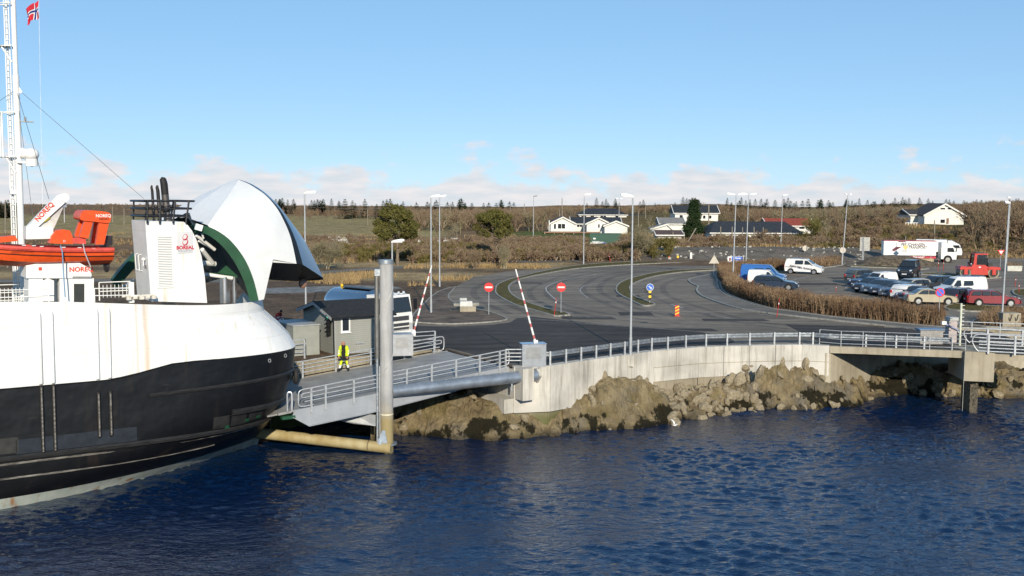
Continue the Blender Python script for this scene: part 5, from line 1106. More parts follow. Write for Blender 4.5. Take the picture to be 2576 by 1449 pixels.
# ================================================================== HUT, BARRIERS, LAMPS, SIGNS, PEOPLE
HP = LINK.w(6.05, 9.2, GZ)            # near corner of the hut
HUT = thing('ticket_hut', 'small grey clapboard hut with black pitched roof beside the linkspan', 'hut', HP, HEAD)
GREYB = mat('grey_boards', (0.32, 0.33, 0.305), .75, 0, .1, 2, stretch=(.5, .5, 6)); TRIMG = mat('grey_trim', (0.34, 0.35, 0.35), .6, 0, .05)
ROOFB = mat('black_roof_felt', (0.018, 0.018, 0.019), .85, 0, .35, 5, bump=.5, bscale=10)
hl, hw, hh = 3.7, 5.0, 2.42; rh = .62
MB().prism([(0, 0, 0), (0, hw, 0), (0, hw, hh), (0, hw/2, hh+rh), (0, 0, hh)], (hl, 0, 0)).build('wall', GREYB, HUT)
bd = MB().box((0, 0, 0), (hl+.03, .02, .115), M=Matrix.Rotation(R(7), 3, 'X')).mesh('weatherboard', GREYB)
for i in range(18): link('weatherboard', bd, HUT, (hl/2, -.012, .1+.13*i))
bd2 = MB().box((0, 0, 0), (.02, hw+.03, .115), M=Matrix.Rotation(R(-7), 3, 'Y')).mesh('weatherboard', GREYB)
for i in range(18): link('weatherboard', bd2, HUT, (-.012, hw/2, .1+.13*i))
MB().box((-.02, -.02, hh/2), (.1, .1, hh)).build('corner_board', TRIMG, HUT)
ov = .35
for sg in (0, 1):
    y0_, y1_ = (-ov, hw/2) if sg == 0 else (hw+ov, hw/2); z0_ = hh-ov*rh/(hw/2); z1_ = hh+rh
    MB().prism([(-ov, y0_, z0_), (-ov, y1_, z1_), (-ov, y1_, z1_+.1), (-ov, y0_, z0_+.1)], (hl+2*ov, 0, 0)).build('roof_slope', ROOFB, HUT)
    MB().prism([(-ov-.03, y0_, z0_-.14), (-ov-.03, y1_, z1_-.14), (-ov-.03, y1_, z1_+.05), (-ov-.03, y0_, z0_+.05)], (.03, 0, 0)).build('barge_board', TRIMG, HUT)
MB().tube([(-ov, -ov-.05, hh-.1), (hl+ov, -ov-.05, hh-.1)], .06, 8).build('gutter', BLACKP, HUT, smooth=True)
MB().tube([(-ov+.1, -ov-.02, hh-.12), (-.1, -.1, hh-.35), (-.06, -.06, 0)], .045, 8).build('downpipe', BLACKP, HUT, smooth=True)
wx = (A(868, 850, 66).x-HP.x)/math.cos(HEAD) if False else HUT and Frame((HP.x, HP.y), HEAD).pl(869, 816, -.03); 
WN = MB(); WN.box((wx.x, -.04, wx.z-GZ), (.62, .05, 1.0)); WO = WN.build('window', WHITE, HUT); MB().box((wx.x, -.068, wx.z-GZ), (.42, .02, .78)).build('pane', GLASS, WO); MB().box((wx.x, -.08, wx.z-GZ-.52), (.72, .1, .04)).build('sill', WHITE, WO)
hf = Frame((HP.x, HP.y), HEAD)
t = hf.pl(904, 863, -.05); 
for k in (-.14, 0.0, .14): MB().tube([(t.x+k, -.1, t.z-GZ), (t.x+k, -.1, t.z-GZ-1.0)], .018, 5).build('pipe_riser', GALVM, HUT)
MB().cyl((t.x-.25, -.1, t.z-GZ), (t.x+.25, -.1, t.z-GZ), .05, n=8).build('pipe_manifold', GALVM, HUT, smooth=True)
# traffic light column on the gable: five lamps
TLf = hf.pl(826, 818, 0); TX = Vector((-.22, .75, 0))
TL = thing('traffic_light', 'black five-lamp traffic signal on the hut gable with its top lamp green', 'traffic light', hf.w(-.2, .45, GZ+1.25), HEAD+R(25))
MB().box((0, 0, .62), (.10, .3, 1.32)).build('housing', BLACKP, TL)
for i in range(5):
    z = .12+.25*i; lm = MB().cyl((-.06, 0, z), (-.07, 0, z), .1, n=14)
    lm.build('lamp_lens', emit('green_lamp', (0.02, 0.75, 0.45), 2.5) if i == 4 else mat('unlit_lens', (0.03, 0.03, 0.035), .15), TL)
    P = [(-.06, .12*math.cos(a), z+.12*math.sin(a)) for a in [math.pi*j/8 for j in range(9)]]
    MB().loft([P, [(-.26, y*.95, zz-.03) for (_, y, zz) in P]], False, False).build('visor_hood', BLACKP, TL)
# grey cabinet in front of the gable
cb = hf.l(G(764, 899)); CB = thing('equipment_cabinet', 'large plain grey equipment cabinet in front of the hut gable', 'cabinet', hf.w(-1.55, 2.2, GZ), HEAD)
CBM = mat('cabinet_grey', (0.29, 0.30, 0.27), .6, 0, .05); MB().box((0, 0, .92), (1.7, 3.0, 1.84)).build('body', CBM, CB); MB().box((0, 0, 1.87), (1.8, 3.1, .07)).build('lid', TRIMG, CB)
MB().box((-.86, 0, .92), (.015, .02, 1.7)).build('door_gap', BLACKP, CB); MB().box((-.1, -1.51, .9), (.1, .02, .2)).build('handle', BLACKP, CB)
# tanker lorry behind the hut
def wheel(par, c, r=.33, w=.22, rim=ALLOY, ax=(0, 1, 0), out=1, n=18):
    c = Vector(c); a = Vector(ax).normalized()*w/2
    o = MB().cyl(c-a, c+a, r, n=n).build('wheel', RUBBER, par, smooth=True, angle=50)
    MB().cyl(c+a*out*1.0, c+a*out*1.04, r*.68, n=n).build('rim', rim, o)
    MB().cyl(c+a*out*1.04, c+a*out*1.12, r*.22, n=8).build('hub', rim, o); return o
tl = R(-42)
TK = thing('tanker_lorry', 'tank lorry with shiny rounded tank and white cab standing behind the hut', 'lorry', (A(1006, 800, 73).x, 73.0, GZ), tl)
# local: x forward, origin at front bumper centre
MB().box((-1.05, 0, 1.05), (2.0, 2.45, .9)).build('cab_lower', WHITE, TK)
MB().prism([(-2.05, -1.2, 1.5), (-.05, -1.2, 1.5), (-.12, -1.2, 1.95), (-.32, -1.2, 3.0), (-2.05, -1.2, 3.0)], (0, 2.4, 0)).build('cab', WHITE, TK)
MB().prism([(-.03, -1.08, 1.85), (-.26, -1.02, 2.85), (-.26, 1.02, 2.85), (-.03, 1.08, 1.85)], (.03, 0, 0)).build('windscreen', GLASS, TK)
for s_ in (-1, 1): MB().prism([(-.35, s_*1.205, 1.95), (-.5, s_*1.205, 2.8), (-1.5, s_*1.205, 2.8), (-1.5, s_*1.205, 1.95)], (0, s_*.02, 0)).build('side_window', GLASS, TK); MB().box((.08, s_*1.35, 2.35), (.12, .22, .75)).build('mirror', BLACKP, TK)
GRILL = mat('grille_grey', (0.06, 0.06, 0.065), .5)
for z, h in ((1.42, .3), (1.0, .2), (.72, .16)): MB().box((-.03, 0, z), (.05, 1.7, h)).build('grille', GRILL, TK)
MB().prism([(.005, -.6, 1.28), (.005, .55, 1.56), (.005, .6, 1.56), (.005, -.55, 1.28)], (.01, 0, 0)).build('grille_bar', CHROME, TK)
for s_ in (-1, 1): MB().box((-.02, s_*1.02, .82), (.08, .28, .5)).build('headlight', LAMPW, TK)
MB().box((-.02, 0, .42), (.2, 2.4, .3)).build('bumper', WHITE, TK)
for k in (-.7, -.25, .3, .75): MB().ball((-.45, k, 3.15), .1, 8, 5).build('roof_lamp', LAMPW, TK, smooth=True)
MB().box((-.6, 0, 3.06), (.1, 2.0, .05)).build('lamp_bar', WHITE, TK)
TANK = MB(); TANK.loft([[Vector((x, 1.2*math.cos(a)*k, 2.15+1.05*math.sin(a)*k)) for a in [2*math.pi*i/32 for i in range(32)]] for x, k in ((-7.1, .6), (-7.0, .85), (-6.8, .97), (-6.5, 1), (-2.9, 1), (-2.6, .97), (-2.45, .85), (-2.4, .6))]); TANK.build('tank', mat('polished_tank', (0.55, 0.57, 0.6), .1, 1.0, .02), TK, smooth=True, angle=50)
MB().box((-4.4, 0, 3.25), (3.0, .6, .06)).build('walkway', BLACKP, TK)
MB().cyl((-6.2, 0, 3.2), (-6.2, 0, 3.42), .1, n=8).build('tank_valve', YELP, TK)
MB().box((-4.5, 0, .85), (5.0, 2.0, .25)).build('chassis', BLACKP, TK)
for x in (-1.3, -5.2, -6.4):
    for s_ in (-1, 1): wheel(TK, (x, s_*1.05, .5), .5, .3, WHITE, out=s_)
# ---- barriers
STRIP = [WHITE, mat('barrier_red', (0.48, 0.12, 0.12), .5)]
def barrier(label, px, py, wpx, top, base, bd_):
    p = G(px, py); o = thing('boom_barrier', label, 'barrier', p, HEAD-R(20), 'raised level barriers at the linkspan')
    h = 1.32; w_ = wpx*p.y/2700
    MB().box((0, 0, h/2), (w_, .75, h)).build('cabinet', mat('stainless', (0.45, 0.46, 0.48), .35, .7, .08, 3), o)
    MB().box((0, 0, h+.02), (w_+.06, .81, .04)).build('cabinet_lid', mat('stainless_top', (0.5, 0.54, 0.6), .25, .8), o)
    MB().box((-.05, -.385, h*.62), (w_*.6, .015, h*.5)).build('cabinet_door', mat('stainless_door', (0.36, 0.36, 0.36), .4, .7), o)
    inv = Matrix.Rotation(-(HEAD-R(20)), 3, 'Z')
    b = inv@(A(*base, bd_)-p); t = inv@(A(*top, bd_)-p)
    mb = MB(); n = 19
    for i in range(n):
        a_, c_ = b.lerp(t, i/n), b.lerp(t, (i+1)/n); r0 = lerp(.065, .04, i/n); r1 = lerp(.065, .04, (i+1)/n); mb.cyl(a_, c_, r0, r1, n=8, mi=1 if (i % 3 == 1 and i < 17) else 0)
    mb.build('boom_arm', STRIP, o, smooth=True)
    MB().box(b, (.25, .2, .3)).build('boom_mount', WHITE, o)
    return o
barrier('left raised red and white barrier arm on a steel cabinet beyond the pile', 1012, 893, 52, (1086, 668), (1040, 838), 66.0)
barrier('right raised red and white barrier arm on a steel cabinet by the guardrail', 1340, 921, 62, (1297, 677), (1347, 862), 62.2)
# ---- street lamps
POLE = mat('lamp_pole_grey', (0.42, 0.44, 0.46), .5, .4, .08, 2); LHEAD = mat('lamp_head', (0.66, 0.67, 0.66), .45, 0, .05)
def street_lamp(label, px, py, toppy, heads=(1,), z=None, D=None, lean=0, hl_=1.0, dark=False):
    p = G(px, py) if D is None else Vector((A(px, py, D).x, D, z if z is not None else GZ))
    if z is not None: p.z = z
    elif D is None: p.z = GZ
    h = A(px, toppy, p.y).z-p.z; lx = lean*p.y/2700
    o = thing('street_lamp', label, 'street lamp', p, 0, 'street lamps round the ferry terminal')
    MB().cyl((0, 0, 0), (lx*.9, 0, h-.02), .085, .05, n=10).build('pole', POLE, o, smooth=True)
    MB().cyl((0, 0, 0), (0, 0, 1.1), .105, .1, n=10).build('pole_base', POLE, o, smooth=True)
    for s_ in heads:
        mb = MB(); L0 = hl_; x0 = lx+(.12*s_ if len(heads) > 1 else -.05*s_)
        mb.loft([[(x0+s_*L0*t, -w_/2, h+.05+zz), (x0+s_*L0*t, w_/2, h+.05+zz), (x0+s_*L0*t, w_*.35, h+.05+zz+hh_), (x0+s_*L0*t, -w_*.35, h+.05+zz+hh_)] for t, w_, hh_, zz in ((0, .16, .12, -.05), (.2, .26, .16, -.02), (.7, .32, .18, .03), (.95, .26, .13, .07), (1, .16, .06, .09))]); mb.build('lamp_head', LHEAD if not dark else mat('dark_head', (0.1, 0.1, 0.1)), o, smooth=True, angle=35)
        MB().box((x0+s_*L0*.55, 0, h+.035), (L0*.6, .22, .03)).build('diffuser', mat('diffuser', (0.7, 0.72, 0.72), .2), o)
    return o
street_lamp('street lamp rising just right of the ferry visor', 770, 812, 488)
street_lamp('nearer of the two tall lamps left of the right barrier, on bare soil', 1084.5, 788, 497, hl_=.85)
street_lamp('street lamp in the dirt just right of the raised left barrier arm', 1106, 721, 496, hl_=.8)
street_lamp('shorter street lamp with its head right behind the mooring pile', 986.5, 640, 611, D=69, hl_=.85)
street_lamp('distant thin lamp with a dark head left of the white bungalow', 1341.5, 613, 495, dark=True, hl_=.8)
street_lamp('street lamp at the far kerb of the curving road by a snow stake', 1468, 666, 491)
street_lamp('tallest lamp, standing on the outside of the quay wall', 1586, 893, 497, heads=(-1,), hl_=.82)
street_lamp('far double-armed lamp seen between the bungalow and the bare bush', 1557, 563, 500, heads=(-1, 1), hl_=.9, D=330, z=7)
street_lamp('double-armed street lamp in front of the blue place-name sign', 1843, 716, 491, heads=(-1, 1), lean=4)
street_lamp('double-armed street lamp just right of the blue place-name sign', 1876, 674, 490, heads=(-1, 1), lean=3)
street_lamp('street lamp on the mossy bank in front of the long dark-roofed building', 1964, 622, 492, lean=2, D=190, z=5.1)
street_lamp('leaning street lamp beside the round sign back at the gravel bank', 2118, 667, 491, heads=(-1, 1), hl_=.35, lean=10)
street_lamp('nearest right-hand lamp standing by the concrete block with rebar', 2519.5, 815, 513, heads=(-1,), hl_=.45, lean=6)
street_lamp('right-hand lamp farther off by the white planter', 2531.5, 662, 499, heads=(-1,), hl_=.6, lean=4)
MB_ = MB(); q = G(1586, 893)
# wall pocket for the tall lamp
MB().box((q.x, q.y-.05, GZ-.35), (.4, .3, .7)).build('lamp_bracket', QC, QW)
# ---- signs
def sign_post(name, label, px, py, h, r=.03, D=None, z=GZ, rz=0, cat='sign', group=None):
    p = G(px, py, z) if D is None else Vector((A(px, py, D).x, D, z))
    o = thing(name, label, cat, p, rz, group); MB().cyl((0, 0, 0), (0, 0, h), r, n=8).build('post', GALVM, o, smooth=True); return o
def disc(o, z, r, m, name='disc', y=-.05, t=.015, n=24): return MB().cyl((0, y, z), (0, y-t, z), r, n=n).build(name, m, o)
for px, py, nm in ((1229.5, 793.5, 'no-entry sign on the dirt island, left of the right barrier arm'), (1411, 789.5, 'no-entry sign on the grass tip beside a red stake')):
    o = sign_post('no_entry_sign', nm, px, py, 2.65, group='round no-entry signs'); p = G(px, py); zc_ = A(px, 722.5, p.y).z-GZ
    disc(o, zc_, .38, REDP); MB().box((0, -.072, zc_), (.56, .01, .13)).build('white_bar', WHITE, o)
o = sign_post('keep_right_sign', 'blue arrow sign over a black and yellow marker board', 1634.5, 764.5, 1.9); p = G(1634, 764.5); zz = A(1636, 722.5, p.y).z-GZ
disc(o, zz, .33, WHITE, 'rim'); disc(o, zz, .30, BLUEP, 'face', -.066); ar = MB(); M3 = Matrix.Rotation(R(45), 3, 'Y'); ar.box((0, -.085, zz), (.34, .006, .07), M=M3); q = [Vector((.1, -.088, .12)), Vector((.26, -.088, 0)), Vector((.1, -.088, -.12))]; ar.prism([M3@v+Vector((0, 0, zz)) for v in q], (0, .006, 0)); ar.build('arrow', WHITE, o)
for i in range(4): MB().box((0, -.05, zz-.42-.22*i), (.24, .02, .22)).build('marker_stripe', YELP if i % 2 == 0 else BLACKP, o)
o = thing('barrier_board', 'red and yellow striped vertical barrier board standing on the road', 'traffic board', G(1703, 796))
MB().box((0, 0, .48), (.33, .06, .84)).build('board', REDP, o)
for i in range(3): zz = .22+.26*i; MB().prism([(-.16, -.034, zz-.10), (.16, -.034, zz+.06), (.16, -.034, zz+.17), (-.16, -.034, zz+.01)], (0, -.006, 0)).build('stripe', YELP, o)
MB().box((0, 0, .03), (.5, .35, .06)).build('foot', mat('board_foot', (0.35, 0.05, 0.03)), o)
def stake(label, px0, py0, px1, py1, D=None, z=GZ):
    p = G(px0, py0, z); t = A(px1, py1, p.y)-p; o = thing('snow_stake', label, 'stake', p, 0, 'red snow stakes'); MB().cyl((0, 0, 0), t, .035, .025, n=6).build('rod', mat('stake_red', (0.45, 0.03, 0.02), .5), o); MB().cyl(t*.7, t*.78, .045, n=6).build('reflector', WHITE, o)
stake('red snow stake leaning at the kerb by the right no-entry sign', 1394, 796, 1400, 748); stake('red snow stake by the pavement in front of the long hedge', 1954, 797, 1961, 752)
stake('red snow stake beyond the hedge by the parked cars', 2103, 733, 2103.5, 719); stake('tall thin red stake at the right edge of the car park', 2553, 722, 2556, 697); stake('short red stake on the right-edge island', 2563, 737, 2564, 713); stake('distant red stake by the far road, left of the bare bush', 1536, 661, 1531, 639)
stake('red stake on the island in front of the white lorry', 2360, 682, 2361, 655); stake('second red stake in front of the white lorry', 2373, 680, 2374, 655)
# cone, yellow marker, white post
o = thing('traffic_cone', 'small orange and white cone at the far edge of the road', 'cone', G(1683, 657)); MB().cyl((0, 0, .04), (0, 0, .75), .22, .05, n=12, mi=0).build('cone_body', mat('cone_orange', (0.8, 0.12, 0.03)), o, smooth=True); MB().cyl((0, 0, .3), (0, 0, .5), .165, .115, n=12).build('cone_band', WHITE, o); MB().box((0, 0, .03), (.5, .5, .06)).build('cone_base', mat('cone_orange', (0.8, .12, .03)), o)
o = thing('marker_post', 'yellow and red marker post beside the far cone', 'post', G(1705, 657)); MB().cyl((0, 0, 0), (0, 0, .5), .05, n=8).build('shaft', REDP, o); MB().box((0, 0, .66), (.3, .05, .34)).build('panel', YELP, o)
o = thing('delineator', 'white slotted post at the foot of the gravel bank', 'post', G(1738, 657)); MB().box((0, 0, .65), (.3, .2, 1.3)).build('shaft', WHITE, o); MB().box((0, -.11, .7), (.1, .01, .9)).build('slot', SIGNBACK, o)
o = sign_post('warning_sign', 'back of a triangular warning sign by the hedge corner', 1795.5, 697.5, 3.0); zc_ = A(1794, 653, G(1795, 697).y).z-GZ
MB().prism([(-.62, -.05, zc_-.45), (.62, -.05, zc_-.45), (0, -.05, zc_+.6)], (0, .02, 0)).build('panel', mat('cream_back', (0.5, 0.46, 0.38), .6), o)
pn = G(1851, 672); o = thing('place_name_sign', 'blue place-name board with coat of arms behind the double lamp', 'sign', pn)
k = pn.y/2700; cx = (1849.5-1851)*k; zc_ = A(1850, 652.5, pn.y).z-GZ
for dx in (-.6, .4): MB().cyl((dx, 0, 0), (dx, 0, zc_), .04, n=8).build('post', GALVM, o)
MB().box((cx, -.06, zc_), (39.5*k, .03, 14.5*k)).build('white_border', WHITE, o); MB().box((cx+4.5*k, -.085, zc_), (28.5*k, .02, 13.2*k)).build('blue_panel', mat('sign_blue2', (0.015, 0.13, 0.60), .4), o)
sh = MB(); X = cx-14*k; sh.prism([(X-3*k, -.09, zc_+4.5*k), (X+3*k, -.09, zc_+4.5*k), (X+3*k, -.09, zc_-1*k), (X, -.09, zc_-5*k), (X-3*k, -.09, zc_-1*k)], (0, .01, 0)); sh.build('coat_of_arms', mat('arms_brown', (0.25, 0.12, 0.12)), o)
text('Herøy', 5.6*k, facing((cx+6*k, -.10, zc_+3.0*k), (1, 0, 0)), WHITE, o, bold=.006); text('kommune', 5.0*k, facing((cx+5*k, -.10, zc_-3.2*k), (1, 0, 0)), WHITE, o, bold=.006)
for px, py, yb, nm in ((2025.5, 624.5, 653, 'round sign seen from the back above the white lettered van'), (2119.5, 629.5, 667, 'round sign seen from the back at the leaning lamp')):
    o = sign_post('round_sign', nm, px-1.5, yb, A(px, py, G(px, yb).y).z-GZ+.2); zc_ = A(px, py, G(px, yb).y).z-GZ; MB().cyl((.05, -.05, zc_), (.05, -.03, zc_), .43, n=20).build('disc', mat('cream_back2', (0.52, 0.47, 0.40), .6), o)
pn = G(2170, 661); o = thing('direction_sign', 'large grey direction board seen from behind on two posts', 'sign', pn); k = pn.y/2700; zc_ = A(2174, 614, pn.y).z-GZ
for dx in (-1.5, 1.5): MB().cyl((dx*k, 0, 0), (dx*k, 0, zc_+18*k), .06, n=8).build('post', GALVM, o, smooth=True)
for i in range(6): MB().box((4.5*k, .08, zc_-14.5*k+5.8*k*i), (25*k, .04, 5.6*k)).build('slat', mat('board_back', (0.36, 0.36, 0.34), .5, .2), o)
o = sign_post('priority_sign', 'yellow diamond sign with a small plate in front of the lorry', 2276, 662, 4.0); pp = G(2276, 662); zc_ = A(2276, 622, pp.y).z-GZ
MB().cyl((0, -.06, zc_), (0, -.08, zc_), .42, n=4).build('diamond', mat('pale_yellow', (0.6, 0.52, 0.2)), o); MB().box((-.1, -.06, zc_-.55), (.75, .02, .3)).build('plate', mat('plate_grey', (0.5, 0.5, 0.48)), o)
sign_post('thin_post', 'thin bare post in front of the lorry cab', 2341, 662, 1.9, cat='post')
o = sign_post('give_way_sign', 'red-edged give-way triangle near the right lamps', 2516, 678, 2.9); zc_ = A(2517, 634, G(2516, 678).y).z-GZ
for m_, s_, y_ in ((REDP, .5, -.05), (WHITE, .3, -.075)): MB().prism([(-s_, y_, zc_+s_*.55), (s_, y_, zc_+s_*.55), (0, y_, zc_-s_*.95)], (0, .012, 0)).build('panel', m_, o)
o = sign_post('no_stopping_sign', 'blue no-parking disc with red rim in front of the beige saloon', 2361, 818, 2.75); zc_ = A(2361.5, 735.5, G(2361, 818).y).z-GZ
disc(o, zc_, .36, REDP, 'rim'); disc(o, zc_, .28, mat('np_blue', (0.06, 0.16, 0.75), .4), 'face', -.068); MB().box((0, -.09, zc_), (.56, .008, .075), M=Matrix.Rotation(R(45), 3, 'Y')).build('bar', REDP, o)
pq = G(2414, 871); o = thing('tide_post', 'tall pale post with rungs at the end of the bridge railing', 'post', pq); hz = A(2414, 763, pq.y).z-GZ
MB().cyl((0, 0, 0), (0, 0, hz), .075, n=10).build('shaft', mat('pale_post', (0.6, 0.62, 0.5), .5), o, smooth=True)
for i in range(6): MB().box((.12, 0, hz*(.5+.09*i)), (.2, .05, .03)).build('rung', WHITE, o)
# pump unit by the bridge
pq = G(2355, 872); o = thing('control_cabinet', 'low stainless control cabinet with blue lid behind the bridge railing', 'cabinet', pq+Vector((0, 1.2, 0)), .05); MB().box((0, 0, .5), (1.55, .7, 1.0)).build('body', mat('cab_grey', (0.3, 0.28, 0.26), .5, .3), o); MB().box((0, 0, 1.03), (1.75, .85, .08)).build('lid', mat('lid_blue', (0.13, 0.2, 0.3), .4), o)
pq = G(2391, 862); o = thing('ticket_pillar', 'grey pillar box with sloping blue arm behind the bridge railing', 'cabinet', pq); MB().box((0, 0, .85), (.62, .5, 1.7)).build('body', mat('pillar_grey', (0.42, 0.36, 0.35), .5), o); MB().box((0, -.05, 1.66), (.7, .6, .22)).build('hood', SIGNBACK, o); MB().cyl((-.6, -.35, 1.35), (.35, -.35, .9), .06, n=8).build('arm', mat('arm_blue', (0.25, 0.29, 0.42)), o); MB().box((-.65, -.35, 1.4), (.3, .2, .22)).build('lamp_box', WHITE, o)
# concrete block and planter
pq = G(2545, 824); o = thing('concrete_block', 'pale concrete block with dark bent bars on its face', 'block', pq, .05); MB().box((0, .5, .55), (1.45, 1.0, 1.1), taper=(.96, .96)).build('block', BC, o)
for x in (-.15, .35): MB().tube(smooth_pts([(x-.1, -.02, .78), (x-.08, -.04, .6), (x+.02, -.04, .58), (x+.1, -.04, .95), (x+.16, -.02, .98)], 3), .035, 6).build('rebar_loop', mat('dark_bar', (0.06, 0.05, 0.04)), o)
pq = G(2552, 682); o = thing('planter', 'white trough planter with brown shrubs near the right lamps', 'planter', pq); k = pq.y/2700; MB().box((0, .4, .35), (36*k, .9, .7), taper=(1.04, 1.1)).build('trough', mat('planter_white', (0.55, 0.55, 0.5)), o)
# stacked blocks on the dirt island
pq = G(1176, 785); o = thing('concrete_blocks', 'cluster of concrete blocks topped by a white sack on the dirt island', 'block pile', pq, .2)
MB().box((0, 0, .25), (1.35, .6, .5)).build('block', BC, o); MB().box((-.1, .35, .62), (2.2, .5, .22), rz=.1).build('beam', CONC, o); MB().box((-.15, -.05, .72), (1.1, .6, .42), taper=(.9, .9)).build('sack', mat('sack_white', (0.6, 0.6, 0.58), .9, 0, .1), o); MB().box((-.3, .5, 1.05), (.6, .3, .2)).build('box', SIGNBACK, o)
# ---- people: one continuous skinned body, clothing shells over it
def person(label, loc, rz, J, rad, edges, mats, split, extra):
    o = thing('person', label, 'person', loc, rz)
    names = list(J); me = bpy.data.meshes.new('body'); me.from_pydata([J[n] for n in names], [(names.index(a), names.index(b)) for a, b in edges], [])
    ob = bpy.data.objects.new('body', me); COL.objects.link(ob); ob.parent = o
    md = ob.modifiers.new('skin', 'SKIN'); md.use_smooth_shade = True
    for i, n in enumerate(names):
        r = rad[n]; r = r if isinstance(r, tuple) else (r, r); me.skin_vertices[0].data[i].radius = r; me.skin_vertices[0].data[i].use_root = (n == 'pelvis')
    s2 = ob.modifiers.new('sub', 'SUBSURF'); s2.levels = 2; s2.render_levels = 2
    dg = bpy.context.evaluated_depsgraph_get(); dg.update(); m2 = bpy.data.meshes.new_from_object(ob.evaluated_get(dg)); ob.modifiers.clear(); ob.data = m2
    m2.materials.clear()
    for m_ in mats: m2.materials.append(m_)
    for p in m2.polygons:
        p.material_index = split(p.center); p.use_smooth = True
    extra(o); return o
HIVIS = mat('hi_vis_yellow', (0.62, 0.78, 0.02), .8, 0, .08, 8); REFL = mat('reflective_band', (0.75, 0.76, 0.78), .4, 0, .03); CLB = mat('black_cloth', (0.014, 0.014, 0.015), .9, 0, .2, 8); SKIN = mat('skin', (0.48, 0.24, 0.16), .55, 0, .06, 8); HIRED = mat('hi_vis_red', (0.65, 0.05, 0.03), .8, 0, .08, 8)
E = [('pelvis', 'spine'), ('spine', 'chest'), ('chest', 'neck'), ('neck', 'head'), ('head', 'crown'), ('chest', 'shl'), ('shl', 'ell'), ('ell', 'wrl'), ('wrl', 'hal'), ('chest', 'shr'), ('shr', 'elr'), ('elr', 'wrr'), ('wrr', 'har'), ('pelvis', 'hil'), ('hil', 'knl'), ('knl', 'anl'), ('anl', 'tol'), ('pelvis', 'hir'), ('hir', 'knr'), ('knr', 'anr'), ('anr', 'tor')]
RAD = dict(pelvis=(.17, .14), spine=(.17, .13), chest=(.20, .14), neck=.075, head=.105, crown=.085, shl=.10, ell=.075, wrl=.06, hal=.045, shr=.10, elr=.075, wrr=.06, har=.045, hil=.12, knl=.09, anl=.075, tol=.05, hir=.12, knr=.09, anr=.075, tor=.05)
# walking man facing the camera, stride to his right; local x to screen right, y away
J = dict(pelvis=(0, 0, .98), spine=(.0, 0, 1.16), chest=(-.01, -.02, 1.40), neck=(-.02, -.04, 1.58), head=(-.03, -.08, 1.72), crown=(-.03, -.08, 1.83), shl=(.19, 0, 1.47), ell=(.26, .06, 1.2), wrl=(.24, -.06, .98), hal=(.22, -.1, .90), shr=(-.21, 0, 1.47), elr=(-.29, .05, 1.2), wrr=(-.30, -.08, .97), har=(-.30, -.12, .88),
         hil=(.10, 0, .92), knl=(.20, -.05, .52), anl=(.26, .08, .10), tol=(.24, -.12, .04), hir=(-.10, 0, .92), knr=(-.17, -.10, .50), anr=(-.27, -.12, .11), tor=(-.34, -.32, .05))
def split1(c):
    if c.z > 1.60: return 3
    if c.z < .14: return 2
    if c.z < .93 and abs(c.x) < .24+.12*(c.z < .45) and not (abs(c.x) > .2 and c.z > .8): 
        return 2 if c.z > .66 else (0 if c.z > .40 else (1 if c.z > .22 else 2))
    if c.z < .93: return 3
    if abs(c.x+.01) < .125 and c.y < .03: return 2
    if abs(c.x) > .17 and (1.05 < c.z < 1.12 or 1.2 < c.z < 1.27): return 1
    return 0
def ex1(o):
    # open jacket panels and fingers
    for s_ in (-1, 1):
        MB().prism([(s_*.105, -.15, 1.5), (s_*.13, -.19, 1.3), (s_*.15, -.2, 1.0), (s_*.24, -.12, .92), (s_*.25, -.05, 1.2), (s_*.22, -.06, 1.48)], (0, .02, 0)).build('jacket_flap', HIVIS, o)
        h = Vector((.22 if s_ > 0 else -.30, -.1 if s_ > 0 else -.12, .9))
        for k in range(4): MB().tube([h+Vector((.018*(k-1.5), -.01, -.03)), h+Vector((.02*(k-1.5), -.03, -.085)), h+Vector((.018*(k-1.5), -.01, -.125+.008*abs(k-1.5)))], [.012, .011, .008], 5).build('finger', SKIN, o)
        MB().tube([h+Vector((-s_*.035, -.02, .0)), h+Vector((-s_*.055, -.05, -.04)), h+Vector((-s_*.05, -.06, -.075))], [.014, .012, .009], 5).build('thumb', SKIN, o)
    MB().ball((-.03, -.185, 1.715), .022, 6, 4, sc=(.8, 1, 1.2)).build('nose', SKIN, o)
    for s_ in (-1, 1): MB().ball((-.03+.042*s_, -.175, 1.745), .014, 6, 4).build('eye', CLB, o); MB().ball((-.03+.11*s_, -.07, 1.73), .03, 6, 4, sc=(.5, 1, 1.4)).build('ear', SKIN, o)
    MB().box((-.03, -.178, 1.665), (.06, .012, .012)).build('mouth', mat('lips', (0.35, 0.12, 0.1)), o)
dp = lambda px, py: None
mp_ = None
for it in range(1):
    # solve man's spot on the sloping deck from his feet pixel
    best = None
    for s_ in np.arange(0, 12, .05):
        for w_ in np.arange(3, 7.2, .05):
            q = LINK.w(s_, w_, dz(s_)); e = proj(q); d2 = (e[0]-866)**2+(e[1]-934)**2
            if best is None or d2 < best[0]: best = (d2, q)
    mp_ = best[1]
person('bald man in yellow high-visibility suit walking down the linkspan', mp_, 0, J, RAD, E, [HIVIS, REFL, CLB, SKIN], split1, ex1)
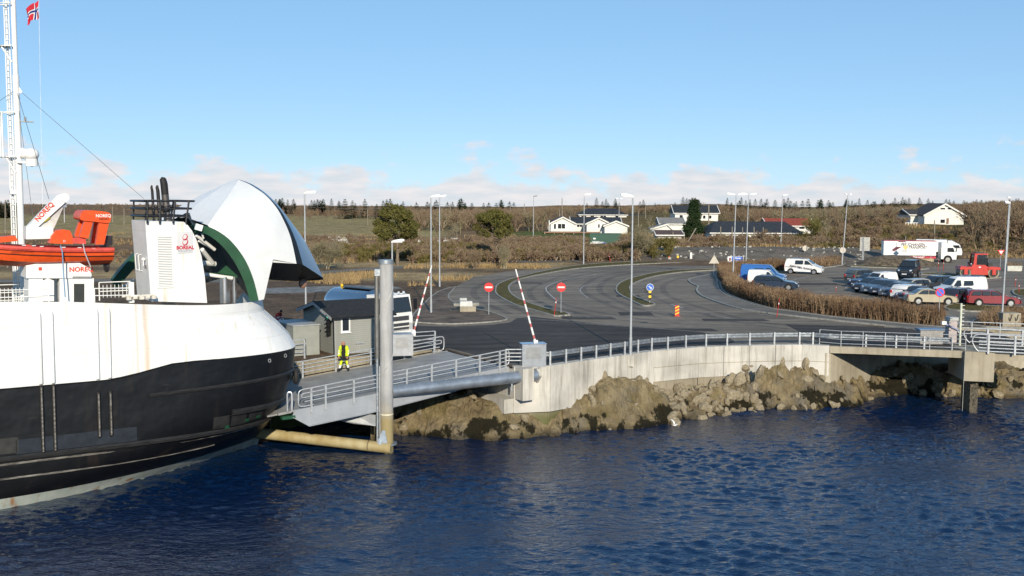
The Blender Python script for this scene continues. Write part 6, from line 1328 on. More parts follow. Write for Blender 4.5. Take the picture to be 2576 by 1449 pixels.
# man in red bending forward, mostly hidden behind the ferry's shoulder
J2 = dict(pelvis=(-.05, 0, .95), spine=(-.02, 0, 1.12), chest=(.14, -.02, 1.34), neck=(.25, -.04, 1.46), head=(.33, -.05, 1.55), crown=(.38, -.05, 1.63), shl=(.14, .2, 1.38), ell=(.28, .22, 1.12), wrl=(.42, .12, .98), hal=(.46, .1, .92), shr=(.14, -.2, 1.38), elr=(.24, -.24, 1.12), wrr=(.40, -.16, .98), har=(.44, -.14, .92), hil=(-.05, .1, .9), knl=(.0, .12, .5), anl=(-.06, .12, .1), tol=(.1, .12, .04), hir=(-.05, -.1, .9), knr=(.05, -.12, .5), anr=(-.02, -.12, .1), tor=(.14, -.12, .04))
def split2(c):
    if c.z > 1.6: return 2
    if c.z > 1.44 and c.x > .26: return 3
    if c.z < .88: return 2
    if .98 < c.z < 1.06 or 1.14 < c.z < 1.2: return 1
    return 0
def ex2(o): MB().ball((.37, -.05, 1.6), .115, 10, 7, sc=(1, .9, .75)).build('cap', CLB, o, smooth=True); MB().ball((.43, -.09, 1.53), .02, 6, 4).build('nose', SKIN, o)
p = G(697, 838); person('worker in red high-visibility jacket bending forward behind the ferry bow', p, -.3, J2, RAD, E, [HIRED, REFL, CLB, SKIN], split2, ex2)
# ---- gull over the water
gp_ = A(1698, 1070, 58.2); o = thing('gull', 'white gull with raised wings just above the water by the rocks', 'gull', gp_, .4); o.scale = (.6,)*3
mb = MB(); mb.loft([[(x, w_*math.cos(a), .0+z_+w_*.9*math.sin(a)) for a in [2*math.pi*i/8 for i in range(8)]] for x, w_, z_ in ((-.26, .01, .05), (-.16, .05, .02), (0, .08, 0), (.13, .06, .03), (.2, .045, .07), (.25, .02, .07), (.29, .005, .06))])
for s_ in (-1, 1): mb.add([(.08, s_*.04, .05), (-.08, s_*.04, .05), (-.05, s_*.28, .30), (.09, s_*.28, .32), (-.10, s_*.58, .44), (0, s_*.58, .46), (-.16, s_*.72, .42)], [(0, 1, 2, 3), (3, 2, 4, 5), (5, 4, 6)])
mb.build('body', mat('gull_white', (0.8, 0.8, 0.8), .8), o, smooth=True)
# ================================================================== VEHICLES
KINDS_ = {
 # profile (x, z) from rear bottom round the top to front bottom; belt height; windows
 'sedan': dict(L=4.5, W=1.74, prof=[(-2.2, .28), (-2.25, .62), (-2.2, .93), (-1.62, 1.0), (-.98, 1.40), (-.3, 1.45), (.1, 1.42), (.95, .98), (1.9, .84), (2.2, .68), (2.25, .42), (2.2, .25)], belt=.96, ws=(6, 7), rw=(3, 4), side=[[(-1.35, 1.0), (-.93, 1.33), (-.42, 1.37), (-.42, 1.0)], [(-.34, 1.0), (-.34, 1.37), (.05, 1.34), (.68, 1.0)]], wb=(-1.3, 1.35)),
 'estate': dict(L=4.7, W=1.76, prof=[(-2.3, .3), (-2.35, .65), (-2.28, .98), (-1.98, 1.42), (-1.2, 1.47), (-.2, 1.46), (.12, 1.42), (.98, .98), (1.95, .84), (2.25, .66), (2.32, .42), (2.25, .25)], belt=.97, ws=(6, 7), rw=(2, 3), side=[[(-2.02, 1.02), (-1.82, 1.36), (-1.15, 1.4), (-1.15, 1.02)], [(-1.07, 1.02), (-1.07, 1.4), (-.35, 1.4), (-.35, 1.02)], [(-.27, 1.02), (-.27, 1.4), (.07, 1.35), (.7, 1.02)]], wb=(-1.35, 1.4)),
 'hatch': dict(L=4.15, W=1.74, prof=[(-2.0, .3), (-2.06, .65), (-1.95, 1.0), (-1.55, 1.42), (-.9, 1.5), (-.1, 1.49), (.2, 1.44), (1.05, 1.0), (1.75, .88), (2.02, .7), (2.07, .42), (2.0, .25)], belt=.99, ws=(6, 7), rw=(2, 3), side=[[(-1.55, 1.06), (-1.3, 1.38), (-.75, 1.43), (-.75, 1.04)], [(-.67, 1.04), (-.67, 1.43), (-.05, 1.43), (.1, 1.38), (.78, 1.03)]], wb=(-1.25, 1.25)),
 'suv': dict(L=4.55, W=1.82, prof=[(-2.2, .38), (-2.25, .8), (-2.15, 1.12), (-1.85, 1.62), (-1.1, 1.69), (-.1, 1.68), (.2, 1.63), (.95, 1.14), (1.9, 1.02), (2.2, .84), (2.26, .5), (2.18, .34)], belt=1.12, ws=(6, 7), rw=(2, 3), side=[[(-1.9, 1.18), (-1.7, 1.55), (-1.1, 1.61), (-1.1, 1.17)], [(-1.02, 1.17), (-1.02, 1.61), (-.25, 1.61), (-.25, 1.17)], [(-.17, 1.17), (-.17, 1.61), (.12, 1.55), (.72, 1.17)]], wb=(-1.3, 1.35)),
 'minivan': dict(L=4.75, W=1.72, prof=[(-2.3, .35), (-2.36, .8), (-2.3, 1.3), (-2.1, 1.86), (-1.6, 1.94), (.1, 1.92), (.5, 1.85), (1.35, 1.22), (2.15, .92), (2.32, .72), (2.36, .45), (2.28, .3)], belt=1.2, ws=(6, 7), rw=(2, 3), side=[[(-1.0, 1.28), (-1.0, 1.74), (-.02, 1.74), (-.02, 1.28)], [(.18, 1.28), (.18, 1.74), (.5, 1.72), (1.05, 1.26)]], wb=(-1.55, 1.35)),
 'boxvan': dict(L=4.1, W=1.70, prof=[(-2.0, .35), (-2.05, .8), (-2.03, 1.3), (-1.95, 1.78), (-1.5, 1.82), (-.1, 1.82), (.25, 1.76), (.95, 1.08), (1.7, .92), (2.0, .74), (2.05, .45), (2.0, .3)], belt=1.08, ws=(6, 7), rw=None, side=[[(.0, 1.12), (.0, 1.62), (.22, 1.6), (.7, 1.1)]], wb=(-1.25, 1.3)),
 'highvan': dict(L=5.0, W=1.9, prof=[(-2.45, .4), (-2.5, .9), (-2.48, 1.5), (-2.4, 2.1), (-2.0, 2.18), (.3, 2.15), (.75, 2.05), (1.5, 1.25), (2.25, 1.05), (2.45, .8), (2.5, .5), (2.4, .35)], belt=1.25, ws=(6, 7), rw=None, side=[[(-.95, 1.35), (-.95, 1.8), (.0, 1.8), (.0, 1.35)], [(.35, 1.3), (.35, 1.85), (.7, 1.85), (1.2, 1.28)]], wb=(-1.5, 1.5)),
}
BUMP = mat('bumper_grey', (0.05, 0.052, 0.055), .6, 0, .1)
ARCH = mat('wheel_arch', (0.008, 0.008, 0.008), .9, 0, 0)
PLATE = mat('number_plate', (0.7, 0.7, 0.7), .4, 0, 0)
def hw_(K, z): b = K['belt']; return K['W']/2*(1 if z < b else 1-.17*(z-b)/.5) * (1 if z > .45 else .96)
CARMESH = {}
def car(name, label, kind, col, px, py, hd, cat='car', z=GZ, rails=False, sc=1.0, dark_bumper=False, parent_only=False):
    K = KINDS_[kind]; p = G(px, py, z); o = thing(name, label, cat, p, R(hd), 'vehicles in the terminal car park'); o.scale = (sc,)*3
    pm = paint(col, .28, coat=.6); P = K['prof']; cxm = sum(q[0] for q in P)/len(P); czm = sum(q[1] for q in P)/len(P)
    P2 = [(a.x, a.z) for a in smooth_pts([(x, 0, z_) for x, z_ in P], 3, False)]
    key = (kind, pm.name)
    def rg_(f, s): return [Vector((cxm+(x-cxm)*s, f*hw_(K, z_), czm+(z_-czm)*s)) for x, z_ in P2]
    if key not in CARMESH:
        mb = MB(); mb.loft([rg_(-.90, .955), rg_(-1, .985), rg_(-.93, 1.0), rg_(.93, 1.0), rg_(1, .985), rg_(.90, .955)], True, True); CARMESH[key] = mb.mesh('body', pm, True, 32)
    b = link('body', CARMESH[key], o)
    for sd_ in (-1, 1):
        for w_ in K['side']:
            MB().prism([(x, sd_*(hw_(K, z_)*.985+.004), z_) for x, z_ in w_], (0, sd_*.012, 0)).build('side_window', GLASS, o)
    for key2, nm in (('ws', 'windscreen'), ('rw', 'rear_window')):
        if K[key2]:
            i, j = K[key2]; a, c = P[i], P[j]; t0, t1 = .10, .86; n_ = Vector((c[1]-a[1], 0, -(c[0]-a[0]))).normalized(); n_ = n_ if (n_.x > 0) == (nm == 'windscreen') else -n_
            q = [Vector((lerp(a[0], c[0], t), s_*hw_(K, lerp(a[1], c[1], t))*.86, lerp(a[1], c[1], t)))+n_*.012 for t, s_ in ((t0, -1), (t1, -1), (t1, 1), (t0, 1))]
            MB().prism(q, n_*.01).build(nm, GLASS, o)
    xf = P[-2][0]; xr = P[1][0]; zl = K['belt']*.70
    for s_ in (-1, 1):
        MB().prism([(xf-.28, s_*K['W']*.485, zl+.06), (xf-.10, s_*K['W']*.40, zl+.02), (xf-.10, s_*K['W']*.30, zl+.0), (xf-.12, s_*K['W']*.30, zl+.12), (xf-.3, s_*K['W']*.40, zl+.17)], (.05, 0, 0)).build('headlight', LAMPW, o)
        MB().box((xr+.03, s_*K['W']*.42, K['belt']*.86), (.1, .17, .26)).build('tail_light', REDL, o)
        MB().box((P[7][0]-.15, s_*(K['W']*.5+.08), K['belt']+.06), (.12, .18, .12)).build('mirror', pm, o)
    MB().box((xf-.03, 0, .42), (.14, K['W']*.86, .22)).build('front_bumper', BUMP if dark_bumper else pm, o); MB().box((xr+.04, 0, .48), (.16, K['W']*.9, .24)).build('rear_bumper', BUMP if dark_bumper else pm, o)
    MB().box((xf+.05, 0, .45), (.02, .5, .11)).build('number_plate', PLATE, o); MB().box((xr-.05, 0, .62), (.02, .5, .11)).build('number_plate', PLATE, o)
    MB().box((xf-.05, 0, zl-.02), (.08, K['W']*.45, .12)).build('grille', BUMP, o)
    for x in K['wb']:
        for s_ in (-1, 1):
            MB().cyl((x, s_*K['W']*.44, .36), (x, s_*(K['W']*.5+.004), .36), .375, n=18).build('wheel_arch', ARCH, o)
            wheel(o, (x, s_*(K['W']*.5-.09), .32), .315, .21, ALLOY, out=s_)
    if rails:
        for s_ in (-1, 1): zt = max(q[1] for q in P); MB().tube([(-1.6, s_*K['W']*.36, zt-.03), (-1.5, s_*K['W']*.36, zt+.06), (-.2, s_*K['W']*.36, zt+.06), (0, s_*K['W']*.36, zt-.02)], .025, 6).build('roof_rail', CHROME, o, smooth=True)
    return o
car('parked_car', 'blue high van parked at the left end of the hedge', 'highvan', (0.03, 0.13, 0.42), 1921, 714, -20, 'van', dark_bumper=True)
car('parked_car', 'small white van between the blue van and the dark blue estate', 'boxvan', (0.75, 0.75, 0.74), 1930, 720, -20, 'van')
car('parked_car', 'dark blue estate car half hidden by the hedge beside the blue van', 'estate', (0.025, 0.04, 0.07), 1951, 728, -20, rails=True)
LV_ = car('parked_car', 'white van with dark lettering on its side driving past the far hedge', 'minivan', (0.78, 0.78, 0.76), 2023, 689, -26, 'van', rails=True, dark_bumper=True)
TXT = mat('van_text', (0.10, 0.08, 0.12), .5, 0, 0)
sm_ = facing((-.95, -.885, 1.0), (1, 0, -.10)); text('Nybro Las', .36, sm_, TXT, LV_, bold=.008, sx=.85); text('Park. Verksted', .36, facing((.25, -.885, .78), (1, 0, -.10)), TXT, LV_, bold=.008, sx=.8)
MB().box((-1.5, -.872, .92), (1.4, .008, .04)).build('side_stripe', TXT, LV_)
car('parked_car', 'grey SUV at the far left end of the car row', 'suv', (0.09, 0.095, 0.09), 2176, 714, 22, rails=True)
car('parked_car', 'dark blue estate half hidden behind the small white van', 'estate', (0.012, 0.02, 0.05), 2186, 722, 207)
car('parked_car', 'low white van in the nose-out car row', 'boxvan', (0.78, 0.78, 0.77), 2209, 727, 207, 'van')
car('parked_car', 'very dark hatchback in front of the low white van', 'hatch', (0.012, 0.015, 0.03), 2192, 734, 209)
car('parked_car', 'slate blue hatchback second from the hedge end of the row', 'hatch', (0.07, 0.10, 0.14), 2216, 739, 209)
car('parked_car', 'dark navy saloon in the middle of the nose-out row', 'sedan', (0.03, 0.04, 0.07), 2241, 742, 209)
car('parked_car', 'silver estate with long pale roof behind the row', 'estate', (0.42, 0.42, 0.40), 2287, 737, 207)
car('parked_car', 'dark silver hatchback next to the white estate seen from behind', 'hatch', (0.10, 0.11, 0.13), 2262, 748, 209)
car('parked_car', 'white estate seen from behind with bright red tail lights', 'estate', (0.72, 0.72, 0.72), 2291, 752, 40)
car('parked_car', 'dark plum saloon mostly hidden behind the beige saloon', 'sedan', (0.04, 0.03, 0.05), 2308, 758, 209)
car('parked_car', 'black SUV with roof rails behind the white van', 'suv', (0.015, 0.017, 0.02), 2350, 735, 205, rails=True)
car('parked_car', 'long white van parked nose-left behind the blue no-parking disc', 'highvan', (0.78, 0.78, 0.76), 2413, 750, 188, 'van', rails=True, sc=.98)
car('parked_car', 'beige saloon parked side-on behind the no-parking sign', 'sedan', (0.42, 0.37, 0.27), 2340, 765, -5)
car('parked_car', 'dark estate with roof rails seen from behind left of the red estate', 'estate', (0.03, 0.03, 0.045), 2424, 762, 35, rails=True)
car('parked_car', 'dark red estate car at the right end of the car park', 'estate', (0.22, 0.012, 0.02), 2494, 769, -7)
# black van on a car trailer
BV = car('towed_van', 'black box van with round headlights loaded on a car trailer', 'boxvan', (0.012, 0.014, 0.018), 2285, 697, 238, 'van', z=GZ+.5, sc=1.08)
tr = G(2286, 698.5); T = thing('car_trailer', 'galvanised flatbed trailer carrying the black box van', 'trailer', tr, R(238))
MB().box((0, 0, .42), (4.8, 2.1, .1)).build('bed', GALV, T); MB().box((2.4, 0, .5), (.06, 2.1, .25)).build('front_board', GALV, T)
for s_ in (-1, 1): MB().box((0, s_*1.06, .5), (4.8, .05, .18)).build('side_rail', GALV, T); MB().box((-.2, s_*1.18, .62), (1.6, .22, .06)).build('mudguard', GALV, T)
for x in (-.6, .2):
    for s_ in (-1, 1): wheel(T, (x, s_*1.18, .3), .3, .2, ALLOY, out=s_)
MB().box((2.9, 0, .4), (1.2, .1, .1)).build('drawbar', GALV, T)
# ---- road roller
rp = G(2458, 698.5); RO = thing('road_roller', 'bright red tandem road roller with black cab in the car park', 'road roller', rp, R(-6)); ORR = mat('roller_red', (0.50, 0.025, 0.015), .4, 0, .08, 2); DST = mat('drum_steel', (0.22, 0.20, 0.15), .55, .4, .25, 3)
for x in (-1.65, 1.65):
    d = MB().cyl((x, -.85, .66), (x, .85, .66), .66, n=28).build('drum', DST, RO, smooth=True, angle=50); MB().cyl((x, -.87, .66), (x, -.86, .66), .5, n=24).build('drum_face', mat('drum_dark', (0.035, 0.033, 0.03), .7), d)
    MB().box((x, -.95, .78), (.42, .12, .7)).build('yoke', ORR, RO); MB().box((x, .95, .78), (.42, .12, .7)).build('yoke', ORR, RO)
    MB().prism([(x-.75, -1.0, 1.05), (x+.75, -1.0, 1.05), (x+.7, -1.0, 1.38), (x-.6, -1.0, 1.42)], (0, 2.0, 0)).build('fender', ORR, RO)
MB().prism([(-1.0, -.9, .45), (.95, -.9, .4), (1.0, -.9, 1.35), (.6, -.9, 1.62), (-.9, -.9, 1.62), (-1.05, -.9, 1.1)], (0, 1.8, 0)).build('chassis', ORR, RO)
MB().box((-.02, -.91, 1.35), (.25, .01, .12)).build('badge', WHITE, RO)
MB().prism([(-.65, -.8, 1.62), (.85, -.8, 1.62), (.95, -.8, 2.2), (.8, -.8, 2.85), (-.55, -.8, 2.85)], (0, 1.6, 0)).build('cab_glass', GLASS, RO)
for x0, x1 in ((-.65, -.55), ):
    for s_ in (-1, 1): MB().prism([(-.78, s_*.82, 1.5), (-.42, s_*.82, 1.5), (-.36, s_*.82, 2.9), (-.62, s_*.82, 2.9)], (0, .04*s_, 0)).build('cab_pillar', ORR, RO)
MB().box((.12, 0, 2.93), (1.55, 1.75, .14)).build('cab_roof', ORR, RO); MB().box((.1, 0, 3.04), (.9, 1.2, .1)).build('roof_unit', BLACKP, RO)
MB().cyl((-1.05, -.6, 1.55), (-1.35, -.6, 1.95), .09, n=8).build('exhaust', BLACKP, RO); MB().box((1.3, 0, 1.62), (.5, 1.3, .5)).build('tank', BLACKP, RO)
for s_ in (-1, 1): MB().ball((-1.0, s_*.75, 1.72), .1, 8, 6).build('headlight', LAMPW, RO, smooth=True)
# ---- lorry PER JOHANSEN
tp = G(2318, 655); TR = thing('removal_lorry', 'white box lorry with dark lettering and red stripe on its side', 'lorry', Vector((A(2402, 650, 161).x, 161.0, GZ)), R(-10)); k = .0596
LL = 10.9
def lzz(py): return A(2300, py, 162.5).z-GZ
MB().box((-2.75-3.95, 0, (lzz(606)+lzz(641))/2), (7.5, 2.3, lzz(606)-lzz(641))).build('cargo_box', WHITE, TR)
MB().box((-6.7, 0, lzz(605.2)), (7.55, 2.34, .09)).build('top_rail', mat('lorry_red', (0.35, 0.03, 0.05), .5), TR)
MB().prism([(-10.2, -1.16, lzz(643)), (-2.95, -1.16, lzz(643)), (-2.95, -1.16, lzz(648)), (-8.6, -1.16, lzz(648))], (0, .02, 0)).build('red_stripe', mat('lorry_stripe', (0.45, 0.02, 0.05), .5), TR)
MB().box((-6.3, 0, .62), (7.0, 1.9, .25)).build('chassis', BLACKP, TR)
MB().box((-4.3, -1.05, .45), (2.2, .1, .6)).build('pallet_box', mat('wood_box', (0.42, 0.33, 0.2), .8, 0, .2, 4), TR)
DKT = mat('lorry_text', (0.05, 0.03, 0.05), .5, 0, 0)
tf = lambda x, py: facing((x, -1.165, lzz(py)), (1, 0, 0))
text('PER JOHANSEN', .62, tf(-6.3, 614.6), DKT, TR, shear=.25, bold=.014, sx=.80); text('TRANSPORT', .54, tf(-5.6, 621.6), DKT, TR, shear=.25, bold=.012, sx=.85)
text('TLF. 75 05 · 8850 HERØY', .30, facing((-6.2, -1.19, lzz(645.4)), (1, 0, 0)), WHITE, TR, shear=.2, bold=.006)
MB().prism([(-9.3, -1.16, lzz(628)), (-8.7, -1.16, lzz(620)), (-7.9, -1.16, lzz(620)), (-8.2, -1.16, lzz(624)), (-8.6, -1.16, lzz(628)), (-9.0, -1.16, lzz(632))], (0, -.012, 0)).build('arrow_emblem', mat('emblem_maroon', (0.12, 0.02, 0.05)), TR)
MB().prism([(-8.6, -1.16, lzz(608.5)), (-8.3, -1.16, lzz(606.3)), (-7.2, -1.16, lzz(606.3)), (-7.5, -1.16, lzz(608.5))], (0, -.012, 0)).build('emblem_tail', mat('emblem_maroon', (0.12, .02, .05)), TR)
def cab(o, x1, top, par):
    MB().prism([(x1-2.2, -1.14, .55), (x1-.05, -1.14, .5), (x1, -1.14, 1.1), (x1-.12, -1.14, 1.6), (x1-.42, -1.14, top*.78), (x1-.9, -1.14, top*.86), (x1-1.6, -1.14, top), (x1-2.2, -1.14, top)], (0, 2.28, 0)).build('cab', WHITE, par)
    for s_ in (-1, 1): MB().prism([(x1-1.35, s_*1.145, 1.62), (x1-.3, s_*1.145, 1.6), (x1-.52, s_*1.145, top*.75), (x1-1.35, s_*1.145, top*.75)], (0, .012*s_, 0)).build('side_window', GLASS, par); MB().box((x1-.1, s_*1.28, 1.95), (.1, .18, .5)).build('mirror', BLACKP, par); MB().box((x1-.02, s_*.85, .85), (.08, .3, .22)).build('headlight', LAMPW, par)
    MB().prism([(x1-.1, -1.0, 1.62), (x1-.1, 1.0, 1.62), (x1-.40, .95, top*.76), (x1-.40, -.95, top*.76)], (.03, 0, 0)).build('windscreen', GLASS, par); MB().box((x1, 0, 1.1), (.05, 1.4, .3)).build('grille', GRILL, par); MB().box((x1, 0, .5), (.15, 2.2, .25)).build('bumper', BUMP, par)
cab(None, 0, 3.0, TR)
for x in (-1.25, -8.6):
    for s_ in (-1, 1): MB().cyl((x, s_*1.08, .52), (x, s_*1.146, .52), .62, n=18).build('wheel_arch', ARCH, TR); wheel(TR, (x, s_*1.05, .48), .47, .26, mat('steel_wheel', (0.3, 0.29, 0.27), .5, .3), out=s_)
T2 = thing('white_lorry', 'second white lorry parked just beyond the lettered one', 'lorry', Vector((A(2420, 640, 171).x, 171.0, GZ+.1)), R(-22)); cab(None, 0, 2.75, T2); MB().box((-4.6, 0, 1.9), (4.6, 2.2, 1.9)).build('cargo_box', WHITE, T2); MB().box((-4.5, 0, .7), (5, 1.8, .25)).build('chassis', BLACKP, T2)
for x in (-1.25, -5.5):
    for s_ in (-1, 1): wheel(T2, (x, s_*1.05, .48), .47, .26, MATS['steel_wheel'], out=s_)
# gravel mound that hides the lorry's rear wheels
mb = MB(); c = A(2262, 655, 154); rows_ = []
for j in range(9):
    for_ = []
    for i in range(25):
        u = i/24*2-1; v = j/8*2-1; x = c.x+u*6.2; y = 154+v*3.2; zz = GZ-.1+1.55*max(0, 1-u*u)**.8*max(0, 1-v*v)*(1-.3*u)+.1*noise.noise((x*.8, y*.8, 3)); for_.append((x, y, zz))
    rows_.append(for_)
mb.loft(rows_, False, False); mb.build('gravel_mound', mat('gravel_mound', (0.12, 0.092, 0.062), .95, 0, .4, 2.2, bump=.9, bscale=5), smooth=True, kind='structure')
# ================================================================== HOUSES
HW = mat('house_white', (0.70, 0.69, 0.65), .7, 0, .05, 1.2); RDARK = mat('roof_dark', (0.030, 0.032, 0.036), .7, 0, .2, 2, bump=.3, bscale=3); RRED = mat('roof_red', (0.28, 0.055, 0.03), .8, 0, .15, 2); RGREY = mat('roof_grey', (0.22, 0.21, 0.20), .8, 0, .15, 2); RBRN = mat('roof_brown', (0.10, 0.06, 0.05), .8, 0, .2, 2)
def house(label, D, px0, px1, base, eave, ridge, mode, roof, wins=(), depth=8, z=None, wall=HW, over=.45, par=None, apex=.5, hip=0, doors=(), name='house', cat='house'):
    a = A(px0, base, D); b = A(px1, base, D); zb = a.z if z is None else z; W_ = b.x-a.x; H_ = A(px0, eave, D).z-zb; Rg = A((px0+px1)/2, ridge, D).z-zb
    if par is None: o = thing(name, label, cat, (a.x, D, zb-.6)); ox, oz, oy = 0, .6, 0
    else: o = par; ox, oy, oz = a.x-par.location.x, D-par.location.y, zb-par.location.z
    V = lambda x, y, z_: Vector((x+ox, y+oy, z_+oz))
    if mode == 'gable':
        ax = W_*apex; MB().prism([V(0, 0, -.6), V(W_, 0, -.6), V(W_, 0, H_), V(ax, 0, Rg), V(0, 0, H_)], (0, depth, 0)).build('wall', wall, o)
        for (x0, z0, x1, z1, s_) in ((0, H_, ax, Rg, -1), (W_, H_, ax, Rg, 1)):
            d = Vector((x1-x0, 0, z1-z0)).normalized(); e = V(x0, 0, z0)-d*over
            MB().prism([e+Vector((0, -over, .03)), V(x1, -over, z1+.03), V(x1, -over, z1+.22), e+Vector((0, -over, .22))], (0, depth+2*over, 0)).build('roof', roof, o)
            MB().prism([e+Vector((0, -over-.05, -.12)), V(x1, -over-.05, z1-.12), V(x1, -over-.05, z1+.24), e+Vector((0, -over-.05, .24))], (0, .05, 0)).build('barge_board', HW, o)
    else:
        MB().prism([V(0, 0, -.6), V(W_, 0, -.6), V(W_, depth, -.6), V(0, depth, -.6)], (0, 0, H_+.6)).build('wall', wall, o)
        h = hip*W_; m2 = depth/2; mb = MB(); E = [V(-over, -over, H_), V(W_+over, -over, H_), V(W_+over, depth+over, H_), V(-over, depth+over, H_), V(h-(over if not hip else 0), m2, Rg), V(W_-h+(over if not hip else 0), m2, Rg)]
        mb.add(E, [(0, 1, 5, 4), (2, 3, 4, 5), (1, 2, 5), (3, 0, 4), (0, 3, 2, 1)]); mb.build('roof', roof, o)
        MB().box(V(W_/2, -over-.03, H_-.05), (W_+2*over, .06, .22)).build('eaves_board', HW, o)
        if not hip:
            for x in (-over-.04, W_+over+.04):
                MB().tube([V(x, -over, H_), V(x, m2, Rg+.02)], .12, 4).build('barge_board', HW, o)
    for (w0, w1, y0, y1) in wins:
        q0 = A(w0, y0, D); q1 = A(w1, y1, D); cx, cz = (q0.x+q1.x)/2-a.x, (q0.z+q1.z)/2-zb; ww, wh = abs(q1.x-q0.x), abs(q0.z-q1.z)
        w = MB().box(V(cx, -.03, cz), (ww+.25, .08, wh+.25)).build('window', WHITE, o); n = max(1, round(ww/.9))
        for i in range(n): MB().box(V(cx-ww/2+ww*(i+.5)/n, -.075, cz), (ww/n-.10, .02, wh)).build('pane', GLASS, w)
    for (w0, w1, y0, y1) in doors:
        q0 = A(w0, y0, D); q1 = A(w1, y1, D); d_ = MB().box(V((q0.x+q1.x)/2-a.x, -.05, (q0.z+q1.z)/2-zb), (abs(q1.x-q0.x), .1, abs(q0.z-q1.z))).build('door', mat('door_brown', (0.20, 0.12, 0.08)), o)
    return o
H1 = house('white bungalow with three gables and veranda left of the green container', 268, 1385, 1446, 581, 562, 547, 'gable', RDARK, [(1403, 1422, 563, 575), (1393, 1399, 563, 576)])
house('', 273, 1440, 1560, 581, 563, 547, 'side', RDARK, [(1451, 1465, 564, 571)], par=H1, depth=9)
house('', 267, 1476, 1536, 583, 563, 549, 'gable', RDARK, [(1504, 1509, 564, 573), (1515, 1520, 564, 573)], par=H1, depth=9)
house('', 264, 1521, 1578, 588, 568, 557, 'gable', RDARK, [], par=H1, depth=9)
q = A(1378, 585, 265); MB().prism([Vector((q.x-1-H1.location.x, -3.5, .2)), Vector((q.x+13-H1.location.x, -3.5, .2)), Vector((q.x+13-H1.location.x, .2, .2)), Vector((q.x-1-H1.location.x, .2, .2))], (0, 0, .3)).build('veranda', mat('veranda_wood', (0.22, 0.12, 0.07)), H1)
for i in range(6): MB().box((q.x-.8+2.4*i-H1.location.x, -3.3, -.3), (.12, .12, 1.2)).build('veranda_post', WHITE, H1)
MB().box((A(1382, 570, 266).x-H1.location.x, -.6, 1.9), (.15, .15, 2.8)).build('porch_post', WHITE, H1)
house('long low white house with a dark hipped roof behind the bungalow', 335, 1458, 1576, 556, 540, 525, 'side', RDARK, [(1462, 1475, 541, 547), (1485, 1495, 541, 548), (1510, 1525, 541, 548), (1548, 1556, 542, 549)], depth=11, hip=.2)
house('pale flat house at the far right of the hipped-roof house', 345, 1577, 1640, 556, 547, 540, 'side', RDARK, [], depth=8, hip=.1)
house('two-storey white house with steep dark roof behind the tall cypress', 300, 1698, 1806, 557, 536, 517, 'side', RDARK, [(1709, 1718, 541, 549), (1783, 1790, 542, 550), (1768, 1775, 542, 550)], depth=9)
H4 = house('grey-roofed low outbuilding left of the tall cypress', 262, 1662, 1720, 580, 563, 548, 'side', RGREY, [], depth=8)
house('white shed with sloping roof below the grey-roofed outbuilding', 250, 1640, 1690, 586, 576, 565, 'gable', RGREY, [], depth=5, apex=.75, name='shed', cat='shed')
house('brown-roofed shed just right of the bare bush', 205, 1655, 1714, 606, 591, 580, 'side', RBRN, [], depth=7, wall=mat('weathered_white', (0.5, 0.45, 0.4), .8, 0, .2), name='shed', cat='shed')
house('long single-storey building with black roof and white wall', 213, 1790, 2016, 599, 585.5, 559, 'side', RDARK, [], depth=13, hip=.10)
house('house with a bright red roof behind the long black-roofed building', 245, 1934, 2046, 585, 568, 550, 'side', RRED, [(2010, 2024, 570, 576)], depth=9)
H8 = house('white gabled house on the hill at the right', 232, 2325, 2424, 566, 541, 514, 'gable', mat('roof_dkbrown', (0.05, 0.043, 0.04), .8, 0, .2), [(2365, 2377, 552, 561), (2365, 2378, 523, 527), (2383, 2396, 523, 527)], depth=9, doors=[(2381, 2386, 549, 563)])
house('', 236, 2290, 2330, 563, 540, 527, 'side', MATS['roof_dkbrown'], [], par=H8, depth=8)
for i in range(5): q = A(2278+7*i, 563, 226); MB().box(q-H8.location+Vector((0, 0, .2)), (.55, .08, .12)).build('fence_board', WHITE, H8); MB().box(q-H8.location+Vector((0, 0, -.15)), (.1, .1, .8)).build('fence_post', WHITE, H8)
for i, (px0, px1, b, e, r, D) in enumerate(((262, 285, 523, 518, 514, 700), (292, 318, 522, 518, 515, 720), (168, 186, 522, 518, 515, 680), (420, 440, 523, 518, 515, 690), (18, 40, 519, 515, 511, 640))):
    house(['tiny far white house above the orange boat arch', 'tiny far house with pale wall right of the davit', 'tiny far house behind the davit arm', 'tiny far white house beyond the exhaust cage', 'tiny far house left of the mast'][i], D, px0, px1, b, e, r, 'side', RDARK if i % 2 else RBRN, [], depth=8)
# container
q0 = A(1484, 618, 219); q1 = A(1562, 618, 219); zc = q0.z; h_ = A(1484, 587, 219).z-zc; CN = thing('shipping_container', 'dark green shipping container below the white bungalow', 'container', (q0.x, 219, zc), R(-4)); CG = mat('container_green', (0.012, 0.075, 0.05), .5, 0, .12, 2)
L_n = q1.x-q0.x; MB().prism([(0, 0, 0), (L_n, 0, 0), (L_n, 2.4, 0), (0, 2.4, 0)], (0, 0, h_)).build('body', CG, CN)
rb = MB().box((0, 0, h_/2), (.1, .05, h_-.3)).mesh('rib', CG)
for i in range(20): link('rib', rb, CN, (.2+i*(L_n-.4)/19, -.025, 0))
for z_ in (.08, h_-.08): MB().box((L_n/2, -.03, z_), (L_n, .1, .16)).build('rail', CG, CN)
MB().box((.9, -.07, h_*.58), (.5, .02, .3)).build('label_plate', WHITE, CN)
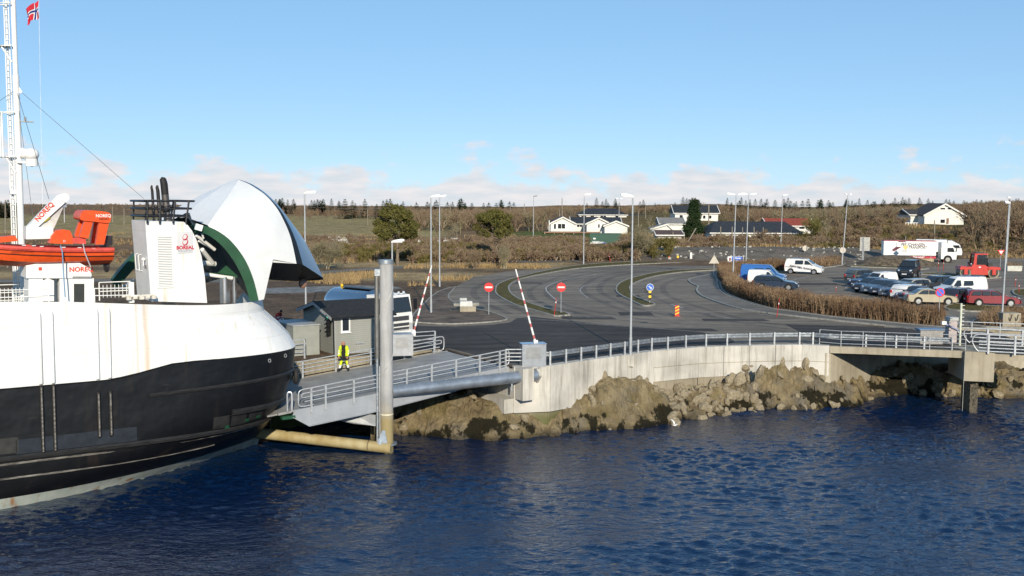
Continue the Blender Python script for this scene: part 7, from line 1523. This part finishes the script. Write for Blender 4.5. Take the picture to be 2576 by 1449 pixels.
# rubble and junk by the container: pale debris pile
for i, (px, py, s_, c_) in enumerate(((1500, 615, 1.2, (.5, .5, .5)), (1515, 617, 1.0, (.45, .45, .46)), (1524, 617, .7, (.1, .2, .5)), (1490, 614, .8, (.4, .36, .3)))):
    p = G(px, py); o = thing('debris', ['pale heap of debris left of the container end', 'grey sheet debris in front of the container', 'small blue crate in front of the container', 'brown debris at the container corner'][i], 'debris', (p.x, 214, GZ)); mb = MB(); mb.box((0, 0, s_*.25), (s_*1.6, s_, s_*.5), rz=.4*i, taper=(.7, .6)); mb.box((s_*.5, .1, s_*.2), (s_, s_*.7, s_*.35), rz=1+i, taper=(.6, .8)); mb.build('pile', mat('debris%d' % i, c_, .8, 0, .2), o)
# pale rubble field behind the round pine and by the left bush
RUB = mat('pale_rubble', (0.42, 0.40, 0.35), .9, 0, .25, 2)
mb = MB(); rr = random.Random(5)
for (px0, px1, py0, py1, n) in ((1020, 1090, 612, 626, 60), (1090, 1330, 609, 622, 160), (830, 905, 598, 622, 90), (1490, 1520, 562, 566, 10)):
    for _ in range(n):
        p = G(rr.uniform(px0, px1), rr.uniform(py0, py1)); s_ = rr.uniform(.2, .8); mb.box((p.x, p.y, hgt(p.x, p.y)+s_*.15), (s_*1.6, s_, s_*.6), rz=rr.uniform(0, 3), taper=(.7, .7))
for _ in range(140):
    px = rr.uniform(1640, 2340); D = rr.uniform(158, 178) if px < 2150 else rr.uniform(150, 170); x = (px-1288)/2700*D; s_ = rr.uniform(.08, .32)*(1.6 if rr.random() < .08 else 1); mb.box((x, D, hgt(x, D)+s_*.15), (s_*1.5, s_, s_*.8), rz=rr.uniform(0, 3), taper=(.6, .7))
mb.build('rubble', RUB, kind='stuff')
# white boats / machines among the rubble
for i, (px, py, w_) in enumerate(((1052, 622, 2.2), (1075, 625, 3.0), (1116, 622, 3.4), (1134, 616, 3.6), (1296, 617, 3.0))):
    p = G(px, py); o = thing('scrap_machine', ['leftmost white scrap frame behind the round pine', 'low white scrap frame behind the round pine', 'white scrap machine between the two tall lamps', 'tallest white scrap machine beside the two tall lamps', 'white scrap skip below the second pine'][i], 'scrap', p); mb = MB(); mb.box((0, 0, .5), (w_, .9, .25)); mb.box((-w_*.3, 0, .9), (.2, .8, .9)); mb.box((w_*.2, 0, 1.0), (w_*.4, .7, .7)); mb.box((w_*.4, 0, .3), (.2, .8, .6)); mb.build('frame', mat('scrap_white', (0.55, 0.55, 0.52), .7, 0, .3, 3), o)
# ---- utility poles
WOOD = mat('pole_wood', (0.27, 0.235, 0.19), .9, 0, .2, 2, stretch=(4, 4, .3))
def upole(label, px, pyb, pyt, D, lean=0, r=.13, cross=False):
    b = A(px, pyb, D); t = A(px+lean, pyt, D)-b; o = thing('utility_pole', label, 'pole', b-Vector((0, 0, .5)), 0, 'wooden poles'); MB().cyl((0, 0, 0), t+Vector((0, 0, .5)), r, r*.75, n=7).build('shaft', WOOD, o, smooth=True)
    if cross: MB().box(t+Vector((0, 0, .2)), (1.8, .1, .12)).build('cross_arm', WOOD, o)
for a in (('wooden pole in the field left of the round pine', 925, 572, 527, 330), ('pole behind the gap right of the two tall lamps', 1133, 571, 512, 330), ('leaning thick pole behind the second pine', 1279, 557, 518, 300, 5), ('pole right of the second pine', 1319, 562, 512, 310), ('pole far left of the mast', 13, 590, 505, 250), ('pole behind the rescue boat bow', 19, 690, 640, 140), ('pole behind the exhaust cage, left', 312, 566, 524, 330), ('pole behind the exhaust cage, right', 283, 560, 520, 340), ('thin pole above the bungalow', 1414, 540, 498, 300), ('pole left of the bungalow gable', 1408, 544, 526, 300), ('pole behind the hipped-roof house', 1606, 570, 530, 280), ('pole right of the hipped-roof house', 1624, 550, 518, 320), ('pole in front of the two-storey house', 1783, 595, 515, 225, 0, .16), ('leaning brace pole below the cypress', 1725, 612, 574, 200, 26), ('short pole left of the cypress base', 1693, 608, 583, 205), ('short pole in front of the cypress', 1721, 612, 584, 205), ('fence pole in front of the black roof, first', 1813, 600, 570, 205), ('fence pole in front of the black roof, second', 1842, 600, 570, 205), ('fence pole in front of the black roof, third', 1868, 600, 572, 205), ('fence pole in front of the black roof, fourth', 1897, 600, 571, 205), ('fence pole in front of the black roof, fifth', 1920, 600, 572, 205), ('pole behind the lorry on the slope', 2351, 612, 554, 195), ('pole in the wood left of the hill house', 2151, 570, 522, 300), ('lamp pole in the wood left of the hill house', 2143, 570, 530, 300), ('pole with cross-arm on the skyline right of the cypress', 2004, 545, 516, 380, 0, .13, True), ('skyline pole with cross-arm above the cypress', 1770, 530, 509, 420, 0, .13, True), ('leaning stake left of the roadside bush', 1395, 654, 630, 160, 16, .09), ('short stake by the far lamp', 1478, 654, 635, 160, 4, .08)): upole(*a)
# overhead wires
def wire(p, q, sag, label):
    o = thing('overhead_wire', label, 'wire', p); p0 = Vector(p); MB().tube([Vector(p).lerp(Vector(q), i/14)-p0-Vector((0, 0, sag*4*(i/14)*(1-i/14))) for i in range(15)], .035, 4).build('cable', STAY, o)
wire(A(770, 520, 330), A(1133, 512, 330), 1.0, 'pale wire running left from the gap behind the tall lamps'); wire(A(1900, 532, 300), A(2700, 485, 260), 2.5, 'wire across the sky at the right edge')
# ================================================================== VEGETATION
def veg_mat(name, cols, rough=.9, trans=0):
    m = bpy.data.materials.new(name); m.use_nodes = True; t = m.node_tree; b = t.nodes['Principled BSDF']; b.inputs['Roughness'].default_value = rough; b.inputs['Specular IOR Level'].default_value = .1
    tc = t.nodes.new('ShaderNodeTexCoord'); n = t.nodes.new('ShaderNodeTexNoise'); n.inputs['Scale'].default_value = .22; n.inputs['Detail'].default_value = 4; n.inputs['Roughness'].default_value = .7; t.links.new(tc.outputs['Object'], n.inputs['Vector'])
    r = t.nodes.new('ShaderNodeValToRGB'); e = r.color_ramp.elements; k = len(cols)
    e[0].position = .3; e[0].color = (*cols[0], 1); e[1].position = .7; e[1].color = (*cols[-1], 1)
    for i in range(1, k-1): x = e.new(.3+.4*i/(k-1)); x.color = (*cols[i], 1)
    t.links.new(n.outputs[0], r.inputs[0]); t.links.new(r.outputs[0], b.inputs['Base Color']); return m
TWIG = veg_mat('bare_twigs', [(0.15, 0.105, 0.067), (0.24, 0.185, 0.12), (0.175, 0.115, 0.08), (0.27, 0.22, 0.155)]); TWIGG = veg_mat('lichen_twigs', [(0.17, 0.145, 0.07), (0.24, 0.21, 0.14), (0.19, 0.16, 0.08)])
BARK = mat('bark', (0.20, 0.155, 0.11), .9, 0, .25, 4); BARKP = mat('pale_bark', (0.34, 0.30, 0.25), .9, 0, .2, 4)
SPRUCE = veg_mat('spruce_needles', [(0.016, 0.032, 0.014), (0.030, 0.050, 0.020), (0.020, 0.040, 0.018)]); PINE = veg_mat('pine_needles', [(0.055, 0.062, 0.018), (0.125, 0.115, 0.035), (0.08, 0.082, 0.025), (0.13, 0.105, 0.04)])
def seg_quads(segs, wid):
    "flat crossed quads for many thin twigs -> vertices, faces"
    segs = np.array(segs); a = segs[:, 0:3]; b = segs[:, 3:6]; w0 = segs[:, 6]; w1 = segs[:, 7]; d = b-a; d /= np.linalg.norm(d, axis=1)[:, None]+1e-9
    rv = rng.normal(size=d.shape); n = np.cross(d, rv); n /= np.linalg.norm(n, axis=1)[:, None]+1e-9
    v = np.concatenate([a-n*w0[:, None], a+n*w0[:, None], b+n*w1[:, None], b-n*w1[:, None]], 1).reshape(-1, 3); k = len(segs); f = np.arange(4*k).reshape(k, 4); return v, f
def np_mesh(name, v, f, m):
    me = bpy.data.meshes.new(name); n = f.shape[1]; me.vertices.add(len(v)); me.vertices.foreach_set('co', np.asarray(v, np.float32).ravel()); me.loops.add(f.size); me.loops.foreach_set('vertex_index', f.ravel().astype(np.int32)); me.polygons.add(len(f)); me.polygons.foreach_set('loop_start', (np.arange(len(f))*n).astype(np.int32)); me.materials.append(m); me.update(); me.validate(); return me
def bare_tree(h, spread, seed, depth=4, nb=4, w=.05, stems=1, up=.5):
    rr = random.Random(seed); segs = []
    def grow(p, d, L, lv, ww):
        n = 3 if lv < 2 else 2; q = p
        for k in range(n):
            d2 = (d+Vector((rr.gauss(0, .16), rr.gauss(0, .16), rr.gauss(0, .1)+.06*up))).normalized(); q2 = q+d2*L/n; segs.append((*q, *q2, max(ww*(1-k/n*.4), w*.32), max(ww*(1-(k+1)/n*.4), w*.28))); q = q2; d = d2
            if lv < depth:
                for _ in range(nb if k else max(1, nb-2)):
                    a = rr.uniform(0, 6.28); e = d.orthogonal().normalized(); e2 = d.cross(e); s_ = rr.uniform(.5, 1.0)*spread; dd = (d+(e*math.cos(a)+e2*math.sin(a))*s_+Vector((0, 0, up*.3))).normalized(); grow(q, dd, L*rr.uniform(.45, .68), lv+1, ww*.5)
    for s in range(stems):
        a = rr.uniform(0, 6.28); t = 0 if stems == 1 else rr.uniform(.15, .75)*spread; grow(Vector((rr.gauss(0, .15*stems**.3), rr.gauss(0, .15*stems**.3), 0)), Vector((math.cos(a)*t, math.sin(a)*t, 1)).normalized(), h*(.5 if stems == 1 else .55)*rr.uniform(.8, 1.1), 0, w*2.2)
    v, f = seg_quads(segs, w); 
    mz = v[:, 2].max(); v *= h/mz; return v, f
# templates for the far wood
TP = [bare_tree(6.5, .8, s, 3, 3, .085, 2 if s % 2 else 1) for s in range(6)]; BP = [bare_tree(1.8, 1.0, 20+s, 2, 3, .05, 7) for s in range(5)]
def scatter(tpl, pts, name, m, kind='stuff'):
    V = []; F = []; off = 0
    for (x, y, z, s, a, sx) in pts:
        v, f = tpl[random.randrange(len(tpl))]; c, sn = math.cos(a), math.sin(a); q = np.empty_like(v); q[:, 0] = (v[:, 0]*c-v[:, 1]*sn)*s*sx+x; q[:, 1] = (v[:, 0]*sn+v[:, 1]*c)*s*sx+y; q[:, 2] = v[:, 2]*s+z; V.append(q); F.append(f+off); off += len(v)
    return link(name, np_mesh(name, np.concatenate(V), np.concatenate(F), m), kind=kind)
rr = random.Random(3)
def wood_pts(n, px0, px1, d0, d1, s0, s1, clear=(), top=True):
    o = []
    while len(o) < n:
        D = d0+(d1-d0)*rr.random()**.8; px = rr.uniform(px0, px1); x = (px-1288)/2700*D
        if any(a <= px <= b and c <= D <= e for a, b, c, e in clear): continue
        if top:
            yt = np.interp(px, [-300, 700, 1000, 1200, 1400, 1700, 1900, 2250, 2450, 2600, 2800], [520, 522, 526, 522, 520, 519, 525, 518, 506, 500, 495])+rr.uniform(-4, 9); s0_ = (A(px, yt, D).z-hgt(x, D))/6.5; s_ = min(rr.uniform(s0, s1), max(.35, s0_))
        else: s_ = rr.uniform(s0, s1)
        o.append((x, D, hgt(x, D)-.1, s_, rr.uniform(0, 6.28), rr.uniform(.85, 1.3)))
    return o
CLR = [(1360, 1600, 225, 345), (1690, 1830, 230, 312), (1640, 1740, 190, 275), (1770, 2060, 180, 262), (2260, 2440, 190, 245), (1440, 1650, 300, 360)]
scatter(TP, wood_pts(420, 1020, 1400, 270, 430, .7, 1.15, CLR)+wood_pts(300, 1380, 1720, 345, 470, .8, 1.25, CLR)+wood_pts(420, 1800, 2300, 265, 420, .75, 1.2, CLR)+wood_pts(330, 2100, 2700, 235, 400, .75, 1.15, CLR)+wood_pts(130, 2430, 2700, 185, 260, .7, 1.1, CLR), 'bare_woodland', TWIG)
scatter(TP, wood_pts(200, 1040, 2650, 255, 400, .55, 1.05, CLR)+wood_pts(60, 1980, 2280, 250, 300, .7, 1.0, CLR), 'lichened_woodland', TWIGG)
scatter(TP, wood_pts(520, -250, 1100, 470, 640, .55, .95)+wood_pts(120, 600, 1060, 395, 470, .5, .85), 'far_scrub_wood', TWIG)
# low brush on banks and roadside
scatter(BP, wood_pts(420, 1290, 1600, 158, 214, .7, 1.25, [(1465, 1575, 178, 225)], top=False)+wood_pts(260, 1000, 1330, 152, 215, .6, 1.2, top=False)+wood_pts(160, 560, 1000, 150, 225, .5, 1.0, top=False)+wood_pts(300, 1560, 2060, 180, 210, .5, 1.0, [(1640, 1735, 196, 215)], top=False)+wood_pts(420, 2060, 2700, 178, 262, .5, 1.15, [(2270, 2440, 205, 245)], top=False)+wood_pts(80, -150, 520, 140, 240, .5, .9, top=False), 'low_brush', TWIG)
scatter(BP, wood_pts(200, 1300, 1700, 160, 205, .6, 1.1, [(1465, 1575, 178, 225)], top=False)+wood_pts(200, 1750, 2600, 182, 240, .5, .9, [(2270, 2440, 205, 245)], top=False)+wood_pts(90, 850, 1250, 150, 190, .6, 1.1, top=False), 'mossy_brush', veg_mat('moss_brush', [(0.10, 0.095, 0.03), (0.15, 0.125, 0.045), (0.085, 0.08, 0.025)]))
# dry grass
def blades(pts, hmin, hmax, w, lean, m, name, kind='stuff', per=3):
    P = np.array(pts); P = np.repeat(P, per, 0); n = len(P); P[:, :2] += rng.normal(scale=.12, size=(n, 2)); a = rng.uniform(0, 6.28, n); h = rng.uniform(hmin, hmax, n); t = np.stack([np.cos(a)*w, np.sin(a)*w, np.zeros(n)], 1); tip = P+np.stack([rng.normal(0, lean, n), rng.normal(0, lean, n), h], 1)
    v = np.stack([P-t, P+t, tip], 1).reshape(-1, 3); return link(name, np_mesh(name, v, np.arange(3*n).reshape(n, 3), m), kind=kind)
def in_poly(P, x, y):
    c = False; j = len(P)-1
    for i in range(len(P)):
        if (P[i].y > y) != (P[j].y > y) and x < (P[j].x-P[i].x)*(y-P[i].y)/(P[j].y-P[i].y)+P[i].x: c = not c
        j = i
    return c
gpts = []
for _ in range(9000):
    D = rr.uniform(115, 150); px = rr.uniform(600, 1480); x = (px-1288)/2700*D
    if noise.noise((x*.12, D*.12, 7)) > -.05+.25*abs(D-126)/12 and not in_poly(road_edge, x, D): gpts.append((x, D, hgt(x, D)))
for _ in range(7000):
    D = rr.uniform(150, 260); px = rr.uniform(-100, 1300); x = (px-1288)/2700*D
    if noise.noise((x*.08, D*.08, 17)) > .05: gpts.append((x, D, hgt(x, D)))
for _ in range(12000):
    D = rr.uniform(172, 260); px = rr.uniform(1560, 2700); x = (px-1288)/2700*D
    if noise.noise((x*.08, D*.08, 27)) > .0: gpts.append((x, D, hgt(x, D)))
blades(gpts, .25, .7, .05, .2, veg_mat('dry_grass', [(0.27, 0.18, 0.085), (0.34, 0.24, 0.12), (0.22, 0.155, 0.07)]), 'dry_grass')
# hedge: leafless beech, dense upright shoots
HEDGEM = veg_mat('hedge_shoots', [(0.19, 0.122, 0.072), (0.30, 0.205, 0.125), (0.16, 0.10, 0.06), (0.26, 0.17, 0.105)])
def hedge(P, n, h0, h1, label, name='hedge'):
    I = inset(P, .45); xs = [p.x for p in I]; ys = [p.y for p in I]; pts = []
    while len(pts) < n:
        x = rr.uniform(min(xs), max(xs)); y = rr.uniform(min(ys), max(ys))
        if in_poly(I, x, y): pts.append((x, y))
    c = pts[0]; segs = []
    for x, y in pts:
        hh_ = rr.uniform(h0*.8, h1)*(1+.30*noise.noise((x*.45, y*.45, 2))+.15*noise.noise((x*1.6, y*1.6, 5)))
        if noise.noise((x*.9, y*.9, 8)) > .42 and rr.random() < .75: continue
        b = Vector((x-c[0], y-c[1], .1)); t = b+Vector((rr.gauss(0, .12), rr.gauss(0, .12), hh_)); m_ = b.lerp(t, .55)+Vector((rr.gauss(0, .05), rr.gauss(0, .05), 0)); segs += [(*b, *m_, .018, .014), (*m_, *t, .014, .006)]
        for _ in range(5):
            k = rr.uniform(.25, .95); q = b.lerp(t, k); e = q+Vector((rr.gauss(0, .16), rr.gauss(0, .16), rr.uniform(.05, .3))); segs.append((*q, *e, .012, .006))
        for _ in range(3):
            k = rr.uniform(.3, 1); q = b.lerp(t, k); e = q+Vector((rr.gauss(0, .06), rr.gauss(0, .06), rr.gauss(0, .05))); segs.append((*q, *e, .022, .012))
    v, f = seg_quads(segs, .01); o = link(name, np_mesh(name, v, f, HEDGEM), None, (c[0], c[1], GZ)); o['label'] = label; o['category'] = 'hedge'; return o
hedge(BED, 11500, 1.0, 1.5, 'long dense brown leafless hedge between the road and the parked cars')
hedge(sm(bedB, 2), 900, .9, 1.3, 'low brown hedge strip behind the white lettered van')
hedge([Vector((p.x, p.y, 0)) for p in sm(isl7, 2)], 1400, .5, 1.0, 'thin brown brush around the concrete block at the right')
pq = G(2552, 682); hedge([Vector((pq.x+a, pq.y+b, 0)) for a, b in ((-1.3, -.4), (1.3, -.4), (1.3, 1.2), (-1.3, 1.2))], 90, .8, 1.3, 'small brown shrub growing in the white planter', 'shrub')
# ---- individual trees
def foliage_tree(label, px, pyb, pyt, pxw, D, m, bark=BARK, shape='round', n=5200, seed=1, skirt=.35, leafs=.16, trunk=.16, dx=0):
    b = A(px, pyb, D); b.z = hgt(b.x, D)-.1; H = A(px, pyt, D).z-b.z; Rw = pxw*D/2700/2; r_ = random.Random(seed); o = thing('pine_tree' if shape == 'round' else 'cypress_tree', label, 'tree', b)
    mb = MB(); mb.tube([(0, 0, 0), (dx*.3+.1, 0, H*.3), (dx*.7, .1, H*.6), (dx, 0, H*.9)], [trunk, trunk*.8, trunk*.5, trunk*.2], 8)
    for i in range(14):
        z = H*(skirt*.7+.5*i/14); a = r_.uniform(0, 6.28); L_b = Rw*r_.uniform(.5, .9); mb.tube([(dx*z/H, 0, z), (math.cos(a)*L_b*.5+dx*z/H, math.sin(a)*L_b*.5, z+.25*L_b), (math.cos(a)*L_b+dx*z/H, math.sin(a)*L_b, z+.6*L_b)], [trunk*.4, trunk*.25, trunk*.1], 5)
    mb.build('trunk', bark, o, smooth=True)
    cl = []
    for i in range(48 if shape == 'round' else 70):
        if shape == 'round':
            a = r_.uniform(0, 6.28); u = r_.uniform(-.75, 1); rad = math.sqrt(max(0, 1-abs(u)**2.2))*r_.uniform(.45, 1.08)
            c = Vector((dx+math.cos(a)*rad*Rw*.92, math.sin(a)*rad*Rw*.92, H*(skirt+(1-skirt)*.5)+u*H*(1-skirt)*.44)); s_ = r_.uniform(.06, .17)*Rw*2
        else:
            t = i/70; w_ = Rw*(1-t**1.6)*(.75+.25*math.sin(t*9)); a = r_.uniform(0, 6.28); c = Vector((math.cos(a)*w_*.7, math.sin(a)*w_*.7, H*(.04+.93*t))); s_ = r_.uniform(.22, .42)*Rw+.15
        cl.append((c, s_))
    V = []; per = n//len(cl)
    for c, s_ in cl:
        p = rng.normal(size=(per, 3)); p /= np.linalg.norm(p, axis=1)[:, None]; p *= (rng.uniform(.2, 1, per)**.5)[:, None]*s_; p[:, 2] *= .8; ctr = np.array(c)+p; d1 = rng.normal(size=(per, 3)); d1[:, 2] = np.abs(d1[:, 2])+.3; d1 /= np.linalg.norm(d1, axis=1)[:, None]; d2 = np.cross(d1, rng.normal(size=(per, 3))); d2 /= np.linalg.norm(d2, axis=1)[:, None]
        L_ = leafs*rng.uniform(.6, 1.3, per)[:, None]; V.append(np.stack([ctr-d2*L_*.35, ctr+d2*L_*.35, ctr+d1*L_*1.3], 1).reshape(-1, 3))
    V = np.concatenate(V); link('crown', np_mesh('crown', V, np.arange(len(V)).reshape(-1, 3), m), o); return o
foliage_tree('large round pine standing left of the two tall lamps', 1000, 668, 517, 112, 148, PINE, n=9000, seed=2, skirt=.30, leafs=.26, trunk=.22, dx=-.3)
foliage_tree('second round pine with a lifted crown right of the tall lamps', 1250, 655, 532, 108, 160, PINE, n=8000, seed=5, skirt=.40, leafs=.26, dx=-.6)
foliage_tree('tall dark cypress in front of the two-storey white house', 1745, 606, 505, 62, 222, SPRUCE, shape='cone', n=8000, seed=8, leafs=.30)
def bare_thing(label, px, pyb, pyt, D, spread, seed, stems, m=TWIG, name='bare_tree', w=.035, depth=4, nb=3):
    b = A(px, pyb, D); z0 = hgt(b.x, D)-.05; H = A(px, pyt, D).z-z0; v, f = bare_tree(H, spread, seed, depth, nb, w, stems); o = thing(name, label, 'bush' if stems > 2 else 'tree', (b.x, D, z0))
    cut = max(8, len(f)//40); link('branches', np_mesh('branches', v, f, m), o); MB().tube([(0, 0, -.1), (.02, 0, H*.12)], [.14, .1], 6).build('trunk', BARKP, o); return o
bare_thing('big bare spreading bush by the far road, right of the tall quay lamp', 1606, 655, 560, 163, .95, 41, 9, TWIGG, 'bare_bush', .05)
bare_thing('bare grey bush right of the ferry visor', 822, 680, 600, 140, 1.0, 42, 9, TWIGG, 'bare_bush', .04)
bare_thing('upright bare bush left of the right barrier arm', 1192, 680, 622, 142, .5, 43, 8, TWIG, 'bare_bush', .035, 3)
bare_thing('upright bare shrub beside the footpath below the second pine', 1268, 678, 612, 143, .45, 44, 8, TWIGG, 'bare_bush', .035, 3)
bare_thing('low bare bush at the container corner', 1570, 625, 585, 200, .9, 45, 6, TWIG, 'bare_bush', .04, 3)
bare_thing('greenish bare tree right of the red-roofed house', 2052, 602, 538, 205, .8, 46, 5, veg_mat('greenish_twigs', [(0.14, 0.13, 0.04), (0.2, 0.18, 0.07)]), 'bare_bush', .06)
for i, (px, pb, pt, D) in enumerate(((2107, 590, 530, 215), (1240, 560, 520, 300), (1378, 560, 515, 290), (2080, 600, 545, 205), (1905, 610, 575, 200), (2480, 590, 520, 200), (2540, 600, 510, 190), (2200, 570, 520, 250), (1090, 600, 545, 230), (1150, 605, 555, 230))):
    bare_thing(['pale-stemmed bare tree left of the lorry on the slope', 'bare tree behind the second pine', 'bare tree left of the bungalow', 'bare tree right of the long black roof', 'small bare tree in front of the black roof', 'bare tree right of the hill house', 'bare tree at the right edge of the hill', 'bare tree in the wood left of the hill house', 'bare tree beside the left tall lamp in the field', 'bare tree between the tall lamps and the field'][i], px, pb, pt, D, .7, 60+i, 1, TWIGG if i % 2 else TWIG, w=.05, depth=4, nb=3)
# spruces along the skyline
def spruce_mesh(seed):
    r_ = random.Random(seed); segs = []; V = []; H = 8.0; L = 13
    for i in range(L):
        z = .6+(H-.8)*i/L; R0 = (1.9+.3*r_.random())*(1-i/L)**.85+.12; nbr = 9
        for k in range(nbr):
            a = 6.28*k/nbr+r_.uniform(-.3, .3)+i; rl = R0*r_.uniform(.7, 1.15); d = Vector((math.cos(a), math.sin(a), -.12)); t = Vector((-math.sin(a), math.cos(a), 0)); p = Vector((0, 0, z))
            for q in range(3):
                f0 = q/3; c = p+d*rl*(f0+.2); w_ = rl*.28*(1-f0*.6); V += [c-t*w_+Vector((0, 0, -.25)), c+t*w_+Vector((0, 0, -.2)), c+d*rl*.42+Vector((0, 0, .12))]
    V += [Vector((-.12, 0, H-1.3)), Vector((.12, 0, H-1.3)), Vector((0, 0, H))]; return np_mesh('crown', np.array([tuple(v) for v in V]), np.arange(len(V)).reshape(-1, 3), SPRUCE)
SM = [spruce_mesh(s) for s in range(4)]; TM = MB().cyl((0, 0, 0), (0, 0, 4), .16, .08, n=6).mesh('trunk', BARK)
ZN = [(0, 40, 'spruce on the skyline left of the mast', 6, 380, 420), (690, 860, 'dark spruce in the skyline row between visor and pine', 26, 470, 520), (860, 1040, 'spruce on the skyline above the round pine', 9, 400, 430), (1040, 1340, 'spruce on the skyline behind the tall lamps', 20, 370, 420), (1440, 1560, 'spruce on the skyline behind the hipped-roof house', 8, 390, 420), (1600, 1760, 'spruce on the skyline left of the two-storey house', 8, 380, 420), (1820, 1990, 'spruce on the skyline right of the two-storey house', 22, 370, 410), (1990, 2160, 'spruce on the skyline left of the leaning lamp', 18, 330, 380), (2160, 2330, 'spruce on the skyline left of the hill house', 22, 310, 360), (2330, 2470, 'spruce on the skyline behind the hill house', 12, 310, 350), (2470, 2620, 'spruce on the skyline at the right edge', 6, 330, 360)]
for (a, b, lab, n, d0, d1) in ZN:
    for i in range(n):
        D = rr.uniform(d0, d1); px = rr.uniform(a, b); x = (px-1288)/2700*D; z = hgt(x, D)-.2; tz = A(px, rr.uniform(494, 509), D).z; s_ = (tz-z)/8.0*rr.uniform(.9, 1.04)
        o = thing('spruce_tree', lab, 'tree', (x, D, z), rr.uniform(0, 6), lab); o.scale = (s_*rr.uniform(1.1, 1.6),)*2+(s_,); link('crown', SM[i % 4], o); link('trunk', TM, o)
